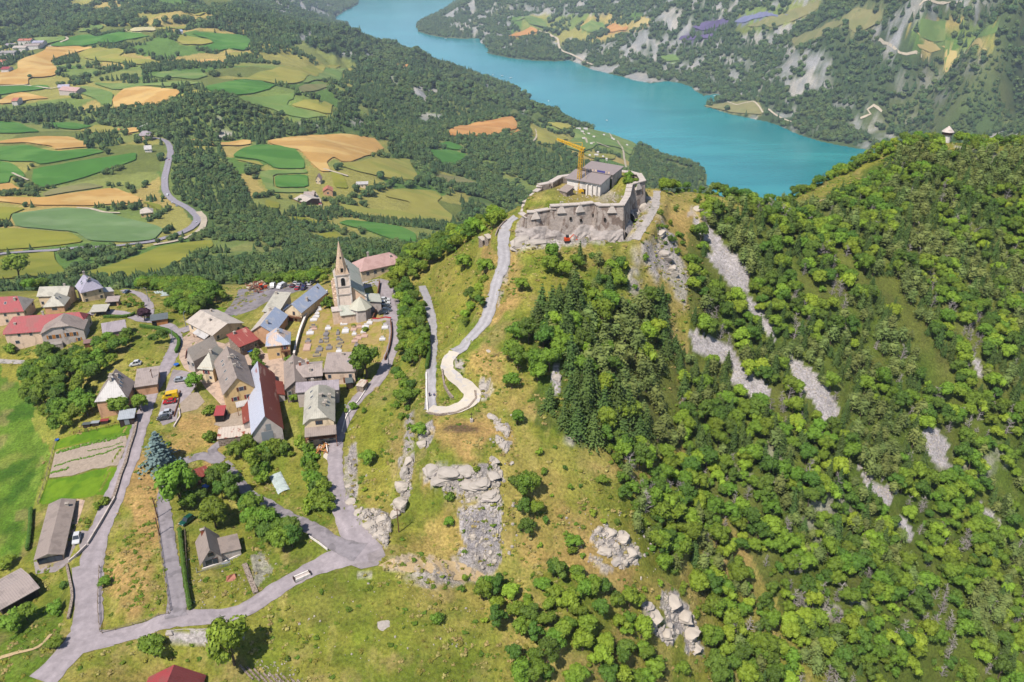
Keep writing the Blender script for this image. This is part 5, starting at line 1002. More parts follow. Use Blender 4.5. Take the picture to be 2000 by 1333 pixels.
GLASS = mat("window_glass", alb(70,78,90), .12, .6, .1, 1); FRAMEW = mat("window_frame", alb(214,206,196), .6, .3, .05, 2); FRAMEB = mat("frame_brown", alb(130,82,58), .7, .2, .1, 2); SHUT_O = mat("shutter_orange", alb(202,132,58), .7, .2, .1, 2); SHUT_R = mat("shutter_red", alb(150,52,48), .7, .2, .1, 2); SHUT_B = mat("shutter_brown", alb(124,80,58), .7, .2, .1, 2)
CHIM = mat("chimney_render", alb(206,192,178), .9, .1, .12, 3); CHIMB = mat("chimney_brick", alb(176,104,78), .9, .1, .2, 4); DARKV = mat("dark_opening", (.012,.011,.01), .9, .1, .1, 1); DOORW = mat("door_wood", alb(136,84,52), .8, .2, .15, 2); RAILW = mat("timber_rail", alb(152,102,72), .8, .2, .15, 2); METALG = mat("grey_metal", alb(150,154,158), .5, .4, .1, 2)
def unz(u, v, z):
    a, s = px_as(u, v); y = (CAM_Z-z)/s; return Vector((a*y, y, z))
def roof_planes(W, D, wh, rise, o, f=(1, 0), b=(1, 0)):
    """ridge along Y; f/b = (where the end hip starts, inset): 1 gable, 0 full hip, between half hip"""
    X = W/2+o; sl = rise/(W/2); ze = wh-o*sl; zr = wh+rise; yf, yb = -D/2-o, D/2+o
    fm, fh = f; bm, bh = b
    P = []
    def side(sg):
        q = [(sg*X, yf, ze)]
        if fm > 0: q.append((sg*X*(1-fm), yf, ze+(zr-ze)*fm))
        if fm < 1 or fm == 1: q.append((0, yf+fh, zr)) if fm < 1 else None
        if fm == 1: q[-1] = (0, yf, zr)
        q.append((0, yb-bh, zr) if bm < 1 else (0, yb, zr))
        if 0 < bm < 1: q.append((sg*X*(1-bm), yb, ze+(zr-ze)*bm))
        q.append((sg*X, yb, ze)); return q
    P.append((side(-1), 'l')); P.append((side(1), 'r'))
    if fm < 1: x = X*(1-fm); z = ze+(zr-ze)*fm; P.append(([(-x, yf, z), (x, yf, z), (0, yf+fh, zr)], 'f'))
    if bm < 1: x = X*(1-bm); z = ze+(zr-ze)*bm; P.append(([(x, yb, z), (-x, yb, z), (0, yb-bh, zr)], 'b'))
    return P
def slab(b, q, th, m):
    q = [Vector(p) for p in q]; n = (q[1]-q[0]).cross(q[2]-q[0])
    if n.z < 0: q = q[::-1]
    k = len(q); dn = [p-Vector((0, 0, th)) for p in q]
    b.add(q+dn, [tuple(range(k)), tuple(range(2*k-1, k-1, -1))]+[((i+1) % k, i, k+i, k+(i+1) % k) for i in range(k)], m)
def roof_obj(planes, mats_by, parent, swap=False, th=.18, name="roof"):
    keys = []; ml = []
    b = MB()
    for q, s_ in planes:
        m_ = mats_by.get(s_, mats_by['*']); 
        if m_ not in ml: ml.append(m_)
        if swap: q = [(-p[1], p[0], p[2]) for p in q]
        slab(b, q, th, ml.index(m_))
    o = b.obj(name, ml, parent); me = o.data; ul = me.uv_layers.new(name="UVMap")
    for p in me.polygons:
        n = p.normal; h = Vector((-n.y, n.x, 0)); h = h.normalized() if h.length > .01 else Vector((1, 0, 0)); up = n.cross(h)
        for li in p.loop_indices:
            c_ = me.vertices[me.loops[li].vertex_index].co; ul.data[li].uv = (c_.dot(h)+50, c_.dot(up)+50)
    return o
def house(name, F0, F1, B, wh, rise, roof="gy", wall="beige", rmat="taupe", f=(1, 0), b=(1, 0), o=.45, label="", cat="house", wins=(), chims=(), sky=(), extra=None, group=None, mats_by=None, zoff=0., down=2.5, doors=(), ymin=0):
    """F0, F1: front eave corners in the picture; B: back right eave corner in the picture, or a depth in metres"""
    u = (F0[0]+F1[0])/2; v = (F0[1]+F1[1])/2
    z = at(u, v+12, ymin).z+wh
    for _ in range(5):
        p0, p1 = unz(*F0, z), unz(*F1, z); e = (p1-p0)
        if isinstance(B, tuple): d = unz(*B, z)-p1
        else: d = Vector((-e.y, e.x, 0)).normalized()*B
        c = p0+(e+d)/2; z = .5*z+.5*(H(c.x, c.y)+wh+zoff)
    W, D = e.length, d.length
    if isinstance(B, tuple):
        if W >= D: ex = e.normalized()
        else: ex = Vector((d.y, -d.x, 0)).normalized()
        ey = Vector((-ex.y, ex.x, 0)); D = abs(d.dot(ey)); W = abs(e.dot(ex)) if W < D else W
    else: ex = e.normalized(); ey = Vector((-ex.y, ex.x, 0))
    W -= 2*o*.9; D -= 2*o*.9
    zg = z-wh; rz = math.atan2(ex.y, ex.x)
    root = empty(name, (c.x, c.y, zg), rz, label, cat, group)
    KEEPOUT.append((c.x, c.y, max(W, D)*.42+.5))
    if min(W, D)*1.7 < max(W, D):
        ax = ex if W > D else ey
        for t in (-.33, .33): q = c+ax*max(W, D)*t; KEEPOUT.append((q.x, q.y, min(W, D)*.6))
    mw = ST[wall]; mb = {'*': RO[rmat]}; mb.update(mats_by or {})
    wb = MB(); X, Y = W/2, D/2
    def wallpoly(q): wb.add(q, [tuple(range(len(q)))])
    swap = roof in ("gx", "hipx")
    if roof in ("gy", "gx", "hip", "hipx"):
        Wr, Dr = (D, W) if swap else (W, D)
        pl = roof_planes(Wr, Dr, wh, rise, o, f, b)
        x2, y2 = Wr/2, Dr/2
        def gab(sg, m_):
            q = [(-x2*sg, y2*sg, -down), (-x2*sg, y2*sg, wh-.1)]
            if m_[0] >= 1: q.append((0, y2*sg, wh+rise-.2))
            elif m_[0] > 0: q += [(-x2*(1-m_[0])*sg, y2*sg, wh+rise*m_[0]-.2), (x2*(1-m_[0])*sg, y2*sg, wh+rise*m_[0]-.2)]
            q += [(x2*sg, y2*sg, wh-.1), (x2*sg, y2*sg, -down)]; return q
        qs = [gab(-1, f), gab(1, b), [(x2, -y2, -down), (x2, y2, -down), (x2, y2, wh-.1), (x2, -y2, wh-.1)], [(-x2, y2, -down), (-x2, -y2, -down), (-x2, -y2, wh-.1), (-x2, y2, wh-.1)]]
        for q in qs: wallpoly([(-p[1], p[0], p[2]) for p in q] if swap else q)
        wb.obj("wall", mw, root); roof_obj(pl, mb, root, swap)
        def rz_(x, y):
            xx = (y if swap else x); return wh+rise*(1-abs(xx)/(Wr/2))
    else:  # mono: rises towards the back (or drops if negative)
        z0, z1 = wh, wh+rise
        wallpoly([(-X, -Y, -down), (X, -Y, -down), (X, -Y, z0-.1), (-X, -Y, z0-.1)]); wallpoly([(X, -Y, -down), (X, Y, -down), (X, Y, z1-.1), (X, -Y, z0-.1)])
        wallpoly([(X, Y, -down), (-X, Y, -down), (-X, Y, z1-.1), (X, Y, z1-.1)]); wallpoly([(-X, Y, -down), (-X, -Y, -down), (-X, -Y, z0-.1), (-X, Y, z1-.1)])
        if roof != "carport": wb.obj("wall", mw, root)
        else:
            for sx in (-1, 1):
                for sy in (-1, 1):
                    q = MB(); q.box((sx*(X-.2), sy*(Y-.2), wh/2-.6), (.2, .2, wh+1.2)); q.obj("post", mw, root)
            q = MB(); q.box((0, Y-.1, wh/2-.5), (W, .12, wh+.9)); q.obj("wall", ST["dark"], root)
        k = rise/(D); xo, yo = X+o, Y+o
        roof_obj([([(-xo, -yo, z0-o*k), (xo, -yo, z0-o*k), (xo, yo, z1+o*k), (-xo, yo, z1+o*k)], '*')], mb, root)
        def rz_(x, y): return wh+rise*(y+Y)/D
    sides = {'f': (Vector((1, 0, 0)), Vector((0, -1, 0)), Y, X), 'b': (Vector((-1, 0, 0)), Vector((0, 1, 0)), Y, X), 'r': (Vector((0, 1, 0)), Vector((1, 0, 0)), X, Y), 'l': (Vector((0, -1, 0)), Vector((-1, 0, 0)), X, Y)}
    def panel(side, fx, zc, w_, h_, th, m, nm, par, dx=0., off=0.):
        t, n_, dist, half = sides[side]; cpos = n_*(dist+off)+t*(fx*half+dx)+Vector((0, 0, zc)); q = MB(); q.box(cpos, (w_, th, h_), ax=(t, n_, Vector((0, 0, 1)))); return q.obj(nm, m, par)
    for wn in wins:
        side, fx, zc = wn[:3]; w_ = wn[3] if len(wn) > 3 else 1.0; h_ = wn[4] if len(wn) > 4 else 1.3; sh = wn[5] if len(wn) > 5 else None
        fr = panel(side, fx, zc, w_+.22, h_+.22, .10, FRAMEW if not (len(wn) > 6) else wn[6], "window", root); panel(side, fx, zc, w_, h_, .06, GLASS, "pane", fr, 0, .04)
        if sh:
            for sg in (-1, 1): panel(side, fx, zc, w_*.5, h_+.1, .06, sh, "shutter", fr, sg*(w_*.78+.1), .04)
    for dr in doors:
        side, fx, zc, w_, h_ = dr[:5]; d_ = panel(side, fx, zc, w_, h_, .14, dr[5] if len(dr) > 5 else DOORW, "door", root)
    for ch in chims:
        x, y = ch[0]*X, ch[1]*Y; z = rz_(x, y); hh = ch[2] if len(ch) > 2 else 1.1; q = MB(); q.box((x, y, z+hh/2-.4), (.75, .6, hh+.8)); o_ = q.obj("chimney", CHIMB if len(ch) > 3 else CHIM, root); q = MB(); q.box((x, y, z+hh+.06), (.95, .8, .12)); q.box((x, y, z+hh+.2), (.35, .3, .18)); q.obj("chimney_cap", CHIM, o_)
    for sk in sky:
        x, y = sk[0]*X, sk[1]*Y; z = rz_(x, y); eps = .01
        gx_ = (rz_(x+eps, y)-rz_(x-eps, y))/(2*eps); gy_ = (rz_(x, y+eps)-rz_(x, y-eps))/(2*eps); n_ = Vector((-gx_, -gy_, 1)).normalized()
        upv = Vector((gx_, gy_, gx_*gx_+gy_*gy_)).normalized() if abs(gx_)+abs(gy_) > .01 else Vector((0, 1, 0)); sd_ = upv.cross(n_); q = MB(); q.box(Vector((x, y, z))+n_*.03, (.95, 1.25, .14), ax=(sd_, upv, n_)); o_ = q.obj("skylight", FRAMEW, root); q = MB(); q.box(Vector((x, y, z))+n_*.08, (.75, 1.05, .1), ax=(sd_, upv, n_)); q.obj("pane", GLASS, o_)
    info = dict(root=root, W=W, D=D, X=X, Y=Y, wh=wh, rz=rz, c=c, zg=zg, ex=ex, ey=ey, rzf=rz_, sides=sides, panel=panel)
    if extra: extra(info)
    return info
def balcony(side, fx, z, w_, d_=1.2, m=None, posts=True):
    def fn(i):
        t, n_, dist, half = i['sides'][side]; c = n_*(dist+d_/2)+t*(fx*half); ax = (t, n_, Vector((0, 0, 1))); b = MB(); b.box(c+Vector((0, 0, z)), (w_, d_, .16), ax=ax)
        bal = b.obj("balcony", m or ST["brown"], i['root']); r_ = MB()
        r_.box(c+n_*(d_/2-.04)+Vector((0, 0, z+1.0)), (w_, .08, .1), ax=ax); r_.box(c+n_*(d_/2-.04)+Vector((0, 0, z+.3)), (w_, .05, .08), ax=ax)
        k = max(3, int(w_/.5))
        for q in range(k+1): r_.box(c+n_*(d_/2-.04)+t*(-w_/2+w_*q/k)+Vector((0, 0, z+.55)), (.07, .07, 1.0), ax=ax)
        for sg in (-1, 1): r_.box(c+t*(sg*w_/2)+Vector((0, 0, z+1.0)), (.08, d_, .1), ax=ax)
        r_.obj("railing", m or RAILW, bal)
        if posts:
            for sg in (-1, 1): q = MB(); q.box(c+n_*(d_/2-.12)+t*(sg*(w_/2-.15))+Vector((0, 0, z/2-.4)), (.18, .18, z+.8), ax=ax); q.obj("post", m or RAILW, i['root'])
    return fn
def leanto(side, fx, w_, d_, h0, h1, rm, wall=None, open_=False):
    def fn(i):
        t, n_, dist, half = i['sides'][side]; Zv = Vector((0, 0, 1)); c = n_*dist+t*(fx*half)
        q = [c-t*w_/2+Zv*h1, c+t*w_/2+Zv*h1, c+t*w_/2+n_*d_+Zv*h0, c-t*w_/2+n_*d_+Zv*h0]
        roof_obj([(q, '*')], {'*': RO[rm]}, i['root'], name="porch_roof")
        b = MB(); a0 = c-t*(w_/2-.2)+n_*(d_-.25); a1 = c+t*(w_/2-.2)+n_*(d_-.25); hb = h0-.1
        if open_:
            for p in (a0, a1): q_ = MB(); q_.box(p+Zv*(hb/2-.5), (.2, .2, hb+1), ax=(t, n_, Zv)); q_.obj("post", RAILW, i['root'])
        else:
            c0, c1 = c-t*(w_/2-.2), c+t*(w_/2-.2); hw = h1-.12
            for q4 in ([a0-Zv*2.5, a1-Zv*2.5, a1+Zv*hb, a0+Zv*hb], [a1-Zv*2.5, c1-Zv*2.5, c1+Zv*hw, a1+Zv*hb], [c0-Zv*2.5, a0-Zv*2.5, a0+Zv*hb, c0+Zv*hw]): b.add(q4, [(0, 1, 2, 3)])
            b.obj("annex_wall", ST[wall or "beige"], i['root'])
    return fn
def many(*fs):
    def fn(i):
        for f_ in fs: f_(i)
    return fn
def row(side, n, zc, w_=.95, h_=1.25, sh=None, a=-.7, b_=.7): return [(side, a+(b_-a)*k/max(1, n-1) if n > 1 else (a+b_)/2, zc, w_, h_, sh) for k in range(n)]
def build_houses():
    G = None
    def cross_gable(i):   # grey half-hipped wing in front of the long red roof
        pass
    house("farmhouse", (-32,612), (46,607), 12, 6.2, 4.2, "hipx", "beige", "cream", (0, 3.5), (0, 3.5), mats_by={'l': RO["red"]}, label="big house at the left edge with red back roof and grey front roof", wins=row('f', 3, 4.6)+row('f', 3, 1.8)+row('r', 2, 4.4), chims=[(.5, -.3)], sky=[(.0, -.45)])
    house("house", (71,579), (131,577), 9, 5.5, 2.4, "gx", "cream", "sand", label="pale roofed house behind the pyramid roofed wing, far left", wins=row('f', 1, 2, a=-.8, b_=-.8), chims=[(.6, .3)])
    house("house_wing", (83,599), (125,596), 8.5, 3.8, 3.2, "hip", "orange", "sand", (0, 3.4), (.0, 2), label="low peach house with sand pyramid roof and skylights, far left", wins=[('f', .0, 2.2, 2.0, 1.2)], sky=[(.45, 0), (.3, -.5)], cat="house")
    house("house", (157,572), (202,561), 9.5, 6.4, 4.2, "hip", "cream", "lilac", (0, 3.6), (1, 0), label="tall house with pale lilac hipped metal roof and chimney", wins=row('f', 2, 4.7, sh=None)+row('f', 2, 2.0), chims=[(0, .9, 1.4), (.2, -.2, .8)], sky=[(-.5, .4), (-.55, 0), (.1, -.45), (-.1, -.5)], extra=leanto('r', -.1, 6, 4.5, 2.6, 3.4, "white", "beige"))
    house("garage", (205,590), (231,588), 4.5, 2.6, .5, "mono", "orange", "taupe2", label="low taupe roofed annex below the white roof", doors=[('f', 0, 1.1, 3, 2.1, DARKV)])
    house("carport", (174,610), (207,608), 6, 2.7, .5, "carport", "brown", "sand", label="open carport with pale flat roof beside the village road", cat="carport")
    house("long_farmhouse", (5,652), (163,640), 11.5, 5.6, 4.2, "gx", "beige", "red", (.45, 2.2), (.2, 3), label="long farmhouse under a big red hipped roof", wins=row('f', 2, 4.3, a=-.65, b_=-.35)+row('f', 1, 1.3, 1.4, 1.2, None, -.78, -.7)+row('r', 2, 3.5), chims=[(-.05, .0, 1.3), (-.75, -.5, .5)])
    house("farmhouse_wing", (77,653), (164,643), 9, 5.8, 3.6, "gy", "grey", "taupe", (.6, 2.2), (1, 0), zoff=.2, label="grey half hipped wing with orange shutters in front of the red roof", cat="house", wins=[('f', -.62, 3.8, 1.1, 1.5, SHUT_O), ('f', -.28, 3.8, 1.1, 1.5, SHUT_O), ('f', .22, 4.0, 1.0, 1.5, SHUT_O), ('f', .55, 4.0, 1.0, 1.5, SHUT_O), ('f', .1, 6.6, .7, .8), ('f', .68, 1.5, .9, 1.4, SHUT_O)])
    house("terrace", (93,677), (122,671), 4.5, 2.4, .05, "mono", "grey", "grey", o=.05, label="raised grey terrace with white garden furniture in front of the farmhouse", cat="terrace")
    house("small_house", (200,651), (247,643), 8, 4.2, 2.3, "gx", "grey", "lil2", label="small grey house with balcony, below the bend of the village road", wins=row('r', 1, 3.2)+row('f', 2, 2.6), extra=balcony('f', 0, 2.0, 7.5, 1.4))
    house("garage", (293,627), (328,622), 4.5, 2.8, .5, "mono", "brick", "darkm", label="orange brick garage with dark flat roof at the road fork", doors=[('f', -.7, 1.0, 1.6, 1.9, DARKV)], cat="garage")
    house("garden_shed", (162,671), (181,669), 3.5, 2.1, .7, "gx", "brown", "brownm", o=.3, label="small red brown garden shed below the small grey house", cat="shed", doors=[('f', 0, .9, .9, 1.7)])
    house("house", (371,632), (424,660), (467,625), 4.6, 2.2, "gx", "cream", "cream", o=.7, label="house with wide pale cream roof at the top of the village", wins=row('f', 3, 2.6, 1.1, 1.3)+row('r', 2, 2.6), chims=[(.1, -.35, 1.0), (-.8, .5, .8)], extra=leanto('f', .3, 8, 2.6, 2.8, 3.9, "white", None, True))
    house("house", (345,704), (391,694), (441,668), 5.2, 3.4, "gy", "grey", "redpatch", (.9, .5), (1, 0), mats_by={'r': RO["cream"]}, label="old house with rusty red and pale roof beside the village road", wins=row('f', 2, 2.6)+row('l', 3, 2.6))
    house("house", (377,724), (422,713), (455,680), 5.6, 3.6, "hip", "cream", "sand", (0, 4.2), (0, 3), label="cream house with pale hipped sheet metal roof and rust streak", wins=[('f', 0, 3.6, 1.0, 1.3, SHUT_R), ('f', .5, 1.6, .8, 1.), ('l', .2, 3.4)], chims=[(.1, -.2, 1.0)], sky=[(-.55, .2)], extra=balcony('l', -.5, 2.6, 4, 1.6, FRAMEW))
    house("big_house", (436,774), (498,752), (476,690), 7.0, 4.6, "gy", "yellow", "taupe", label="large house with steep taupe roof, skylights and timber gable", wins=[('f', -.35, 4.0, 1.0, 1.3, SHUT_R), ('f', .5, 4.0, 1.0, 1.3, SHUT_R), ('f', .15, 7.2, 1.3, 1.3, SHUT_B), ('f', .75, 1.6, 1.2, 1.4)]+row('l', 4, 3.6, sh=SHUT_B), chims=[(-.1, .2, 1.1), (.15, .35, 1.1), (.1, -.25, .8)], sky=[(-.55, .55), (-.55, .3), (-.55, -.1), (-.6, -.55), (.45, .45), (.5, .2), (.55, .0), (.45, .6)], extra=leanto('f', .4, 7.5, 2.6, 2.3, 2.9, "white", None, True))
    house("barn", (490,846), (554,836), (536,728), 4.4, 5.2, "gy", "grey", "rust", label="big rusty barn with white metal roof plane and grey doors", cat="barn", mats_by={'l': RO["bluewhite"]}, doors=[('f', -.05, 1.9, 3.4, 3.8, METALG), ('f', .1, 5.2, 1.5, 2.2, METALG)], extra=many(leanto('l', -.05, 19, 2.6, 2.6, 3.6, "rust", "grey"), leanto('r', .45, 9, 2.6, 3.3, 4.3, "rust", "grey")))
    house("lean_to", (422,858), (491,850), (497,832), 2.2, .7, "mono", "stone", "rustwhite", o=.2, label="low lean-to with pale and rusty sheet roof beside the barn", cat="shed")
    house("house", (591,832), (654,817), (654,756), 7.4, 3.4, "gy", "cream", "sand", (.45, 2.6), (.5, 2.2), label="tall cream house with pale roof, many flues and timber balcony", wins=[('f', -.12, 6.9, .9, 1.2, None, FRAMEB), ('f', .12, 6.9, .9, 1.2, None, FRAMEB)]+row('f', 3, 1.4, 1.2, 1.6)+row('r', 4, 4.8)+row('r', 4, 2.)+row('l', 3, 4.8), chims=[(.75, .35, 1.0), (.4, -.35, .8), (.15, .1, .6), (.25, .18, .6), (.5, -.1, .5)], sky=[(-.55, .7), (-.5, .3), (-.6, -.35), (.35, .2)], extra=many(leanto('f', .05, 9.2, 3.2, 4.4, 5.6, "taupe", None, True), balcony('f', .05, 2.6, 9, 2.4, RAILW)))
    house("house", (577,766), (662,760), 6.5, 5.4, 1.6, "gx", "grey", "lil2", label="mauve roofed house directly behind the tall cream house", wins=row('l', 1, 3), chims=[(-.25, .1, .8)])
    house("house", (631,727), (694,725), 11, 4.6, 1.2, "mono", "beige", "taupe2", label="seamed pale taupe roof house next to the cemetery with skylight", chims=[(.05, .75, .8)], sky=[(.5, .0)], wins=row('f', 2, 2.6)+row('r', 2, 2.6), doors=[('f', .3, 1.0, 1., 2.)])
    house("house", (556,760), (600,754), (595,702), 5.0, 2.4, "gy", "stone", "taupe", label="old stone house with taupe roof behind the rusty barn", wins=row('l', 3, 3.2)+row('f', 2, 3.0), chims=[(-.3, .4, .9)], sky=[(-.3, .55)])
    house("house", (578,738), (630,733), 10, 5.0, 1.8, "gx", "stone", "taupe2", label="taupe roofed house with two brick chimneys beside the cemetery", chims=[(-.75, .0, 1.2, 1), (-.1, .1, 1.2, 1), (.1, -.6, 1.0)])
    house("house", (518,676), (567,671), 9.5, 5.4, 2.9, "hip", "yellow", "patch", (0, 4.0), (0, 1.6), label="yellow house with blue and pink patched hipped roof", wins=[('f', .55, 3.8, .9, 1.5, SHUT_R), ('f', -.1, 1.4, .8, 1.), ('r', 0, 3.8), ('l', .2, 3.8)], chims=[(.1, -.1, 1.1)], doors=[('f', .6, 1.0, 1., 2.)], extra=balcony('f', .6, 2.6, 3.0, 1.2))
    house("house", (467,678), (506,662), 7.5, 4.4, 2.2, "mono", "stone", "redpatch", label="house with rusty red single slope roof beside the yellow house", wins=row('f', 2, 2.4), chims=[(-.4, .8, .9)])
    house("house", (489,645), (532,655), (560,618), 4.6, 3.0, "gy", "orange", "blue", label="house with pale blue metal roof above the red roof", wins=row('f', 2, 2.4), mats_by={'l': RO["cream"]}, chims=[(.3, -.6, 1.2), (-.3, .8, 1.2)])
    house("house", (518,601), (538,618), (564,586), 4.8, 1.6, "mono", "cream", "sand", label="house with plain sand coloured roof sloping to the yard", chims=[(-.7, .8, 1.0)], extra=leanto('r', .0, 5, 2, 3.0, 3.6, "blue", None, True))
    house("long_barn", (551,606), (590,609), (641,568), 4.6, 3.0, "gy", "cream", "blue", label="long blue grey metal roof building left of the church", wins=[('f', .1, 3.4, .8, 1.3, None, FRAMEB)], doors=[('f', -.35, .8, 1.8, 1.9, SHUT_R), ('f', .25, .8, .8, 1.9, SHUT_R)], chims=[(.6, -.25, 1.3)], sky=[(.3, .8)], extra=balcony('f', 0, 2.0, 7, 1.2))
    house("villa", (704,530), (790,511), 11, 4.4, 3.4, "hipx", "cream", "pink", (0, 4.5), (0, 4.5), label="house with pink hipped roof and tall chimney behind the church", wins=row('f', 5, 2.4, 1.2, 1.4)+row('l', 2, 2.4), chims=[(-.35, .35, 2.4), (.55, -.4, .7)])
    house("garden_house", (688,532), (705,530), 4, 2.8, .6, "gx", "cream", "cream", label="tiny cream outbuilding between the spire and the pink roof", cat="outbuilding", chims=[(-.5, .5, .8)])
    house("house", (180,790), (251,770), (266,737), 6.0, 5.0, "gy", "orange", "taupe", (.0, 6.5), (1, 0), label="steep roofed house with white metal front hip beside the wood", mats_by={'f': RO["white"]}, wins=[('f', -.05, 2.0, 2.2, 1.2, None, FRAMEB)]+row('r', 2, 4.3, sh=SHUT_B)+row('r', 2, 1.6), chims=[(-.1, .3, .8), (-.05, -.1, .8), (.2, .5, .6)], sky=[(.35, .4), (.5, .1), (.55, -.25), (.3, .7), (-.5, .3)])
    house("garage", (262,755), (307,752), (312,719), 3.4, .5, "mono", "orange", "taupe2", label="flat pale roofed garage block between the steep roof and the road", doors=[('r', 0, 1.2, 3.6, 2.3, METALG)], cat="garage")
    house("bungalow", (66,1092), (124,1084), (148,976), 2.9, 1.0, "gy", "cream", "taupe", o=.5, label="long low bungalow with taupe roof beside the road", wins=[('f', -.55, 1.6, 2.2, 1.7, None, FRAMEB), ('f', .05, 1.6, 2.2, 1.7, None, FRAMEB), ('f', .62, 1.6, 2.0, 1.7, None, FRAMEB)]+row('r', 4, 1.6, 1.2, 1.3), chims=[(.6, .75, .9)], doors=[('r', -.2, 1.1, 1.0, 2.1)])
    house("barn", (5,1199), (71,1141), (34,1103), 3.2, .9, "gx", "dark", "taupe2", o=.5, label="low barn with plain pale roof at the lower left edge", cat="barn", doors=[('f', .5, 1.2, 2.6, 2.2, DARKV)])
    house("chalet", (390,1103), (437,1083), (426,1038), 2.9, 3.2, "gy", "grey", "taupe", o=.7, label="small chalet with taupe gable roof and glazed front", cat="chalet", wins=[('f', -.35, 1.5, 1.6, 1.9, None, FRAMEW), ('f', .3, 1.5, 1.2, 1.9, None, FRAMEB), ('f', 0, 4.0, 1.2, .9, None, FRAMEB)], chims=[(-.35, .85, 1.4, 1)], extra=many(leanto('r', -.1, 6.4, 5, 2.5, 2.9, "taupe", "grey"), balcony('f', .0, .1, 8, 1.6, METALG, False)))
    house("red_roofed_house", (285,1362), (400,1358), (390,1318), 3.2, 3.4, "gy", "stone", "red", label="house with dark red roof cut off by the bottom edge", mats_by={'r': rf("roof_dark_red", alb(132,62,60))})
    house("shed", (381,937), (411,925), (402,910), 2.3, .3, "mono", "brown", "rust", o=.15, label="small shed with rusty sheet roof above the wide tree", cat="shed", doors=[('f', 0, 1, 1.5, 1.8, DARKV)])
    house("shed", (417,812), (437,811), 4.2, 2.4, 1.0, "mono", "dark", "red", o=.2, label="little garden shed with dark red roof behind the lean-to", cat="shed", doors=[('f', 0, 1.1, 2.2, 1.9, DARKV)])
    house("wood_shed", (229,820), (262,816), 4.6, 2.6, .6, "mono", "dark", "silver", o=.3, label="dark timber shed with silver roof in front of the round tree", cat="shed", doors=[('f', 0, 1.2, 1.4, 2., METALG)])
    house("shed", (675,749), (690,747), 5.0, 2.3, .3, "mono", "dark", "darkm", o=.15, label="dark grey roofed shed below the seamed roof", cat="shed")
    house("shed", (692,756), (712,753), (722,742), 2.2, .3, "mono", "stone", "rustwhite", o=.15, label="low shed with striped rusty roof beside the curved road", cat="shed")
    house("hut", (942,470), (951,468), 3.2, 2.4, .4, "mono", "stone", "cream", o=.2, label="small stone hut left of the upper fort road", cat="hut", doors=[('f', 0, 1, .8, 1.6, DARKV)])
    house("hut", (953,466), (963,464), 3.2, 2.2, .5, "mono", "stone", "cream", o=.2, label="second stone hut touching the first above the fort road", cat="hut")
    # valley and plateau
    def far(nm, F0, F1, D_, wh, rise, roof, wall, rm, lab, **k): return house(nm, F0, F1, D_, wh, rise, roof, wall, rm, o=.8, label=lab, ymin=500, down=8, **k)
    far("farm_barn", (573,388), (594,396), 24, 5, 3, "gx", "brown", "cream", "pale roofed L shaped barn in the valley left of the tile roof", cat="barn", f=(1, 0))
    far("farm_barn", (592,382), (613,382), 14, 5, 3, "gx", "brown", "taupe2", "second wing of the pale roofed barn in the valley", cat="barn")
    far("farm_house", (630,374), (650,373), 16, 6, 3.5, "gy", "orange", "tile", "valley house with orange tile roof", cat="house", wins=[('f', 0, 3, 2.4, 2.4)])
    far("farm_house", (615,350), (626,350), 12, 7, 5, "gy", "cream", "pink", "narrow valley house with steep pinkish roof above the tile roof", cat="house", wins=row('f', 2, 3, 1.4, 1.8))
    far("villa", (695,361), (719,360), 12, 5, .6, "mono", "cream", "white", "white flat roofed house among trees in the valley", cat="house", wins=row('f', 3, 2.4, 1.8, 1.6))
    far("villa", (273,417), (299,414), 14, 6, 4, "hipx", "yellow", "cream", "yellow house with pale hipped roof by the sage field", f=(0, 6), b=(0, 6), cat="house", wins=row('f', 3, 3, 1.4, 1.8))
    far("farm_house", (271,265), (293,264), 16, 9, 5, "hipx", "yellow", "lil2", "tall farmhouse at the top of the valley road", f=(.3, 5), b=(.3, 5), cat="house", wins=row('f', 3, 5, 2, 2.5))
    far("farm_barn", (113,176), (148,179), 26, 8, 5, "gx", "grey", "pink", "long farm roof on the upper plateau at left", cat="barn"); far("farm_barn", (112,171), (135,170), 14, 8, 4, "gx", "white", "lilac", "pale barn behind the long farm roof", cat="barn")
    far("villa", (281,292), (296,291), 10, 5, 4, "gx", "white", "white", "small white roofed chalet by the valley road", cat="house")
    for k_, (u, v, w_, rm) in enumerate([(22,88,30,"lil2"),(46,80,26,"tile"),(60,90,28,"taupe2"),(36,94,26,"cream"),(72,84,22,"lilac"),(12,104,30,"grey"),(0,122,16,"tile"),(8,136,16,"red"),(27,198,12,"tile"),(353,62,9,"blue")]):
        far("workshop", (u-w_/2, v), (u+w_/2, v-.5), 34, 9, 3, "gx", "white", rm, ["mauve warehouse roof at the top left corner","terracotta warehouse roof at the top left corner","taupe warehouse roof right of the terracotta one","cream warehouse roof nearest the gravel yard","lilac warehouse roof at the right end of the yard","grey warehouse roof beside the gravel yard","terracotta house at the left edge below the warehouses","red house at the left edge above the wheat field","farmhouse inside the small wheat field at left","blue roofed farm shed far away on the plateau"][k_], cat="building")
    cw = [(1130,252,9),(1144,250,8),(1137,258,7),(1150,262,5),(1160,268,5),(1140,271,6),(1155,281,5),(1180,262,4),(1196,268,4),(1199,273,4),(1152,304,4),(1165,303,8),(1178,306,4),(1185,311,4),(1225,284,4),(1168,297,4)]
    for k_, (u, v, w_) in enumerate(cw):
        house("camp_building", (u-w_/2, v), (u+w_/2, v), 9, 3.5, 2, "gx", "white", "white", o=.5, ymin=500, down=5, label="small white holiday chalet on the campsite above the lake", cat="chalet", group="white chalets on the campsite")
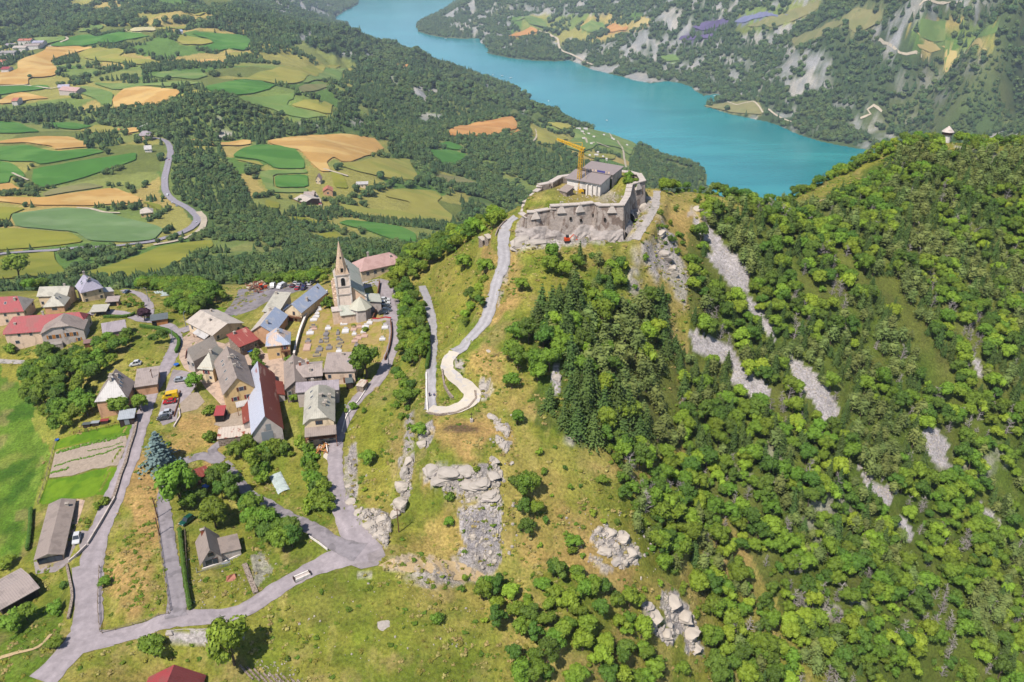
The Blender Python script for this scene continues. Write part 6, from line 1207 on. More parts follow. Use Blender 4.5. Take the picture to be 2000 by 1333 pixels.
    for k_ in range(12):
        u = 1268+(k_ % 3)*13+(k_//3)*4; v = 327-(k_//3)*3.2+(k_ % 3)*.8
        house("mobile_home", (u-3, v), (u+2, v-1), 4, 3, .4, "mono", "white", "white", o=.3, ymin=500, down=5, label="white mobile home in the rows near the lake shore", cat="mobile home", group="rows of mobile homes near the shore")
    house("chalet", (1905,70), (1921,70), 16, 6, 3, "gx", "white", "cream", o=.5, ymin=500, down=9, label="pale farmhouse on the far slope between the fields", cat="house")
# ---------------------------------------------------------------- church
def build_church():
    f0, f1, bk = (661, 583), (716, 590), (702, 534)
    z = at(690, 622).z+8.5; zg = at(688, 618).z
    p0, p1, pb = unz(*f0, zg+8.5), unz(*f1, zg+8.5), unz(*bk, zg+8.5)
    W = (p1-p0).length; ey = (pb-p1); D = ey.length; ey.normalize(); ex = Vector((ey.y, -ey.x, 0)); W = abs((p1-p0).dot(ex)); c = p0+ex*W/2+ey*D/2
    rz = math.atan2(ex.y, ex.x); R_ = empty("church", (c.x, c.y, zg), rz, "church with stone spire, grey green roof and octagonal apse above the cemetery", "church"); KEEPOUT.append((c.x, c.y, D*.6)); KEEPOUT.append(((c-ey*D*.4).x, (c-ey*D*.4).y, W*.9))
    X, Y = W/2, D/2; wh, rise = 8.5, 4.6
    b = MB()
    for q in ([(-X, -Y, -3), (X, -Y, -3), (X, -Y, wh), (0, -Y, wh+rise-.25), (-X, -Y, wh)], [(X, Y, -3), (-X, Y, -3), (-X, Y, wh), (0, Y, wh+rise-.25), (X, Y, wh)], [(X, -Y, -3), (X, Y, -3), (X, Y, wh), (X, -Y, wh)], [(-X, Y, -3), (-X, -Y, -3), (-X, -Y, wh), (-X, Y, wh)]): b.add(q, [tuple(range(len(q)))])
    w_ = b.obj("nave_wall", ST["peach"], R_)
    roof_obj(roof_planes(W-.2, D, wh, rise, .45), {'*': RO["green"], 'l': RO["cream"]}, R_, name="roof")
    q = MB(); q.box((-X-.25, -Y+.3, wh/2-.5), (.7, .9, wh+1)); q.box((X+.25, -Y+.3, wh/2-.5), (.7, .9, wh+1)); q.obj("corner_stone", ST["white"], R_)
    for k in range(4):
        q = MB(); y = -Y+D*(.18+.22*k); q.box((-X-.8, y, 2.2), (1.6, .9, 7)); q.box((-X-.5, y, 6.0), (1.0, .9, 1.2)); q.obj("buttress", ST["beige"], R_)
        if k < 3: fr = MB(); fr.box((-X-.04, y+D*.11, 5.6), (.12, 1.2, 2.4)); o = fr.obj("window", FRAMEW, R_); fr = MB(); fr.box((-X-.10, y+D*.11, 5.6), (.08, .85, 2.0)); fr.obj("pane", GLASS, o)
        fr = MB(); fr.box((X+.04, y+D*.06, 5.6), (.12, 1.2, 2.4)); o = fr.obj("window", FRAMEW, R_); fr = MB(); fr.box((X+.10, y+D*.06, 5.6), (.08, .85, 2.0)); fr.obj("pane", GLASS, o)
    # tower standing at the left front corner
    tx, ty, tw = -X+2.3, -Y+1.6, 5.0; th = 18.2
    t = empty("bell_tower", (tx, ty, 0)); t.parent = R_
    q = MB(); q.box((0, 0, th/2-1.5), (tw, tw, th+3)); q.obj("shaft", ST["pale"], t)
    q = MB()
    for z_ in (wh+1.8, wh+5.0, th-.15): q.box((0, 0, z_), (tw+.5, tw+.5, .42))
    q.obj("string_course", ST["grey"], t)
    q = MB()
    for sx in (-1, 1):
        for sy in (-1, 1): q.box((sx*tw/2, sy*tw/2, th/2), (.5, .5, th))
    q.obj("quoins", ST["white"], t)
    for side in ((0, -1), (1, 0), (0, 1), (-1, 0)):
        n_ = Vector((side[0], side[1], 0)); tt = Vector((-n_.y, n_.x, 0)); q = MB()
        pts = [(-.75, -1.7), (.75, -1.7), (.75, .9)]+[(.75*math.cos(a), .9+.75*math.sin(a)) for a in (.5, 1.05, 1.57, 2.09, 2.64)]+[(-.75, .9)]
        cc = n_*(tw/2+.06)+Vector((0, 0, th-2.9)); fr_ = [cc+tt*(x*1.3)+Vector((0, 0, y_*1.15)) for x, y_ in pts]; k = len(fr_)
        q.add(fr_+[p-n_*.1 for p in fr_], [tuple(range(k))]+[((i+1) % k, i, k+i, k+(i+1) % k) for i in range(k)]); o = q.obj("belfry_opening", ST["white"], t)
        q = MB(); q.add([cc+n_*.05+tt*x+Vector((0, 0, y_)) for x, y_ in pts], [tuple(range(k))]); q.obj("louvre", DARKV, o)
    sp = MB(); hh = 12.2; oct_ = [(math.cos(math.pi/8+k*math.pi/4), math.sin(math.pi/8+k*math.pi/4)) for k in range(8)]
    rr = tw/2*1.04; V = [(x*rr, y*rr, th) for x, y in oct_]+[(x*.12, y*.12, th+hh) for x, y in oct_]; sp.add(V, [(k, (k+1) % 8, 8+(k+1) % 8, 8+k) for k in range(8)]+[tuple(range(8, 16))])
    for sx in (-1, 1):
        for sy in (-1, 1): sp.add([(sx*tw*.5, sy*tw*.5, th), (sx*tw*.5, sy*tw*.18, th), (sx*tw*.18, sy*tw*.5, th), (sx*tw*.36, sy*tw*.36, th+2.4)], [(0, 1, 3), (1, 2, 3), (2, 0, 3)])
    s_ = sp.obj("spire", mat("spire_stone", alb(224,192,162), .95, .1, .3, 2.4, second=(alb(236,216,196), .62, 3, (1,1,1)), bump=.1), t)
    for k, (a_, z_) in enumerate([(0, 1.6), (1, 1.6), (2, 1.6), (3, 1.6), (0, 6.2)]):
        n_ = Vector([(0, -1, 0), (1, 0, 0), (0, 1, 0), (-1, 0, 0)][a_]); rad = rr*.92*(1-z_/hh); q = MB(); q.box(n_*(rad+.02)+Vector((0, 0, th+z_)), (.9 if z_ < 3 else .55, .3, 1.5 if z_ < 3 else .7), ax=(Vector((-n_.y, n_.x, 0)), n_, Vector((0, 0, 1)))); q.obj("lucarne", DARKV, s_)
    q = MB(); q.tube([(0, 0, th+hh-.2), (0, 0, th+hh+1.6)], [.06, .05], 4); q.box((0, 0, th+hh+1.2), (.7, .06, .08)); q.obj("cross", METALG, s_)
    # apse
    def octa(nm, cx, cy_, r, h0, h1, m_r, m_w):
        e = empty(nm, (cx, cy_, 0)); e.parent = R_; q = MB(); q.prism([(x*r, y*r) for x, y in oct_], -3, h0); q.obj("wall", m_w, e); q = MB(); r2 = r*1.12
        V = [(x*r2, y*r2, h0-.05) for x, y in oct_]+[(0, 0, h0+h1)]; q.add(V, [(k, (k+1) % 8, 8) for k in range(8)]+[tuple(range(7, -1, -1))]); q.obj("roof", m_r, e)
    octa("apse", X-2.2, -Y-2.0, 4.0, 5.2, 4.0, mat("apse_roof", alb(206,200,180), .7, .2, .1, 2), ST["grey"])
    e = empty("chapel", (-1.6, -Y-2.6, 0)); e.parent = R_
    q = MB(); q.box((0, 0, .6), (6.4, 4.6, 6.4)); q.obj("wall", ST["beige"], e); roof_obj([([(-3.6, -2.7, 3.7), (3.6, -2.7, 3.7), (3.6, 2.6, 5.8), (-3.6, 2.6, 6.6)], '*')], {'*': RO["green"]}, e)
    e = empty("sacristy", (X+3.0, -Y+4.2, 0)); e.parent = R_
    q = MB(); q.box((0, 0, 1.2), (5.6, 7.0, 7.4)); q.obj("wall", ST["grey"], e); roof_obj([([(-3.0, -3.9, 6.0), (3.1, -3.9, 4.9), (3.1, 3.9, 4.9), (-3.0, 3.9, 6.0)], '*')], {'*': RO["green"]}, e)
    e = empty("porch_block", (-X-1.2, -Y-1.6, 0)); e.parent = R_; q = MB(); q.box((0, 0, 1.2), (3.4, 3.6, 7)); q.obj("wall", ST["beige"], e); q = MB(); q.box((0, 0, 4.85), (3.8, 4.0, .3)); q.obj("roof", ST["grey"], e)
# ---------------------------------------------------------------- fort
def crest(u):
    a, _ = px_as(u, 295); y = np.linspace(300, 470, 400); z = hgt(a*y, y); k = int(np.argmin((CAM_Z-z)/y)); return Vector((a*y[k], y[k], z[k]))
def build_fort():
    FS = mat("fort_stone", alb(204,188,176), .95, .1, .2, .5, second=(alb(158,138,126), .54, .5, (1, 1, .5)), bump=.35)
    # individual courses read as small relief
    R_ = empty("fort", (0, 0, 0), 0, "old stone fort with rampart walls on the rocky summit", "fort")
    def brick(m):
        t = m.node_tree; n = t.nodes; L = t.links; p = n["Principled BSDF"]; br = n.new("ShaderNodeTexBrick"); br.inputs["Scale"].default_value = .9; br.inputs["Color1"].default_value = (1, 1, 1, 1); br.inputs["Color2"].default_value = (.74, .72, .70, 1); br.inputs["Mortar"].default_value = (.8, .79, .77, 1)
        tc = n.new("ShaderNodeTexCoord"); mp = n.new("ShaderNodeMapping"); mp.inputs["Rotation"].default_value = (math.pi/2, 0, 0); L.new(tc.outputs["Object"], mp.inputs[0]); L.new(mp.outputs[0], br.inputs[0])
        old = p.inputs["Base Color"].links[0].from_socket; mx = n.new("ShaderNodeMix"); mx.data_type = 'RGBA'; mx.blend_type = 'MULTIPLY'; mx.inputs[0].default_value = .8; L.new(old, mx.inputs[6]); L.new(br.outputs[0], mx.inputs[7]); L.new(mx.outputs[2], p.inputs["Base Color"])
    brick(FS)
    COP = mat("coping_stone", alb(214,200,188), .9, .1, .15, 1.2)
    # outer top corners (pixel, height of the top, height of the foot)
    T = FT
    P = [unz(u, v, z) for u, v, z, _ in T]; Bz = [b_ for *_, b_ in T]
    cen = sum(P, Vector())/len(P); prev = None
    def wall(pa, pb, za, zb, th=1.3, cop=True, nm="rampart_wall"):
        d = (pb-pa); d.z = 0; d.normalize(); n_ = Vector((d.y, -d.x, 0))
        if n_.dot(pa-cen) < 0: n_ = -n_
        L_ = (pb-pa).length; k = max(1, int(L_/2.0)); V = []; F = []
        for i in range(k+1):
            p = pa.lerp(pb, i/k); zf = za+(zb-za)*i/k; h = p.z-zf
            for r_ in range(7):
                t = r_/6; q = Vector((p.x, p.y, 0))+n_*(.11*h*(1-t)+.12*math.sin(i*3.7+r_*2.1)*(1 if 0 < i < k else 0)*.6); V.append((q.x, q.y, zf+h*t))
            q = Vector((p.x, p.y, 0))-n_*th; V.append((q.x, q.y, p.z)); V.append((q.x, q.y, p.z-6))
        for i in range(k):
            for r_ in range(8): a = i*9+r_; F.append((a, a+9, a+10, a+1))
        F += [tuple(range(9)), tuple(range(k*9+8, k*9-1, -1))]
        o = mesh_obj(nm, V, F, FS, R_)
        if cop:
            m_ = max(1, int(L_/3.2))
            for i in range(m_):
                a, b_ = pa.lerp(pb, i/m_), pa.lerp(pb, (i+.97)/m_); b = MB(); c_ = (a+b_)/2-n_*.75; b.box(c_+Vector((0, 0, .16+.02*(i % 3))), ((b_-a).length, 2.3, .34), ax=(d, n_, Vector((0, 0, 1)))); b.obj("coping_slab", COP, o)
        return o, n_
    walls = []
    for i in range(len(P)-1): walls.append(wall(P[i], P[i+1], Bz[i]-3, Bz[i+1]-3))
    # living rock that the walls stand on
    CR = mat("crag_rock", alb(186,174,166), .95, .1, .3, .35, second=(alb(150,140,134), .57, .3, (1, 1, 2.4)), bump=.6)
    for a_i, b_i, hg in ((0,3,6.0),(3,6,5.6),(6,8,5.0),(8,9,4.5),(9,11,6.0),(11,12,6.0)):
        V = []; F = []; Q = P[a_i:b_i+1]; D_ = dense([Vector((p.x, p.y, 0)) for p in Q], .9) if len(Q) > 1 else []; nr = 9
        for i, p in enumerate(D_):
            t = (D_[min(i+1, len(D_)-1)]-D_[max(i-1, 0)]).normalized(); n_ = Vector((t.y, -t.x, 0)); n_ = n_ if n_.dot(p-Vector((cen.x, cen.y, 0))) > 0 else -n_
            f_ = Bz[a_i]+(Bz[b_i]-Bz[a_i])*i/len(D_); hh = hg*(.12+.95*float(vnoise(np.array([i*.22+a_i]), np.array([3.]), 9)[0]))
            for r_ in range(nr):
                s_ = r_/(nr-1); j = float(fbm(np.array([p.x*.55+r_*.4]), np.array([p.y*.55+r_*.9]), 3, 61, ridged=True)[0])
                q = p+n_*(.75+.12*hh+(1-s_)*(2.2+1.6*j)+j*1.3*(1-s_**3)); V.append((q.x, q.y, f_-2.5+(hh+2.5)*s_+.5*(j-.5)))
            q = p+n_*.2; V.append((q.x, q.y, f_+hh+.1))
        for i in range(len(D_)-1):
            for r_ in range(nr): a = i*(nr+1)+r_; F.append((a, a+nr+1, a+nr+2, a+1))
        if F: mesh_obj("crag", V, F, CR, R_)
    # left rampart with sloping cap slabs
    LT = [(1018,416,503,494),(1022,399,504,494),(1035,385,505.5,495),(1049,368,507,497),(1050,361,508,498),(1071,357,508,500),(1092,345,508,502),(1120,341,508,503)]
    PL = [unz(u, v, z) for u, v, z, _ in LT]
    for i in range(len(PL)-1): wall(PL[i], PL[i+1], LT[i][3]-4, LT[i+1][3]-4, 2.0)
    # triangular gun covers and loopholes in the front wall
    for (i, t) in ((1, .95), (4, .38), (5, .05), (7, .55), (10, .45)):
        pa, pb = P[i], P[i+1]; p = pa.lerp(pb, t); n_ = walls[i][1]; d = (pb-pa).normalized(); b = MB(); w_ = 1.7
        b.add([p-d*w_+n_*.9+Vector((0, 0, -2.4)), p+d*w_+n_*.9+Vector((0, 0, -2.4)), p+Vector((0, 0, .9))+n_*.1, p-d*w_-n_*1.0+Vector((0, 0, -2.0)), p+d*w_-n_*1.+Vector((0, 0, -2.0))], [(0, 1, 2), (1, 4, 2), (3, 0, 2)]); b.obj("gun_cover", COP, R_)
    for (i, t, dz) in ((4, .7, -4.6), (5, .1, -5.6), (5, .92, -4.4), (7, .28, -4.8), (7, .3, -.0)):
        if dz == 0: continue
        p = P[i].lerp(P[i+1], t); n_ = walls[i][1]; d = (P[i+1]-P[i]).normalized(); b = MB(); b.box(p+n_*(.55+.0)+Vector((0, 0, dz)), (.75, .9, 1.0), ax=(d, n_, Vector((0, 0, 1)))); b.obj("loophole", DARKV, R_)
    # barracks: two single slope roofs, one above the other
    z0 = 512.0
    a, b_, bk = unz(1103, 348, z0), unz(1174, 361, z0), unz(1189, 349, z0)
    ex = (b_-a); W = ex.length; ex.normalize(); ey = Vector((-ex.y, ex.x, 0)); rz = math.atan2(ex.y, ex.x); D1 = 8.5
    base = empty("barracks", (a.x, a.y, 505), rz, "long barracks with two stepped grey roofs inside the fort", "barracks")
    FG = mat("barracks_roof", alb(160,146,142), .7, .25, .06, .6, stripes=None)
    roof_obj([([(0, 0, 7.0), (W, 0, 7.0), (W, D1, 8.6), (0, D1, 8.6)], '*')], {'*': FG}, base)
    roof_obj([([(2.2, D1-.6, 8.9), (W+.9, D1-.6, 8.9), (W+.9, D1+8.6, 10.1), (2.2, D1+8.6, 10.1)], '*')], {'*': FG}, base)
    q = MB(); q.add([(.6, .8, -3), (W-.6, .8, -3), (W-.6, .8, 6.9), (.6, .8, 6.9)], [(0, 1, 2, 3)]); q.add([(W-.6, .8, -3), (W-.6, D1, -3), (W-.6, D1, 8.3), (W-.6, .8, 6.9)], [(0, 1, 2, 3)]); q.add([(.6, D1, -3), (.6, .8, -3), (.6, .8, 6.9), (.6, D1, 8.3)], [(0, 1, 2, 3)]); q.obj("lower_wall", ST["white"], base)
    q = MB(); q.add([(2.8, D1, 7), (W+.3, D1, 7), (W+.3, D1, 8.7), (2.8, D1, 8.7)], [(0, 1, 2, 3)]); q.add([(W+.3, D1, -3), (W+.3, D1+8, -3), (W+.3, D1+8, 9.7), (W+.3, D1, 8.8)], [(0, 1, 2, 3)]); q.add([(2.8, D1+8, 0), (2.8, D1, 0), (2.8, D1, 8.7), (2.8, D1+8, 9.7)], [(0, 1, 2, 3)]); q.obj("clerestory_wall", ST["grey"], base)
    for k in range(9): q = MB(); q.box((3.4+k*(W-4)/8.4, D1-.1, 8.7), (.5, .2, 1.7)); q.obj("post", ST["beige"], base)
    q = MB(); q.box((W*.72, D1-.25, 9.0), (3.4, .2, 1.2)); q.obj("tarpaulin", mat("blue_tarpaulin", alb(74,74,150), .6, .3, .15, 2), base)
    for x, w_, h_ in ((W*.52, 1.4, 3.2), (W*.22, 1.1, 2.6), (W*.8, 1.0, 1.6)): q = MB(); q.box((x, .78, h_/2+.6), (w_, .2, h_)); q.obj("door", DARKV, base)
    for k in range(3): q = MB(); q.box((W*.62+k*2.0, .4, 3.0), (.5, .9, 6)); q.obj("pilaster", ST["white"], base)
    # small tilted shed
    house("shed", (1091,371), (1107,376), 4.0, 1.7, 1.3, "mono", "stone", "taupe", o=.3, zoff=0, label="small stone hut with plain tilted roof inside the fort, left of the crane", cat="hut")
    # watch tower on the far ridge
    p = crest(1842); KEEPOUT.append((p.x, p.y-5, 8)); p.z += 1; t = empty("watch_tower", (p.x, p.y, p.z-1), .3, "small white round watch tower with pointed shingle roof on the far ridge", "tower")
    def ring(r0, r1, z0, z1, n=12): b = MB(); b.add([(math.cos(6.283*k/n)*r0, math.sin(6.283*k/n)*r0, z0) for k in range(n)]+[(math.cos(6.283*k/n)*r1, math.sin(6.283*k/n)*r1, z1) for k in range(n)], [(k, (k+1) % n, n+(k+1) % n, n+k) for k in range(n)]+[tuple(range(n, 2*n)), tuple(range(n-1, -1, -1))]); return b
    ring(2.2, 2.0, -3, 4.2).obj("shaft", ST["white"], t); ring(2.6, 2.6, 4.2, 5.6).obj("gallery", ST["dark"], t); ring(3.1, .1, 5.6, 8.6).obj("roof", ST["grey"], t)
def build_crane():
    Y = mat("crane_yellow", alb(240,186,36), .5, .4, .08, 1)
    p = at(1129, 381); p = unz(1129, 383, 505.5); t = empty("tower_crane", (p.x, p.y, 505.5), 0, "yellow self erecting tower crane working inside the fort", "crane")
    def lattice(a, b_, w0, w1, n, nm, par):
        a, b_ = Vector(a), Vector(b_); d = (b_-a).normalized(); u = d.orthogonal().normalized() if abs(d.z) > .9 else d.cross(Vector((0, 0, 1))).normalized(); v = d.cross(u); m = MB()
        c = [(1, 1), (-1, 1), (-1, -1), (1, -1)]
        for sx, sy in c: m.tube([a+(u*sx+v*sy)*w0/2, b_+(u*sx+v*sy)*w1/2], [.14, .12], 4)
        for i in range(n):
            p0, p1 = a.lerp(b_, i/n), a.lerp(b_, (i+1)/n); wa, wb = w0+(w1-w0)*i/n, w0+(w1-w0)*(i+1)/n
            for k in range(4):
                s0, s1 = c[k], c[(k+1) % 4]
                if i % 2: s0, s1 = s1, s0
                m.tube([p0+(u*s0[0]+v*s0[1])*wa/2, p1+(u*s1[0]+v*s1[1])*wb/2], [.09, .09], 3, cap=False)
        return m.obj(nm, Y, par)
    yb = p.y; top = unz(1131, 292, 505.5); s_ = px_as(1131, 292)[1]; zt = CAM_Z-s_*yb-505.5
    lattice((0, 0, 0), (.6, 0, zt), 1.2, 1.0, 18, "mast", t)
    a, s2 = px_as(1088, 272); yj = yb+6; jx, jz = a*yj-p.x, CAM_Z-s2*yj-505.5
    lattice((1.6, -.6, zt), (jx, 6, jz), 1.1, .5, 14, "jib", t)
    q = MB(); q.tube([(.6, 0, zt), (.8, .3, zt+2.4)], [.15, .1], 4); q.tube([(.8, .3, zt+2.4), (jx*.6, 3.6, zt+(jz-zt)*.6+.5)], [.06, .06], 3); q.tube([(.8, .3, zt+2.4), (3.2, -1.4, 3)], [.06, .06], 3); q.obj("stay_cable", Y, t)
    q = MB(); q.box((2.0, -.8, 1.6), (3.8, 2.6, 2.6)); q.box((2.2, -.8, 3.05), (3.2, 2.2, .3)); q.obj("counterweight", Y, t)
    q = MB(); q.box((1.2, -.4, .2), (6, .5, .4)); q.box((1.2, -.4, .2), (.5, 5, .4)); q.obj("base_frame", METALG, t)
    q = MB(); q.box((1.4, -2.14, 1.8), (.9, .1, .8)); q.obj("control_window", GLASS, t)
# ---------------------------------------------------------------- vehicles
TYRE = mat("tyre", (.02,.02,.02), .9, .1, .1, 3); CARGL = mat("car_glass", (.02,.025,.03), .1, .6, .05, 1); LAMP = mat("lamp_glass", alb(236,230,220), .2, .6, .05, 2); LAMPR = mat("tail_lamp", alb(150,20,20), .3, .5, .05, 2)
PAINT = {}
def paint(nm, c): return mat("paint_"+nm, c, .3, .5, .04, 1)
def vehicle(u0, v0, u1, v1, nm, c, kind_="car", label="", L_=4.3, ymin=0, group=None, on=None):
    """car whose tail is at the first pixel and nose at the second"""
    a = at(u0, v0, ymin); b_ = at(u1, v1, ymin); d = b_-a; d.z = 0
    if d.length < .01: d = Vector((1, 0, 0))
    c0 = (a+b_)/2; rz = math.atan2(d.y, d.x); W = 1.78; hb, ht = .86, 1.46
    if kind_ == "van": L_, W, hb, ht = L_ if L_ > 4.5 else 5.2, 2.0, 1.25, 2.3
    if kind_ == "suv": hb, ht = 1.0, 1.75
    if kind_ == "caravan": hb, ht = 2.3, 2.5
    e = empty({"caravan":"caravan", "van":"van"}.get(kind_, "car"), (c0.x, c0.y, H(c0.x, c0.y)+.13), rz, label, {"caravan":"caravan", "van":"van"}.get(kind_, "car"), group)
    # tilt with the ground
    dz = H(c0.x+math.cos(rz)*1.5, c0.y+math.sin(rz)*1.5)-H(c0.x-math.cos(rz)*1.5, c0.y-math.sin(rz)*1.5); e.rotation_euler = (0, -math.atan2(dz, 3.0), rz)
    M = paint(nm, c); h = L_/2; w_ = W/2
    b = MB(); prof = [(-h, .42), (-h+.05, .75), (-h+.3, hb), (h-.9, hb*.98), (h-.15, hb*.78), (h, .5), (h-.1, .3), (-h+.1, .3)]
    if kind_ in ("van",): prof = [(-h, .4), (-h, ht-.15), (-h+.2, ht), (h-1.5, ht), (h-.75, hb+.15), (h-.1, hb-.25), (h, .5), (h-.1, .3), (-h+.1, .3)]
    if kind_ == "caravan": prof = [(-h, .5), (-h+.1, ht-.4), (-h+.5, ht), (h-.6, ht), (h-.05, 1.5), (h, .5)]
    n = len(prof); V = []
    for s_, k in ((-1, 1), (-1, .93), (1, .93), (1, 1)): pass
    for y, sc_ in ((-w_, .94), (-w_*.93, 1.), (w_*.93, 1.), (w_, .94)):
        zc = .7
        V += [(x*(.985 if sc_ < 1 else 1), y, zc+(z-zc)*sc_) for x, z in prof]
    F = []
    for r_ in range(3): F += [(r_*n+i, r_*n+(i+1) % n, (r_+1)*n+(i+1) % n, (r_+1)*n+i) for i in range(n)]
    F += [tuple(range(n-1, -1, -1)), tuple(range(3*n, 4*n))]; b.add(V, F); b.obj("body", M, e)
    if kind_ in ("car", "suv"):
        r0 = -h+.45 if kind_ == "suv" else -h+.55; g = MB(); lo = [(r0-.15, hb-.02), (h-1.25, hb-.02)]; hi = [(r0+.35, ht-.05), (h-2.0, ht-.05)]
        g.add([(lo[0][0], -w_*.9, lo[0][1]), (lo[1][0], -w_*.9, lo[1][1]), (lo[1][0], w_*.9, lo[1][1]), (lo[0][0], w_*.9, lo[0][1]), (hi[0][0], -w_*.74, hi[0][1]), (hi[1][0], -w_*.74, hi[1][1]), (hi[1][0], w_*.74, hi[1][1]), (hi[0][0], w_*.74, hi[0][1])], [(0, 1, 5, 4), (1, 2, 6, 5), (2, 3, 7, 6), (3, 0, 4, 7), (4, 5, 6, 7)]); g.obj("cabin_glass", CARGL, e)
        q = MB(); q.box(((hi[0][0]+hi[1][0])/2, 0, ht-.02), (hi[1][0]-hi[0][0]+.12, W*.78, .07)); 
        for x in (hi[0][0], (hi[0][0]+hi[1][0])/2+.1, hi[1][0]):
            for sy in (-1, 1): q.tube([(x-(.32 if x == hi[0][0] else 0)+(.62 if x == hi[1][0] else 0), sy*w_*.91, hb), (x, sy*w_*.76, ht)], [.05, .05], 4)
        q.obj("roof", M, e)
    elif kind_ == "van":
        g = MB(); g.box((h-1.15, 0, 1.72), (.1, W*.84, .8), ax=(Vector((.7, 0, -.72)).normalized(), Vector((0, 1, 0)), Vector((.72, 0, .7)).normalized())); g.obj("windscreen", CARGL, e)
        for sy in (-1, 1):
            for x in (h-1.9, -.3) if nm != "white" else (h-1.9,): g = MB(); g.box((x, sy*(w_+.0), 1.65), (.95, .05, .6)); g.obj("side_window", CARGL, e)
    else:
        for sy in (-1, 1):
            for x in (-1.1, .9): g = MB(); g.box((x, sy*w_, 1.55), (.9, .05, .6)); g.obj("side_window", CARGL, e)
        g = MB(); g.box((-h+.02, 0, 1.5), (.08, 1.2, .6)); g.obj("rear_window", CARGL, e); g = MB(); g.box((h+.6, 0, .5), (1.4, .1, .1)); g.obj("drawbar", METALG, e)
    wb = MB(); wb.tube([(0, -.1, 0), (0, .1, 0)], [.33, .33], 12); hub = MB(); hub.tube([(0, -.115, 0), (0, .115, 0)], [.17, .17], 8)
    for f_ in (wb, hub): f_.F.append(tuple(range(len(f_.V)//2-1, -1, -1))); f_.M.append(0)
    for sx in ((-1, 1) if kind_ != "caravan" else (0,)):
        for sy in (-1, 1):
            o = wb.obj("wheel", TYRE, e); o.location = (sx*L_*.3, sy*(w_-.09), .33); o2 = hub.obj("rim", METALG, o)
    for sy in (-1, 1):
        q = MB(); q.box((h-.12, sy*w_*.72, .66), (.2, .34, .15)); q.obj("headlight", LAMP, e) if kind_ != "caravan" else None
        q = MB(); q.box((-h+.06, sy*w_*.76, .72), (.14, .3, .18)); q.obj("tail_light", LAMPR, e)
    return e
def build_vehicles():
    Wt, Sv, Bk, Nv = alb(226,224,222), alb(180,184,190), (.015,.016,.018), alb(36,44,98)
    V_ = vehicle
    V_(339,747,367,743,"silver",Sv,"car","silver car parked beside the garden tree"); V_(347,776,322,781,"yellow",alb(240,196,20),"van","yellow van parked above the red car"); V_(343,786,321,790,"red",alb(190,28,44),"car","bright red hatchback beside the yellow van")
    V_(337,809,313,813,"pale_silver",alb(206,208,214),"suv","pale silver car below the red hatchback"); V_(329,818,313,821,"charcoal",alb(70,72,78),"car","dark car at the end of the roadside row"); V_(154,1046,149,1066,"white",Wt,"suv","white car on the bungalow's drive",4.4)
    V_(377,1013,355,1028,"dark_green",alb(30,84,72),"suv","dark green car beside the old lane",4.6); V_(101,695,78,698,"navy",Nv,"car","navy blue car on the gravel drive"); V_(277,712,255,716,"white2",Wt,"suv","white off-road car in the garden below the hedge")
    V_(256,571,238,573,"steel_blue",alb(60,80,110),"car","dark blue car behind the white roofed annex"); V_(182,613,200,612,"black",Bk,"car","black car under the carport")
    V_(560,559,540,568,"white",Wt,"van","white van in the junk yard",5.6); V_(539,559,528,568,"caravan_white",alb(226,222,214),"caravan","white caravan in the junk yard",4.6); V_(557,551,542,555,"maroon",alb(110,34,52),"car","maroon car behind the white van")
    for i, (u, v, nm, c_, lab) in enumerate([(752,588,"white3",Wt,"white car farthest up the church parking row"),(752,595,"pearl",Wt,"white car with dark lower half in the church parking row"),(753,602,"black2",Bk,"black car in the middle of the church parking row"),(755,609,"graphite",alb(70,76,84),"graphite estate car in the church parking row"),(749,615,"black3",Bk,"black car nearest the red topped wall")]): V_(u-9, v+.6, u+9, v-.6, nm, c_, "car", lab, 4.2)
    jk = [(572,562,"maroon"),(578,556,"white"),(585,560,"silver"),(590,554,"pearl"),(596,559,"navy"),(600,553,"silver"),(606,557,"white"),(582,566,"red"),(594,566,"navy"),(611,552,"pearl")]
    cl = {"maroon": alb(110,34,52), "white": Wt, "silver": Sv, "pearl": Wt, "navy": Nv, "red": alb(190,28,44)}
    wrd = ["maroon","white","silver","pearl white","navy","silver","white","red","navy","pearl white"]; pos = ["at the left end of","at the back left of","in the left middle of","at the back of","in the centre of","at the back centre of","at the right of","at the front left of","at the front of","at the back right of"]
    for i, (u, v, nm) in enumerate(jk): V_(u-4, v+3, u+4, v-3, nm, cl[nm], "car", "old %s car %s the wreck cluster behind the long roof" % (wrd[i], pos[i]), 4.0)
    for u0, v0, u1, v1, nm, c_, kd, lab in [(327,386,328,380,"white",Wt,"van","white camper van on the valley road"),(338,399,334,395,"pearl",Wt,"car","first white car after the bend start on the valley road"),(343,402,347,405,"silver",Sv,"car","silver car close behind on the valley road"),(385,438,383,434,"white",Wt,"car","white car in the hairpin of the valley road"),(322,349,322,353,"pearl",Wt,"car","white car on the straight of the valley road"),(331,312,330,316,"red",alb(190,28,44),"car","red car far up the valley road"),(617,409,622,406,"white",Wt,"van","white trailer in the valley farm yard"),(624,402,628,400,"red",alb(190,28,44),"van","red farm machine in the valley yard")]: V_(u0,v0,u1,v1,nm,c_,kd,lab,5.0 if kd == "car" else 8,500)
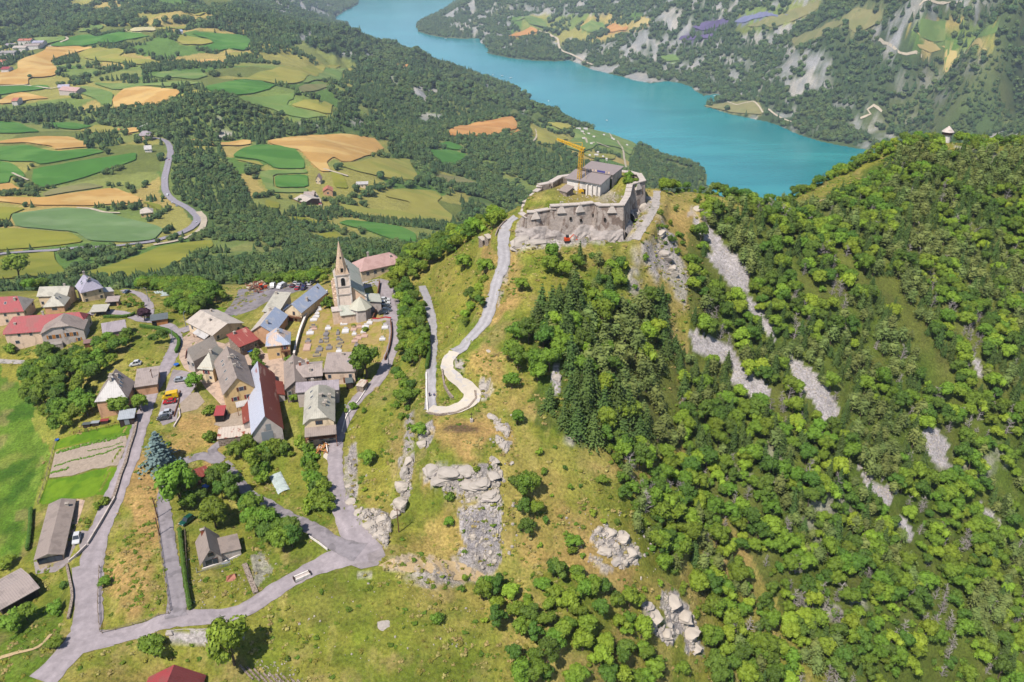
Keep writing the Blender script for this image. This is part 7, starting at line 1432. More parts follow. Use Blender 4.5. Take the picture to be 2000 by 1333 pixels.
# ---------------------------------------------------------------- boats
def build_boats():
    Wt = mat("boat_white", alb(240,240,240), .4, .4, .03, 1)
    for k, (u, v, L_, lab) in enumerate([(981,149,14,"white boat left of a pair in the middle of the lake"),(998,153,16,"white boat right of the pair in the middle of the lake"),(963,147,9,"small white boat left of the pair"),(948,163,6,"tiny white boat near the forested headland"),(1071,198,12,"white boat in the wider part of the lake"),(1185,236,10,"white boat near the lower shore"),(1480,389,8,"white boat just above the ridge"),(1466,387,7,"small boat left of the one above the ridge"),(1395,188,14,"white boat in the small cove by the headland"),(870,76,20,"long white boat moored below the far shore"),(874,73,12,"boat beside the long one at the far shore")]):
        a, s = px_as(u, v); y = CAM_Z/s; e = empty("boat", (a*y, y, 0), .4*k, lab, "boat"); h = L_/2; w_ = L_*.17
        b = MB(); V = [(-h, -w_, 1.2), (h*.4, -w_, 1.3), (h, 0, 1.6), (h*.4, w_, 1.3), (-h, w_, 1.2), (-h*.95, -w_*.7, -.3), (h*.3, -w_*.6, -.3), (h*.8, 0, -.3), (h*.3, w_*.6, -.3), (-h*.95, w_*.7, -.3)]; b.add(V, [(0, 1, 2, 3, 4)]+[(i, 5+i, 5+(i+1) % 5, (i+1) % 5) for i in range(5)]); b.obj("hull", Wt, e)
        b = MB(); b.box((-h*.2, 0, 1.9), (L_*.35, w_*1.3, 1.3)); b.obj("cabin", Wt, e); b = MB(); b.box((-h*.2+L_*.18, 0, 2.0), (.1, w_*1.1, .7)); b.obj("windscreen", CARGL, e)
# ---------------------------------------------------------------- surfaces in and round the village
def area(name, px, m, off, label, cell=1.6, kind="structure"):
    return drape(name, [tuple(at(u, v)[:2]) for u, v in px], MATS_ROAD[m] if isinstance(m, str) else m, off, cell, kind, label)
def build_areas():
    area("paving", [(352,665),(372,648),(400,662),(440,672),(470,655),(500,668),(515,690),(560,695),(600,700),(600,735),(570,745),(560,765),(512,770),(500,790),(440,800),(402,760),(392,745),(360,720),(350,700)], "paving", .05, "pale beaten ground between the village houses")
    area("parking", [(338,722),(372,728),(392,742),(372,770),(350,790),(345,822),(318,832),(308,818),(318,780),(330,745)], "asphalt", .075, "asphalt parking strip beside the village road")
    area("yard", [(470,563),(495,557),(560,553),(612,558),(612,566),(580,570),(552,580),(522,590),(500,604),(462,617),(436,614),(450,598),(462,580)], "asphalt_old", .06, "grey asphalt yard full of junk")
    area("junction", [(684,1040),(718,1050),(746,1068),(753,1085),(738,1105),(705,1112),(680,1102),(662,1088),(690,1070)], "asphalt", .07, "wide asphalt junction below the rocks")
    area("gravel_pad", [(738,1106),(764,1092),(800,1086),(845,1088),(905,1101),(958,1127),(945,1137),(880,1132),(800,1119)], "dirt", .05, "sandy gravel lay-by below the rocks")
    area("road_apron", [(140,1110),(180,1100),(178,1190),(190,1245),(235,1240),(222,1262),(160,1276),(130,1282),(146,1240),(146,1180)], "asphalt", .065, "wide asphalt fork at the bottom left")
    area("parking", [(738,545),(770,548),(782,600),(778,660),(764,650),(742,628),(736,590)], "asphalt", .065, "parking strip beside the church")
    area("parking", [(690,562),(700,552),(745,545),(770,550),(770,560),(725,560),(705,566)], "asphalt_pale", .055, "drive behind the church")
    area("drive", [(122,1084),(134,1050),(142,1040),(182,1040),(170,1062),(135,1098),(108,1118),(70,1122),(66,1098),(100,1096)], "asphalt", .06, "asphalt drive round the bungalow")
    area("terrace_paving", [(133,1040),(150,975),(166,978),(148,1032),(144,1042)], "paving", .065, "paved strip beside the bungalow")
    area("bare_plot", [(108,884),(160,868),(245,851),(249,862),(241,885),(230,910),(202,915),(182,916),(140,930),(96,934)], "soil", .10, "ploughed vegetable plot")
    area("lawn", [(76,982),(94,938),(140,932),(185,919),(230,914),(224,952),(212,968),(150,974),(84,986)], "lawn", .05, "mown lawn below the vegetable plot")
    area("lawn", [(104,880),(112,860),(150,848),(232,828),(272,822),(268,842),(250,850),(160,866)], "lawn", .055, "grass strip above the vegetable plot")
    area("lawn", [(380,640),(400,615),(440,622),(462,617),(455,608),(430,600),(400,612),(366,628)], "lawn", .03, "green bank by the yard")
    area("bare_plot", [(352,775),(386,765),(400,785),(385,800),(352,808)], "soil", .06, "small garden plot beside the parked cars")
    area("bare_plot", [(440,800),(486,786),(486,838),(440,838),(418,830)], "soil", .06, "vegetable beds behind the barn")
    cem = mat("cemetery_turf", alb(176,152,96), .95, .05, .2, .8, second=(alb(160,150,70), .55, .35, (1,1,1)))
    area("cemetery_ground", [(574,702),(582,668),(598,635),(628,592),(655,618),(700,622),(742,612),(766,628),(762,680),(742,712),(700,700),(634,697),(588,704)], cem, .05, "dry turf of the cemetery")
    area("yard", [(610,855),(640,850),(645,880),(640,900),(612,885)], "concrete", .05, "pale concrete work yard below the cream house")
    area("stone_path", [(325,1232),(400,1228),(445,1222),(470,1228),(440,1246),(380,1244),(330,1246)], "gravel", .06, "rough stone path below the road")
    area("paving", [(560,720),(600,724),(580,775),(562,772),(552,750)], "paving", .06, "pale alley beside the stone house")
    # crop rows on the plot
    GRN = mat("crop_leaves", alb(104,142,44), .8, .15, .3, 1.5)
    for (a, b_, w_, n_) in (((114,884),(246,850),1.3,"tall crop row along the top of the vegetable plot"),((107,912),(244,873),.55,"thin crop row across the vegetable plot"),((172,882),(240,866),.3,"faint seedling row in the vegetable plot"),((100,925),(135,916),.8,"leafy plants at the corner of the vegetable plot")):
        A, B = at(*a), at(*b_); b = MB(); k = int((B-A).length/.45)
        for i in range(k):
            p = A.lerp(B, i/k); p = Vector((p.x+rnd.uniform(-.1, .1), p.y+rnd.uniform(-.1, .1), 0))
            for j in range(2 if w_ > 1 else 1): x_, y_ = p.x+rnd.uniform(-.3, .3)*w_, p.y+rnd.uniform(-.5, .5)*w_; b.blob((x_, y_, H(x_, y_)+.2), (.42*min(1, w_+.2), .42*min(1, w_+.2), .34*min(1, w_+.2)), 0, ICO1, .3)
        b.obj("crop_row", GRN, label=n_, kind="stuff")
# ---------------------------------------------------------------- rocks
ROCKM = mat("pale_rock", alb(196,184,172), .95, .1, .22, .45, second=(alb(146,136,132), .6, .5, (1, 1, 3)), bump=.5, space='Object')
ROCKW = mat("bright_rock", alb(210,196,180), .95, .1, .2, .6, second=(alb(170,158,150), .6, .6, (1, 1, 3)), bump=.4)
def rock_mesh(seed, nm="rock", flat=1., m=None, slabby=0.):
    r = random.Random(seed); bm = bmesh.new(); bmesh.ops.create_icosphere(bm, subdivisions=3, radius=1)
    pl = [(Vector((r.gauss(0, 1), r.gauss(0, 1), r.gauss(0, .8))).normalized(), r.uniform(.55, .85)) for _ in range(11)]
    for v in bm.verts:
        p = v.co.copy()
        for n_, d in pl:
            e = p.dot(n_)-d
            if e > 0: p -= n_*e
        q = p*3.1+Vector((seed, seed*.7, 0)); k = math.sin(q.x*1.7+math.sin(q.y*2.3)*1.3)*math.sin(q.y*1.9+q.z*2.1)*.055+r.uniform(-.02, .02); p *= 1+k
        if slabby: s_ = math.floor(p.z*4+p.x*1.2)/4.; p.x += .07*math.sin(s_*19); p.y += .07*math.cos(s_*23)
        v.co = Vector((p.x, p.y, p.z*flat))
    me = bpy.data.meshes.new(nm); bm.to_mesh(me); bm.free(); me.materials.append(m or ROCKM); return me
def build_rocks():
    RM = [rock_mesh(s, "rock", 1, ROCKM, 1) for s in range(5)]+[rock_mesh(s+9, "rock", 1, ROCKW, 1) for s in range(3)]
    def rk(u, v, wpx, sx=1., sz=.7, rz=0., var=0, lab="", group=None, sink=.66, tilt=.3):
        sz *= .72 if sz < .9 else 1; sx *= 1.25
        p = at(u, v); sl = math.sqrt(p.x**2+p.y**2+(CAM_Z-p.z)**2); s_ = wpx*sl/FPX/2
        o = bpy.data.objects.new("rock_outcrop", RM[var % len(RM)]); C.objects.link(o); o.location = (p.x, p.y, p.z+s_*sz*(1-sink)-s_*sz*.4); o.scale = (s_*sx, s_, s_*sz); o.rotation_euler = (tilt, rnd.uniform(-.2, .2), rz); tag(o, lab, "rock", group); return o
    big = [(845,918,34,1,.6,.4,0,"broken grey outcrop at the left end of the rock ledges"),(880,925,44,1,.6,-.2,1,"largest grey ledge left of the small bush on top"),(910,920,34,1,.7,.1,2,"grey ledge just below the burnt patch"),(862,938,34,1,.55,.3,3,"lower left step of the grey ledges"),(935,945,40,1,.6,-.5,4,"ledge right of the small bush on the outcrop"),(955,968,40,1,.55,-.7,0,"right edge slab of the grey ledges"),(920,950,40,1,.5,-.4,1,"middle slab of the grey ledges"),(965,930,26,1,.6,-.8,2,"separate rock above the right ledge"),
     (830,850,26,.8,1.1,.2,5,"tall pale cliff block under the hairpin wall"),(826,868,24,.8,1.0,.1,6,"lower pale block under the hairpin"),(798,905,28,.8,1.0,.3,5,"upper block of the long pale rock rib"),(792,925,28,.8,1.0,.2,0,"middle block of the long pale rock rib"),(786,950,30,.9,.9,.1,6,"bulging block low on the pale rock rib"),(780,985,36,.9,.9,0,7,"rounded pale block by the telegraph pole"),(772,1005,24,.9,.8,.4,5,"foot block of the pale rock rib"),
     (900,716,20,1,.9,.4,2,"dark grey boulder beside the hairpin road"),(945,755,26,1,.5,-.6,0,"flat grey rock right of the hairpin"),(960,815,22,1.4,.4,-.8,1,"slanting slab on the spine below the hairpin"),(978,836,24,1.4,.4,-.8,4,"second slanting slab down the spine"),(980,868,24,1.2,.45,-.9,3,"third slab down the spine"),(966,900,20,1.2,.5,-.9,2,"slab above the scree gully"),(999,905,12,1,.5,-.9,6,"small white slab right of the gully"),
     (1190,1045,30,1,.7,.3,5,"top block of the pale boulders on the right slope"),(1215,1050,34,1,.7,-.3,6,"largest of the pale boulders on the right slope"),(1180,1075,30,1,.6,.5,7,"left foot of the pale boulders"),(1230,1085,34,1,.7,.2,5,"right foot of the pale boulders"),(1205,1095,26,1,.6,.2,0,"lowest of the pale boulders"),
     (1310,1175,36,1.3,.5,-.8,6,"top slab of the pale slabs at the bottom"),(1330,1205,36,1.3,.5,-.8,5,"second slab of the pale slabs at the bottom"),(1345,1235,34,1.3,.5,-.8,7,"third slab of the pale slabs at the bottom"),(1275,1205,36,1.2,.5,-.6,6,"left slab of the pale slabs at the bottom"),(1295,1240,30,1.2,.5,-.6,5,"lower left slab at the bottom"),(1355,1265,24,1.2,.5,-.8,7,"lowest pale slab at the bottom"),(1265,1185,22,1,.5,-.4,0,"small slab at the left of the bottom slabs"),
     (1020,474,34,1.3,.8,.2,0,"slanting grey crag under the left corner of the fort"),(1052,474,26,1.4,.6,.1,1,"crag at the foot of the fort's front wall"),(1095,464,24,1.5,.5,.1,5,"white crag below the middle of the fort wall"),(1122,462,26,1.5,.5,.1,6,"broad white crag in the fort wall's foot"),(1150,458,24,1.3,.6,0,0,"crag below the right half of the fort wall"),(1100,452,22,1.4,.6,.1,4,"dark crag set in the fort wall"),
     (1010,486,26,1,.8,.2,2,"low crag beside the fort road"),(1240,425,26,.9,.9,.4,0,"crag below the right wall of the fort"),(1254,405,22,.9,.9,.3,6,"crag under the fort's right tower"),(1266,390,20,.9,.8,.2,1,"upper crag right of the fort"),(1233,443,22,1,.8,.4,5,"lower crag right of the fort"),
     (752,1222,22,1.2,.3,.2,0,"curved grey rock lying in the lower meadow"),(955,686,10,1,.4,0,6,"small pale rock on the turf beside the fort road"),(332,1238,13,1,.8,0,3,"grey boulder at the end of the stone path"),(1290,455,26,1,.7,-.6,6,"rock beside the pale track"),(1300,500,30,.9,.9,-.6,1,"grey crag on the slope right of the fort"),(1312,530,30,.9,.9,-.6,5,"lower grey crag on the slope right of the fort"),(1088,740,22,.8,1.0,.2,2,"grey rock in front of the spruce wood"),
     (700,1005,26,1,.6,.4,5,"broken rock beside the curved road"),(722,1025,26,1,.6,.5,6,"pale rubble block above the junction"),(738,1045,24,1,.6,.4,7,"pale block at the junction's edge"),(686,980,20,1,.7,.6,6,"pale rock at the bend of the road"),(745,1015,24,1,.6,.3,5,"pale block left of the telegraph pole"),(680,950,12,1,.8,.4,6,"small rock on the road cutting"),(1360,408,20,1,.5,0,6,"pale rock on the ridge left"),(1680,378,18,1,.4,0,6,"pale rock on the far ridge path"),(1905,300,24,1.3,.4,0,5,"pale rock on the ridge beside the watch tower")]
    for r_ in big: rk(r_[0], r_[1], r_[2], r_[3], r_[4], r_[5], r_[6], r_[7])
    # loose stones: uncountable
    pts = []
    r = random.Random(3)
    for poly, n_, s0, s1 in [(ROCKS[0][0],330,.15,.9),(SCREES[9],260,.1,.4),(ROCKS[3][0],320,.15,.9),(ROCKS[2][0],90,.2,.7),(ROCKS[10][0],140,.2,1.1),(ROCKS[11][0],160,.2,1.2),(ROCKS[12][0],160,.12,.5),(ROCKS[6][0],70,.3,.9),(ROCKS[7][0],60,.3,.9),(ROCKS[8][0],60,.3,.9),(SCREES[0],260,.12,.4),(SCREES[2],260,.12,.4),(SCREES[3],220,.15,.5),(SCREES[4],80,.2,.5),(SCREES[5],90,.2,.6),(ROCKS[13][0],110,.15,.5),(ROCKS[14][0],110,.12,.45),
        ([(490,1290),(560,1290),(600,1333),(520,1340)],60,.15,.35),([(330,1100),(520,1060),(560,1130),(480,1190),(380,1190)],90,.1,.35),([(560,1120),(960,1130),(960,1260),(700,1300),(560,1260)],110,.12,.4),([(1100,1000),(1300,1000),(1300,1150),(1150,1100)],120,.2,.6),([(660,830),(700,830),(700,930),(665,950)],70,.15,.45),([(700,860),(810,880),(790,1000),(690,930)],80,.15,.4),([(950,800),(1010,800),(1010,1100),(960,1050)],160,.15,.6),([(1090,355),(1220,370),(1215,400),(1090,400)],120,.2,.6)]:
        us = [p[0] for p in poly]; vs = [p[1] for p in poly]; k = 0; t = 0
        while k < n_ and t < n_*8:
            t += 1; u, v = r.uniform(min(us), max(us)), r.uniform(min(vs), max(vs))
            if not inpoly(np.array([u]), np.array([v]), poly)[0]: continue
            p = at(u, v)
            if p.y > 460 or not road_clear(p.x, p.y, .4): continue
            if s1 > .35 and float(bil(rock, np.array([(p.x/p.y-A0)/(A1-A0)*(NA-1)]), np.array([(math.log(p.y)-L0)/(L1-L0)*(NL-1)]))[0]) < .22 and r.random() < .85: continue
            s_ = s0+(s1-s0)*r.random()**3; pts.append((p.x, p.y, p.z-s_*.15, s_, r.uniform(0, 6.28), r.randrange(8))); k += 1
    scatter("loose_rocks", pts, RM, "loose stones and broken rock strewn over outcrops and scree")
# ---------------------------------------------------------------- walls, fences, poles and small things
def run_wall(name, px, h, th, m, label, cat, cap=None, zoff=0., seg=2.5):
    P = dense([at(u, v) for u, v in px], seg); b = MB(); cb = MB()
    for a, c_ in zip(P[:-1], P[1:]):
        d = c_-a; d.z = 0; L_ = d.length; d.normalize(); n_ = Vector((-d.y, d.x, 0)); za, zb = H(a.x, a.y)+zoff, H(c_.x, c_.y)+zoff
        q = [a-n_*th/2, c_-n_*th/2, c_+n_*th/2, a+n_*th/2]; zs = [za, zb, zb, za]
        b.add([(p.x, p.y, z-1.0) for p, z in zip(q, zs)]+[(p.x, p.y, z+h) for p, z in zip(q, zs)], [(4, 5, 6, 7), (0, 1, 5, 4), (2, 3, 7, 6), (1, 2, 6, 5), (3, 0, 4, 7)])
        if cap: q = [a-n_*(th/2+.1), c_-n_*(th/2+.1), c_+n_*(th/2+.1), a+n_*(th/2+.1)]; cb.add([(p.x, p.y, z+h+.005) for p, z in zip(q, zs)]+[(p.x, p.y, z+h+.13) for p, z in zip(q, zs)], [(4, 5, 6, 7), (0, 1, 5, 4), (2, 3, 7, 6), (1, 2, 6, 5), (3, 0, 4, 7)])
    if cap: e = empty(name, (0, 0, 0), 0, label, cat); b.obj("masonry", m, e); cb.obj("coping", cap, e)
    else: e = b.obj(name, m, label=label, cat=cat)
    return e
def fence(px, h, m, label, rails=2, seg=2.6):
    P = dense([at(u, v) for u, v in px], seg); e = empty("fence", tuple(P[0]), 0, label, "fence"); O = P[0]
    for p in P: q = MB(); q.box((p.x-O.x, p.y-O.y, H(p.x, p.y)-O.z+h/2-.2), (.12, .12, h+.4)); q.obj("post", m, e)
    for k in range(rails):
        b = MB()
        for a, c_ in zip(P[:-1], P[1:]): b.tube([Vector((a.x, a.y, H(a.x, a.y)+h*(1-.42*k)-.1))-O, Vector((c_.x, c_.y, H(c_.x, c_.y)+h*(1-.42*k)-.1))-O], [.05, .05], 4)
        b.obj("rail", m, e)
def pole(u, v, h, label, lamp=False, arm=True):
    p = at(u, v); e = empty("street_lamp" if lamp else "telegraph_pole", (p.x, p.y, p.z-.1), rnd.uniform(0, 3), label, "street lamp" if lamp else "pole")
    b = MB(); b.tube([(0, 0, -.5), (0, 0, h)], [.16, .11], 7); b.obj("pole", METALG if lamp else ST["brown"], e)
    if lamp: q = MB(); q.tube([(0, 0, h-.1), (.8, 0, h+.15)], [.06, .05], 5); q.obj("arm", METALG, e); q = MB(); q.box((1.0, 0, h+.12), (.6, .28, .14)); q.obj("lamp_head", METALG, e)
    elif arm: q = MB(); q.box((0, 0, h-.5), (1.4, .12, .12)); q.obj("crossarm", ST["brown"], e)
def build_small():
    STONE = ST["stone"]; WH = ST["white"]
    run_wall("cemetery_wall", [(640,574),(612,600),(594,632),(582,668),(575,698)], 1.6, .5, ST["grey"], "long pale capped wall on the left of the cemetery", "wall", WH)
    run_wall("cemetery_wall", [(763,630),(765,655),(760,685),(752,705)], 1.3, .4, ST["brown"], "rusty brown wall between cemetery and parking", "wall"); run_wall("cemetery_wall", [(728,628),(764,627)], 1.2, .5, ST["grey"], "short red topped wall below the parked cars", "wall", mat("red_coping", alb(196,50,48), .7, .2, .08, 1))
    run_wall("church_wall", [(742,555),(738,580),(735,610),(728,628)], 1.6, .4, ST["brown"], "rust coloured wall between church and parked cars", "wall")
    run_wall("retaining_wall", [(836,808),(858,812),(890,808),(915,797),(930,780),(928,765)], .5, .6, STONE, "low stone wall round the outside of the hairpin", "wall"); run_wall("retaining_wall", [(833,730),(833,765),(835,805)], .6, .4, WH, "pale kerb wall left of the lower fort road", "wall")
    run_wall("parapet", [(990,432),(975,447),(968,462)], .8, .4, STONE, "parapet at the outer bend before the fort", "wall"); run_wall("dry_stone_wall", [(864,725),(868,755),(885,780)], .8, .5, STONE, "dry stone wall inside the hairpin", "wall")
    run_wall("stone_wall", [(268,820),(262,850),(252,880),(246,905),(236,930),(228,958),(218,985)], .7, .8, STONE, "dry stone wall between road and vegetable plot", "wall", None)
    run_wall("garden_wall", [(225,975),(205,1010),(190,1035),(172,1065)], .9, .35, ST["grey"], "grey garden wall along the bungalow's roadside", "wall"); run_wall("garden_wall", [(170,1068),(150,1088),(135,1100)], .9, .35, ST["grey"], "garden wall below the bungalow's drive", "wall")
    run_wall("stone_wall", [(131,1105),(138,1140),(142,1170),(134,1210)], .7, .6, STONE, "stone wall left of the wide road", "wall"); run_wall("stone_wall", [(478,1104),(488,1130),(500,1160)], .6, 1.2, STONE, "old rubble wall crossing the chalet meadow", "wall")
    run_wall("stone_wall", [(350,800),(352,815),(340,835)], .6, .4, ST["grey"], "low kerb at the end of the parking", "wall"); run_wall("garden_wall", [(341,752),(360,750),(392,745)], .5, .3, ST["grey"], "kerb wall behind the silver car", "wall"); run_wall("kerb_wall", [(352,765),(348,790),(340,815)], .5, .3, ST["brown"], "brown kerb between parking and garden", "wall")
    run_wall("guard_rail", [(604,1050),(622,1062),(640,1076)], .7, .15, WH, "white guard rail at the lane's bend", "guard rail"); run_wall("terrace_edge", [(395,1113),(440,1098),(470,1084)], .4, .3, WH, "pale kerb in front of the chalet", "kerb")
    run_wall("pale_slab", [(626,865),(634,858),(640,885)], .8, .3, WH, "white wall of the unfinished yard below the cream house", "wall"); run_wall("road_edge_wall", [(668,845),(678,812),(700,785),(716,760)], .5, .3, WH, "pale edge wall between houses and the curved road", "wall")
    TL = mat("weathered_wood", alb(150,132,112), .9, .1, .2, 3)
    fence([(195,1110),(192,1180),(196,1235)], 1.1, TL, "wire fence left of the triangular meadow"); fence([(302,985),(312,1060),(322,1130),(333,1195)], 1.1, TL, "wire fence right of the triangular meadow"); fence([(75,985),(90,940),(105,880),(110,862)], 1.3, TL, "fence between green meadow and vegetable plot")
    fence([(145,850),(190,842),(232,832)], 1.4, ST["brown"], "brown timber fence by the wood shed"); fence([(200,1238),(260,1222),(330,1200)], .9, TL, "fence along the bottom of the triangular meadow"); fence([(362,1040),(366,1110),(374,1185)], 1.2, TL, "fence beside the clipped hedge of the chalet")
    # clipped hedges
    HG = mat("hedge_leaves", alb(76,108,36), .8, .15, .35, 1.6, random_obj=.1)
    def hedge(px, h, th, label):
        P = dense([at(u, v) for u, v in px], .5); b = MB(); r = random.Random(len(px)+int(px[0][0]))
        for p in P:
            for z_ in (h*.35, h*.75): b.blob((p.x+r.uniform(-.08, .08), p.y+r.uniform(-.08, .08), H(p.x, p.y)+z_), (th*.62, th*.62, h*.36), 0, ICO1, .2, r)
            for k in range(3): n_ = Vector((r.gauss(0, 1), r.gauss(0, 1), r.uniform(0, 1))).normalized(); b.quad(Vector((p.x, p.y, H(p.x, p.y)+h*.6))+Vector((n_.x*th*.6, n_.y*th*.6, n_.z*h*.5)), n_, .35, .8, 0, r)
        b.obj("hedge", HG, label=label, cat="hedge")
    hedge([(352,1040),(358,1090),(364,1140),(372,1190)], 1.7, 1.0, "long narrow clipped hedge between lane and chalet"); hedge([(835,640),(838,690),(834,722)], 1.8, 1.1, "hedge along the left of the lower fort road"); hedge([(62,1000),(60,1040),(55,1075)], 1.4, 1.0, "hedge on the meadow side of the bungalow"); hedge([(276,640),(330,650),(350,668),(345,690)], 1.5, 1.1, "hedge round the gardens at the road bend"); hedge([(205,622),(250,620),(262,615)], 1.3, 1.0, "hedge in front of the carport gardens")
    for u, v, h, lab in [(779,1040,8,"telegraph pole on the slope above the junction"),(308,1012,7,"telegraph pole at the top of the old lane"),(312,1045,6,"leaning pole lower down the old lane"),(302,756,7,"pole beside the flat roofed garage")]: pole(u, v, h, lab)
    for u, v, lab in [(340,672,"lamp post at the bend above the village"),(760,718,"lamp post beside the big cemetery tree"),(683,828,"lamp post on the curved road by the cream house"),(364,640,"lamp post at the village fork"),(291,590,"lamp post by the purple tree")]: pole(u, v, 6.5, lab, True)
    # graves
    GM = {"w": mat("grave_white", alb(236,230,226), .6, .3, .08, 2), "g": mat("grave_granite", alb(150,142,140), .5, .4, .12, 3), "p": mat("grave_pink", alb(216,180,160), .6, .3, .1, 3), "e": mat("grave_earth", alb(176,160,120), .95, .1, .2, 3)}
    gr = [(620,614,10,6,"w"),(624,606,11,6,"w"),(613,626,16,8,"w"),(618,620,14,7,"w"),(612,640,16,5,"e"),(606,652,16,9,"w"),(613,644,15,5,"p"),(641,643,13,8,"w"),(637,654,11,9,"g"),(637,662,11,5,"g"),(600,680,15,20,"p"),(602,668,12,6,"g"),(627,669,9,6,"g"),(638,668,9,6,"e"),(624,684,14,10,"g"),(643,681,13,9,"g"),(662,678,12,7,"e"),(662,688,12,8,"w"),(619,695,16,7,"e"),(660,652,7,10,"g"),(661,664,9,5,"g"),(672,634,16,6,"w"),(675,648,15,12,"w"),(694,622,12,6,"w"),(691,645,13,9,"p"),(692,654,10,6,"w"),(702,640,13,7,"p"),(710,650,12,6,"w"),(714,640,15,9,"w"),(722,632,13,8,"w"),(700,662,14,9,"p"),(712,658,14,8,"p"),(693,668,14,7,"p"),(696,676,8,8,"g"),(752,641,14,8,"w"),(747,664,13,6,"w"),(684,617,10,4,"g"),(730,615,10,6,"e"),(667,670,9,5,"e")]
    cn = {"w":"white","g":"grey granite","p":"pink stone","e":"earth filled"}
    for i, (u, v, wpx, hpx, k) in enumerate(gr):
        p = at(u, v); w_ = wpx/5.1*.85; d_ = max(1.2, hpx/5.1/.47*.6); e = empty("grave", (p.x, p.y, p.z), rnd.uniform(-.12, .05)+.1, None, "grave", "graves in the cemetery")
        e["label"] = "%s grave, %s row from the church, %s" % (cn[k], "top" if v < 630 else "second" if v < 648 else "third" if v < 660 else "fourth" if v < 675 else "bottom", "beside the left wall" if u < 626 else "left of the centre path" if u < 650 else "in the middle" if u < 680 else "right of the middle" if u < 705 else "beside the right wall")
        b = MB(); b.box((0, 0, .2), (w_, d_, .5)); b.obj("kerb_stone", GM[k] if k != "e" else GM["g"], e); b = MB(); b.box((0, 0, .47), (w_*.86, d_*.86, .08)); b.obj("slab", GM[k], e); b = MB(); b.box((0, d_*.5-.1, .75), (w_*.55, .16, .9)); b.obj("headstone", GM[k if k != "e" else "g"], e)
    # junk heap and yard clutter
    cols = [alb(150,110,84), alb(190,168,140), alb(128,70,56), alb(210,196,180), alb(110,100,92), alb(214,96,50)]; JM = [mat("scrap_%d" % i, c_, .8, .2, .2, 3) for i, c_ in enumerate(cols)]; b = MB(); r = random.Random(2)
    for i in range(330):
        u, v = r.gauss(502, 10), r.gauss(557, 6); p = at(u, v); h = max(.2, 2.6*(1-abs(u-502)/22)*r.random()); a = r.uniform(0, 3); ax = Vector((math.cos(a), math.sin(a), r.uniform(-.4, .4))).normalized(); n_ = ax.orthogonal().normalized(); b.box((p.x, p.y, p.z+h), (r.uniform(.5, 3.0), r.uniform(.15, .8), r.uniform(.1, .5)), ax=(ax, n_, ax.cross(n_)), m=r.choices(range(6), (5, 4, 4, 3, 3, 1))[0])
    b.obj("scrap_heap", JM, label="heap of rusty scrap and timber in the yard", kind="stuff")
    OR = mat("tractor_orange", alb(226,84,36), .5, .3, .1, 2)
    p = at(513, 566); e = empty("tractor", (p.x, p.y, p.z+.1), .5, "orange tractor in front of the scrap heap", "tractor"); b = MB(); b.box((1.1, 0, 1.1), (2.0, .9, .8)); b.box((1.9, 0, 1.05), (.4, 1, .5)); b.obj("bonnet", OR, e); b = MB(); b.box((-.5, 0, 2.5), (1.5, 1.4, .12)); b.obj("cab_roof", OR, e); b = MB(); b.box((-.5, 0, 1.9), (1.3, 1.25, 1.1)); b.obj("cab_glass", CARGL, e); b = MB(); b.box((-.8, 0, 1.1), (1.3, 1.5, .5)); b.obj("mudguard", OR, e)
    for x, r0 in ((-.7, .85), (1.6, .5)):
        for sy in (-1, 1): b = MB(); b.tube([(0, -.2, 0), (0, .2, 0)], [r0, r0], 14); b.F.append(tuple(range(13, -1, -1))); b.M.append(0); o = b.obj("wheel", TYRE, e); o.location = (x, sy*.85, r0); b = MB(); b.tube([(0, -.22, 0), (0, .22, 0)], [r0*.5, r0*.5], 8); b.F.append(tuple(range(7, -1, -1))); b.M.append(0); b.obj("rim", OR, o)
    # excavator below the fort, plaything clutter
    p = at(1108, 473); e = empty("digger", (p.x, p.y, p.z), .2, "small orange mini digger at the foot of the fort wall", "digger"); b = MB(); b.box((0, 0, .3), (2.2, 1.6, .6)); b.obj("tracks", TYRE, e); b = MB(); b.box((-.2, 0, 1.1), (1.8, 1.4, 1)); b.obj("body", OR, e); b = MB(); b.box((0, .2, 2.0), (1.0, .9, .9)); b.obj("cab", CARGL, e); b = MB(); b.tube([(.8, 0, 1.2), (2.2, 0, 2.6), (3.4, 0, 1.6), (3.5, 0, .5)], [.2, .17, .13, .1], 5); b.box((3.4, 0, .4), (.6, .7, .6)); b.obj("arm", OR, e)
    # long pale troughs at the roadside
    a, c_ = at(574, 1137), at(607, 1121); d = c_-a; rz = math.atan2(d.y, d.x); m_ = (a+c_)/2; e = empty("trough", (m_.x, m_.y, H(m_.x, m_.y)+.1), rz, "long pale twin stone trough at the edge of the lower road", "trough"); L_ = d.length*.9
    for sy in (-1, 1):
        b = MB(); b.box((0, sy*.62, .45), (L_, .34, .7)); b.obj("side", WH, e)
    b = MB(); b.box((0, 0, .3), (L_*.98, .9, .4)); b.obj("bed", ST["grey"], e)
    for sx in (-1, 1): b = MB(); b.box((sx*L_/2, 0, .45), (.3, 1.55, .72)); b.obj("end", ST["dark"], e)
    # stone terraces at the bottom
    for k in range(9):
        u0, v0 = 470+k*14, 1302+k*3.5; A, B = at(u0, v0), at(u0+24, v0+26); b = MB(); n_ = 16; r = random.Random(k)
        for i in range(n_): p = A.lerp(B, i/n_); b.box((p.x, p.y, H(p.x, p.y)+.1), (r.uniform(.4, .7), r.uniform(.25, .4), r.uniform(.3, .45)), rz=math.atan2(B.y-A.y, B.x-A.x)+r.uniform(-.2, .2))
        b.obj("stone_row", STONE, label="row of laid stones in the old terraces at the bottom edge", cat="stone row", group="stone rows at the bottom edge")
    # people on the lower fort road
    SK = mat("skin", alb(206,150,122), .7, .2, .05, 2)
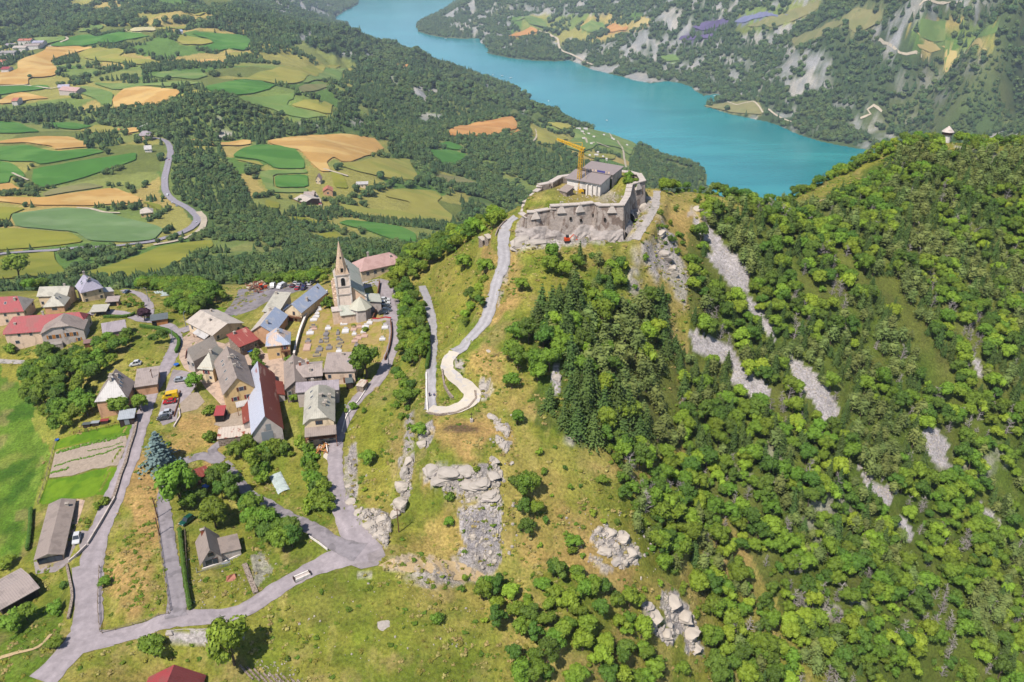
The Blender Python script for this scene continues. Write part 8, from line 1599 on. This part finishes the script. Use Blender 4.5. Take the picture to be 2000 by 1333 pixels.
    for (u, v, c1, c2, lab) in ((839, 776, alb(60,70,110), alb(50,50,60), "person in dark blue standing on the lower fort road"), (848, 775, alb(40,90,170), alb(170,150,130), "person in a bright blue top crouching on the lower fort road")):
        p = at(u, v); e = empty("person", (p.x, p.y, p.z+.1), .3, lab, "person"); crouch = "crouching" in lab; hs = .62 if crouch else 1.
        b = MB()
        for sx in (-1, 1): b.tube([(sx*.1, .05, 0), (sx*.12, .12 if crouch else .0, .45*hs), (sx*.1, 0, .88*hs)], [.06, .075, .1], 7)
        b.tube([(0, 0, .85*hs), (0, -.02, 1.1*hs), (0, 0, 1.4*hs), (0, 0, 1.5*hs)], [.15, .16, .19, .08], 9)
        for sx in (-1, 1): b.tube([(sx*.2, 0, 1.38*hs), (sx*.27, -.04, 1.12*hs), (sx*.25, -.16, .9*hs)], [.06, .05, .035], 6)
        b.blob((0, -.01, 1.62*hs+(.04 if crouch else 0)), (.095, .11, .125), 0, ICO2, .01); body = b.obj("body", SK, e, smooth=True)
        b = MB(); b.tube([(0, 0, .84*hs), (0, -.02, 1.1*hs), (0, 0, 1.4*hs), (0, 0, 1.46*hs)], [.17, .18, .21, .12], 10)
        for sx in (-1, 1): b.tube([(sx*.2, 0, 1.39*hs), (sx*.26, -.03, 1.18*hs)], [.08, .07], 7)
        b.obj("shirt", mat("cloth_%s" % u, c1, .9, .1, .1, 4), e, smooth=True)
        b = MB()
        for sx in (-1, 1): b.tube([(sx*.1, .05, .06), (sx*.12, .12 if crouch else 0, .45*hs), (sx*.09, 0, .9*hs)], [.075, .09, .12], 8)
        b.obj("trousers", mat("cloth_t%s" % u, c2, .9, .1, .1, 4), e, smooth=True)
        b = MB(); b.blob((0, .015, 1.65*hs+(.04 if crouch else 0)), (.105, .12, .12), 0, ICO2, .02); b.obj("hair", mat("hair", alb(60,44,36), .9, .1, .1, 4), e, smooth=True)
    # crop nets and other garden objects
    NT = mat("crop_net", alb(196,206,200), .8, .2, .15, 2)
    for (u0, v0, u1, v1, w_, lab) in ((303,574,327,572,7,"pale crop net over beds left of the trees"),(331,578,350,556,5,"sagging crop net beside the garden trees"),(530,930,548,965,3.5,"green net over beds inside the thick hedge")):
        A, B = at(u0, v0), at(u1, v1); d = (B-A); L_ = d.length; d.normalize(); n_ = Vector((-d.y, d.x, 0)); V = []; F = []; na, nb = 14, 8
        for i in range(na):
            for j in range(nb): q = A+d*(L_*i/(na-1))+n_*(w_*(j/(nb-1)-.2)); V.append((q.x, q.y, H(q.x, q.y)+.12+.75*abs(math.sin(i*1.9))*math.sin(math.pi*(j/(nb-1)))**.5+rnd.uniform(0, .1)))
        for i in range(na-1):
            for j in range(nb-1): F.append((i*nb+j, (i+1)*nb+j, (i+1)*nb+j+1, i*nb+j+1))
        o = mesh_obj("garden_net", V, F, NT); tag(o, lab, "garden net")
    BL = mat("blue_plastic", alb(52,110,196), .5, .3, .08, 2)
    for (u, v, nm, lab, s_) in ((112,862,"rain_barrel","blue barrel at the corner of the vegetable plot",.5),(488,690,"parasol_base","small blue garden table beside the rusty red roof",.8),(345,716,"handcart","blue and red handcart beside the house wall",.7),(403,955,"garden_table","blue topped table among the trees below the shed",.8)):
        p = at(u, v); e = empty(nm, (p.x, p.y, p.z), 0, lab, nm.replace("_", " ")); b = MB(); b.tube([(0, 0, s_*1.1), (0, 0, s_*1.35)], [s_*1.3, s_*1.3], 10); b.obj("top", BL, e); b = MB(); b.tube([(0, 0, -.2), (0, 0, s_*1.1)], [s_*.6, s_*.5], 8); b.obj("stand", METALG, e)
    # garden furniture on the terrace
    WM = mat("white_plastic", alb(236,232,228), .5, .3, .05, 2); p = unz(99, 660, at(107, 676).z+2.5)
    for k in range(4):
        e = empty("garden_chair", (p.x+k*1.3-.4, p.y+.8*(k % 2), p.z+.08), k*1.5, "white plastic chair on the farmhouse terrace", "chair", "white chairs on the terrace"); b = MB(); b.box((0, 0, .42), (.5, .5, .06)); b.obj("seat", WM, e); b = MB(); b.box((0, .24, .7), (.5, .06, .55)); b.obj("backrest", WM, e)
        for sx in (-1, 1):
            for sy in (-1, 1): b = MB(); b.box((sx*.21, sy*.21, .2), (.06, .06, .42)); b.obj("leg", WM, e)
    # log shelter, tile pile, tyre
    p = at(452, 1130); e = empty("tile_pile", (p.x, p.y, p.z), .4, "small heap covered with orange tiles in the chalet meadow", "tile pile"); b = MB()
    b.add([(-1.4, -1, 0), (1.2, -1.3, 0), (1.5, 1, 0), (-1.2, 1.2, 0), (-.2, -.1, 1.3), (.9, .3, 1.0)], [(0, 1, 5, 4), (1, 2, 5), (2, 3, 4, 5), (3, 0, 4)]); b.obj("tiles", RO["tile"], e)
    p = at(538, 846); b = MB(); b.tube([(0, 0, 0), (0, .5, 0)], [.9, .9], 14); b.F.append(tuple(range(13, -1, -1))); b.M.append(0); o = b.obj("discarded_tractor_tyre", TYRE, label="big black tyre leaning on the rusty barn", cat="tyre"); o.location = (p.x, p.y, p.z+.8)
    for k, (u, v, c_) in enumerate(((171,834,"darkm"),(188,831,"silver"),(206,827,"red"))):
        p = at(u, v); e = empty("rabbit_hutch", (p.x, p.y, p.z), .15, ["dark hutch at the left end of the brown fence","grey hutch in the middle of the brown fence","red roofed hutch behind the brown fence"][k], "hutch"); b = MB(); b.box((0, 0, .6), (2.2, 1.2, 1.2)); b.obj("box", ST["dark"], e); b = MB(); b.box((0, 0, 1.28), (2.5, 1.5, .14)); b.obj("roof", RO[c_], e)
    # timber stack and machines below the cream house
    p = at(628, 878); TBM = mat("fresh_timber", alb(206,140,84), .8, .2, .2, 2); e = empty("timber_stack", (p.x, p.y, p.z), .3, "stack of orange timber in the concrete yard below the cream house", "timber stack"); r = random.Random(4)
    for k in range(14): b = MB(); b.box((r.uniform(-1.5, 1.5), r.uniform(-2, 2), .2+.18*(k % 6)), (.3, 3.0, .16), rz=r.uniform(-.9, .9)); b.obj("beam", TBM, e)
    # statue / cross on the burnt knob
    p = at(921, 824); e = empty("wayside_cross", (p.x, p.y, p.z), .2, "small dark cross on a stone base on the burnt knob", "cross"); b = MB(); b.box((0, 0, .5), (.8, .8, 1)); b.obj("base", ST["grey"], e); b = MB(); b.box((0, 0, 2.0), (.16, .14, 2.2)); b.box((0, 0, 2.5), (.9, .12, .16)); b.obj("cross", ST["dark"], e)
build_areas(); build_houses(); build_church(); build_fort(); build_crane(); build_vehicles(); build_boats(); build_rocks(); build_small()
build_trees(); build_tufts(); build_far_woods()
def build_haze():
    b = MB(); b.box((0, 7200, 370), (46000, 17000, 790)); m = bpy.data.materials.new("haze_air"); m.use_nodes = True; n = m.node_tree.nodes; n.remove(n["Principled BSDF"])
    v = n.new("ShaderNodeVolumePrincipled"); v.inputs["Color"].default_value = (.72, .84, 1, 1); v.inputs["Density"].default_value = HAZE; v.inputs["Anisotropy"].default_value = .1
    m.node_tree.links.new(v.outputs[0], n["Material Output"].inputs["Volume"])
    b.obj("haze", m, kind="stuff", label="thin blue summer haze")
HAZE = 4.5e-5
build_haze()
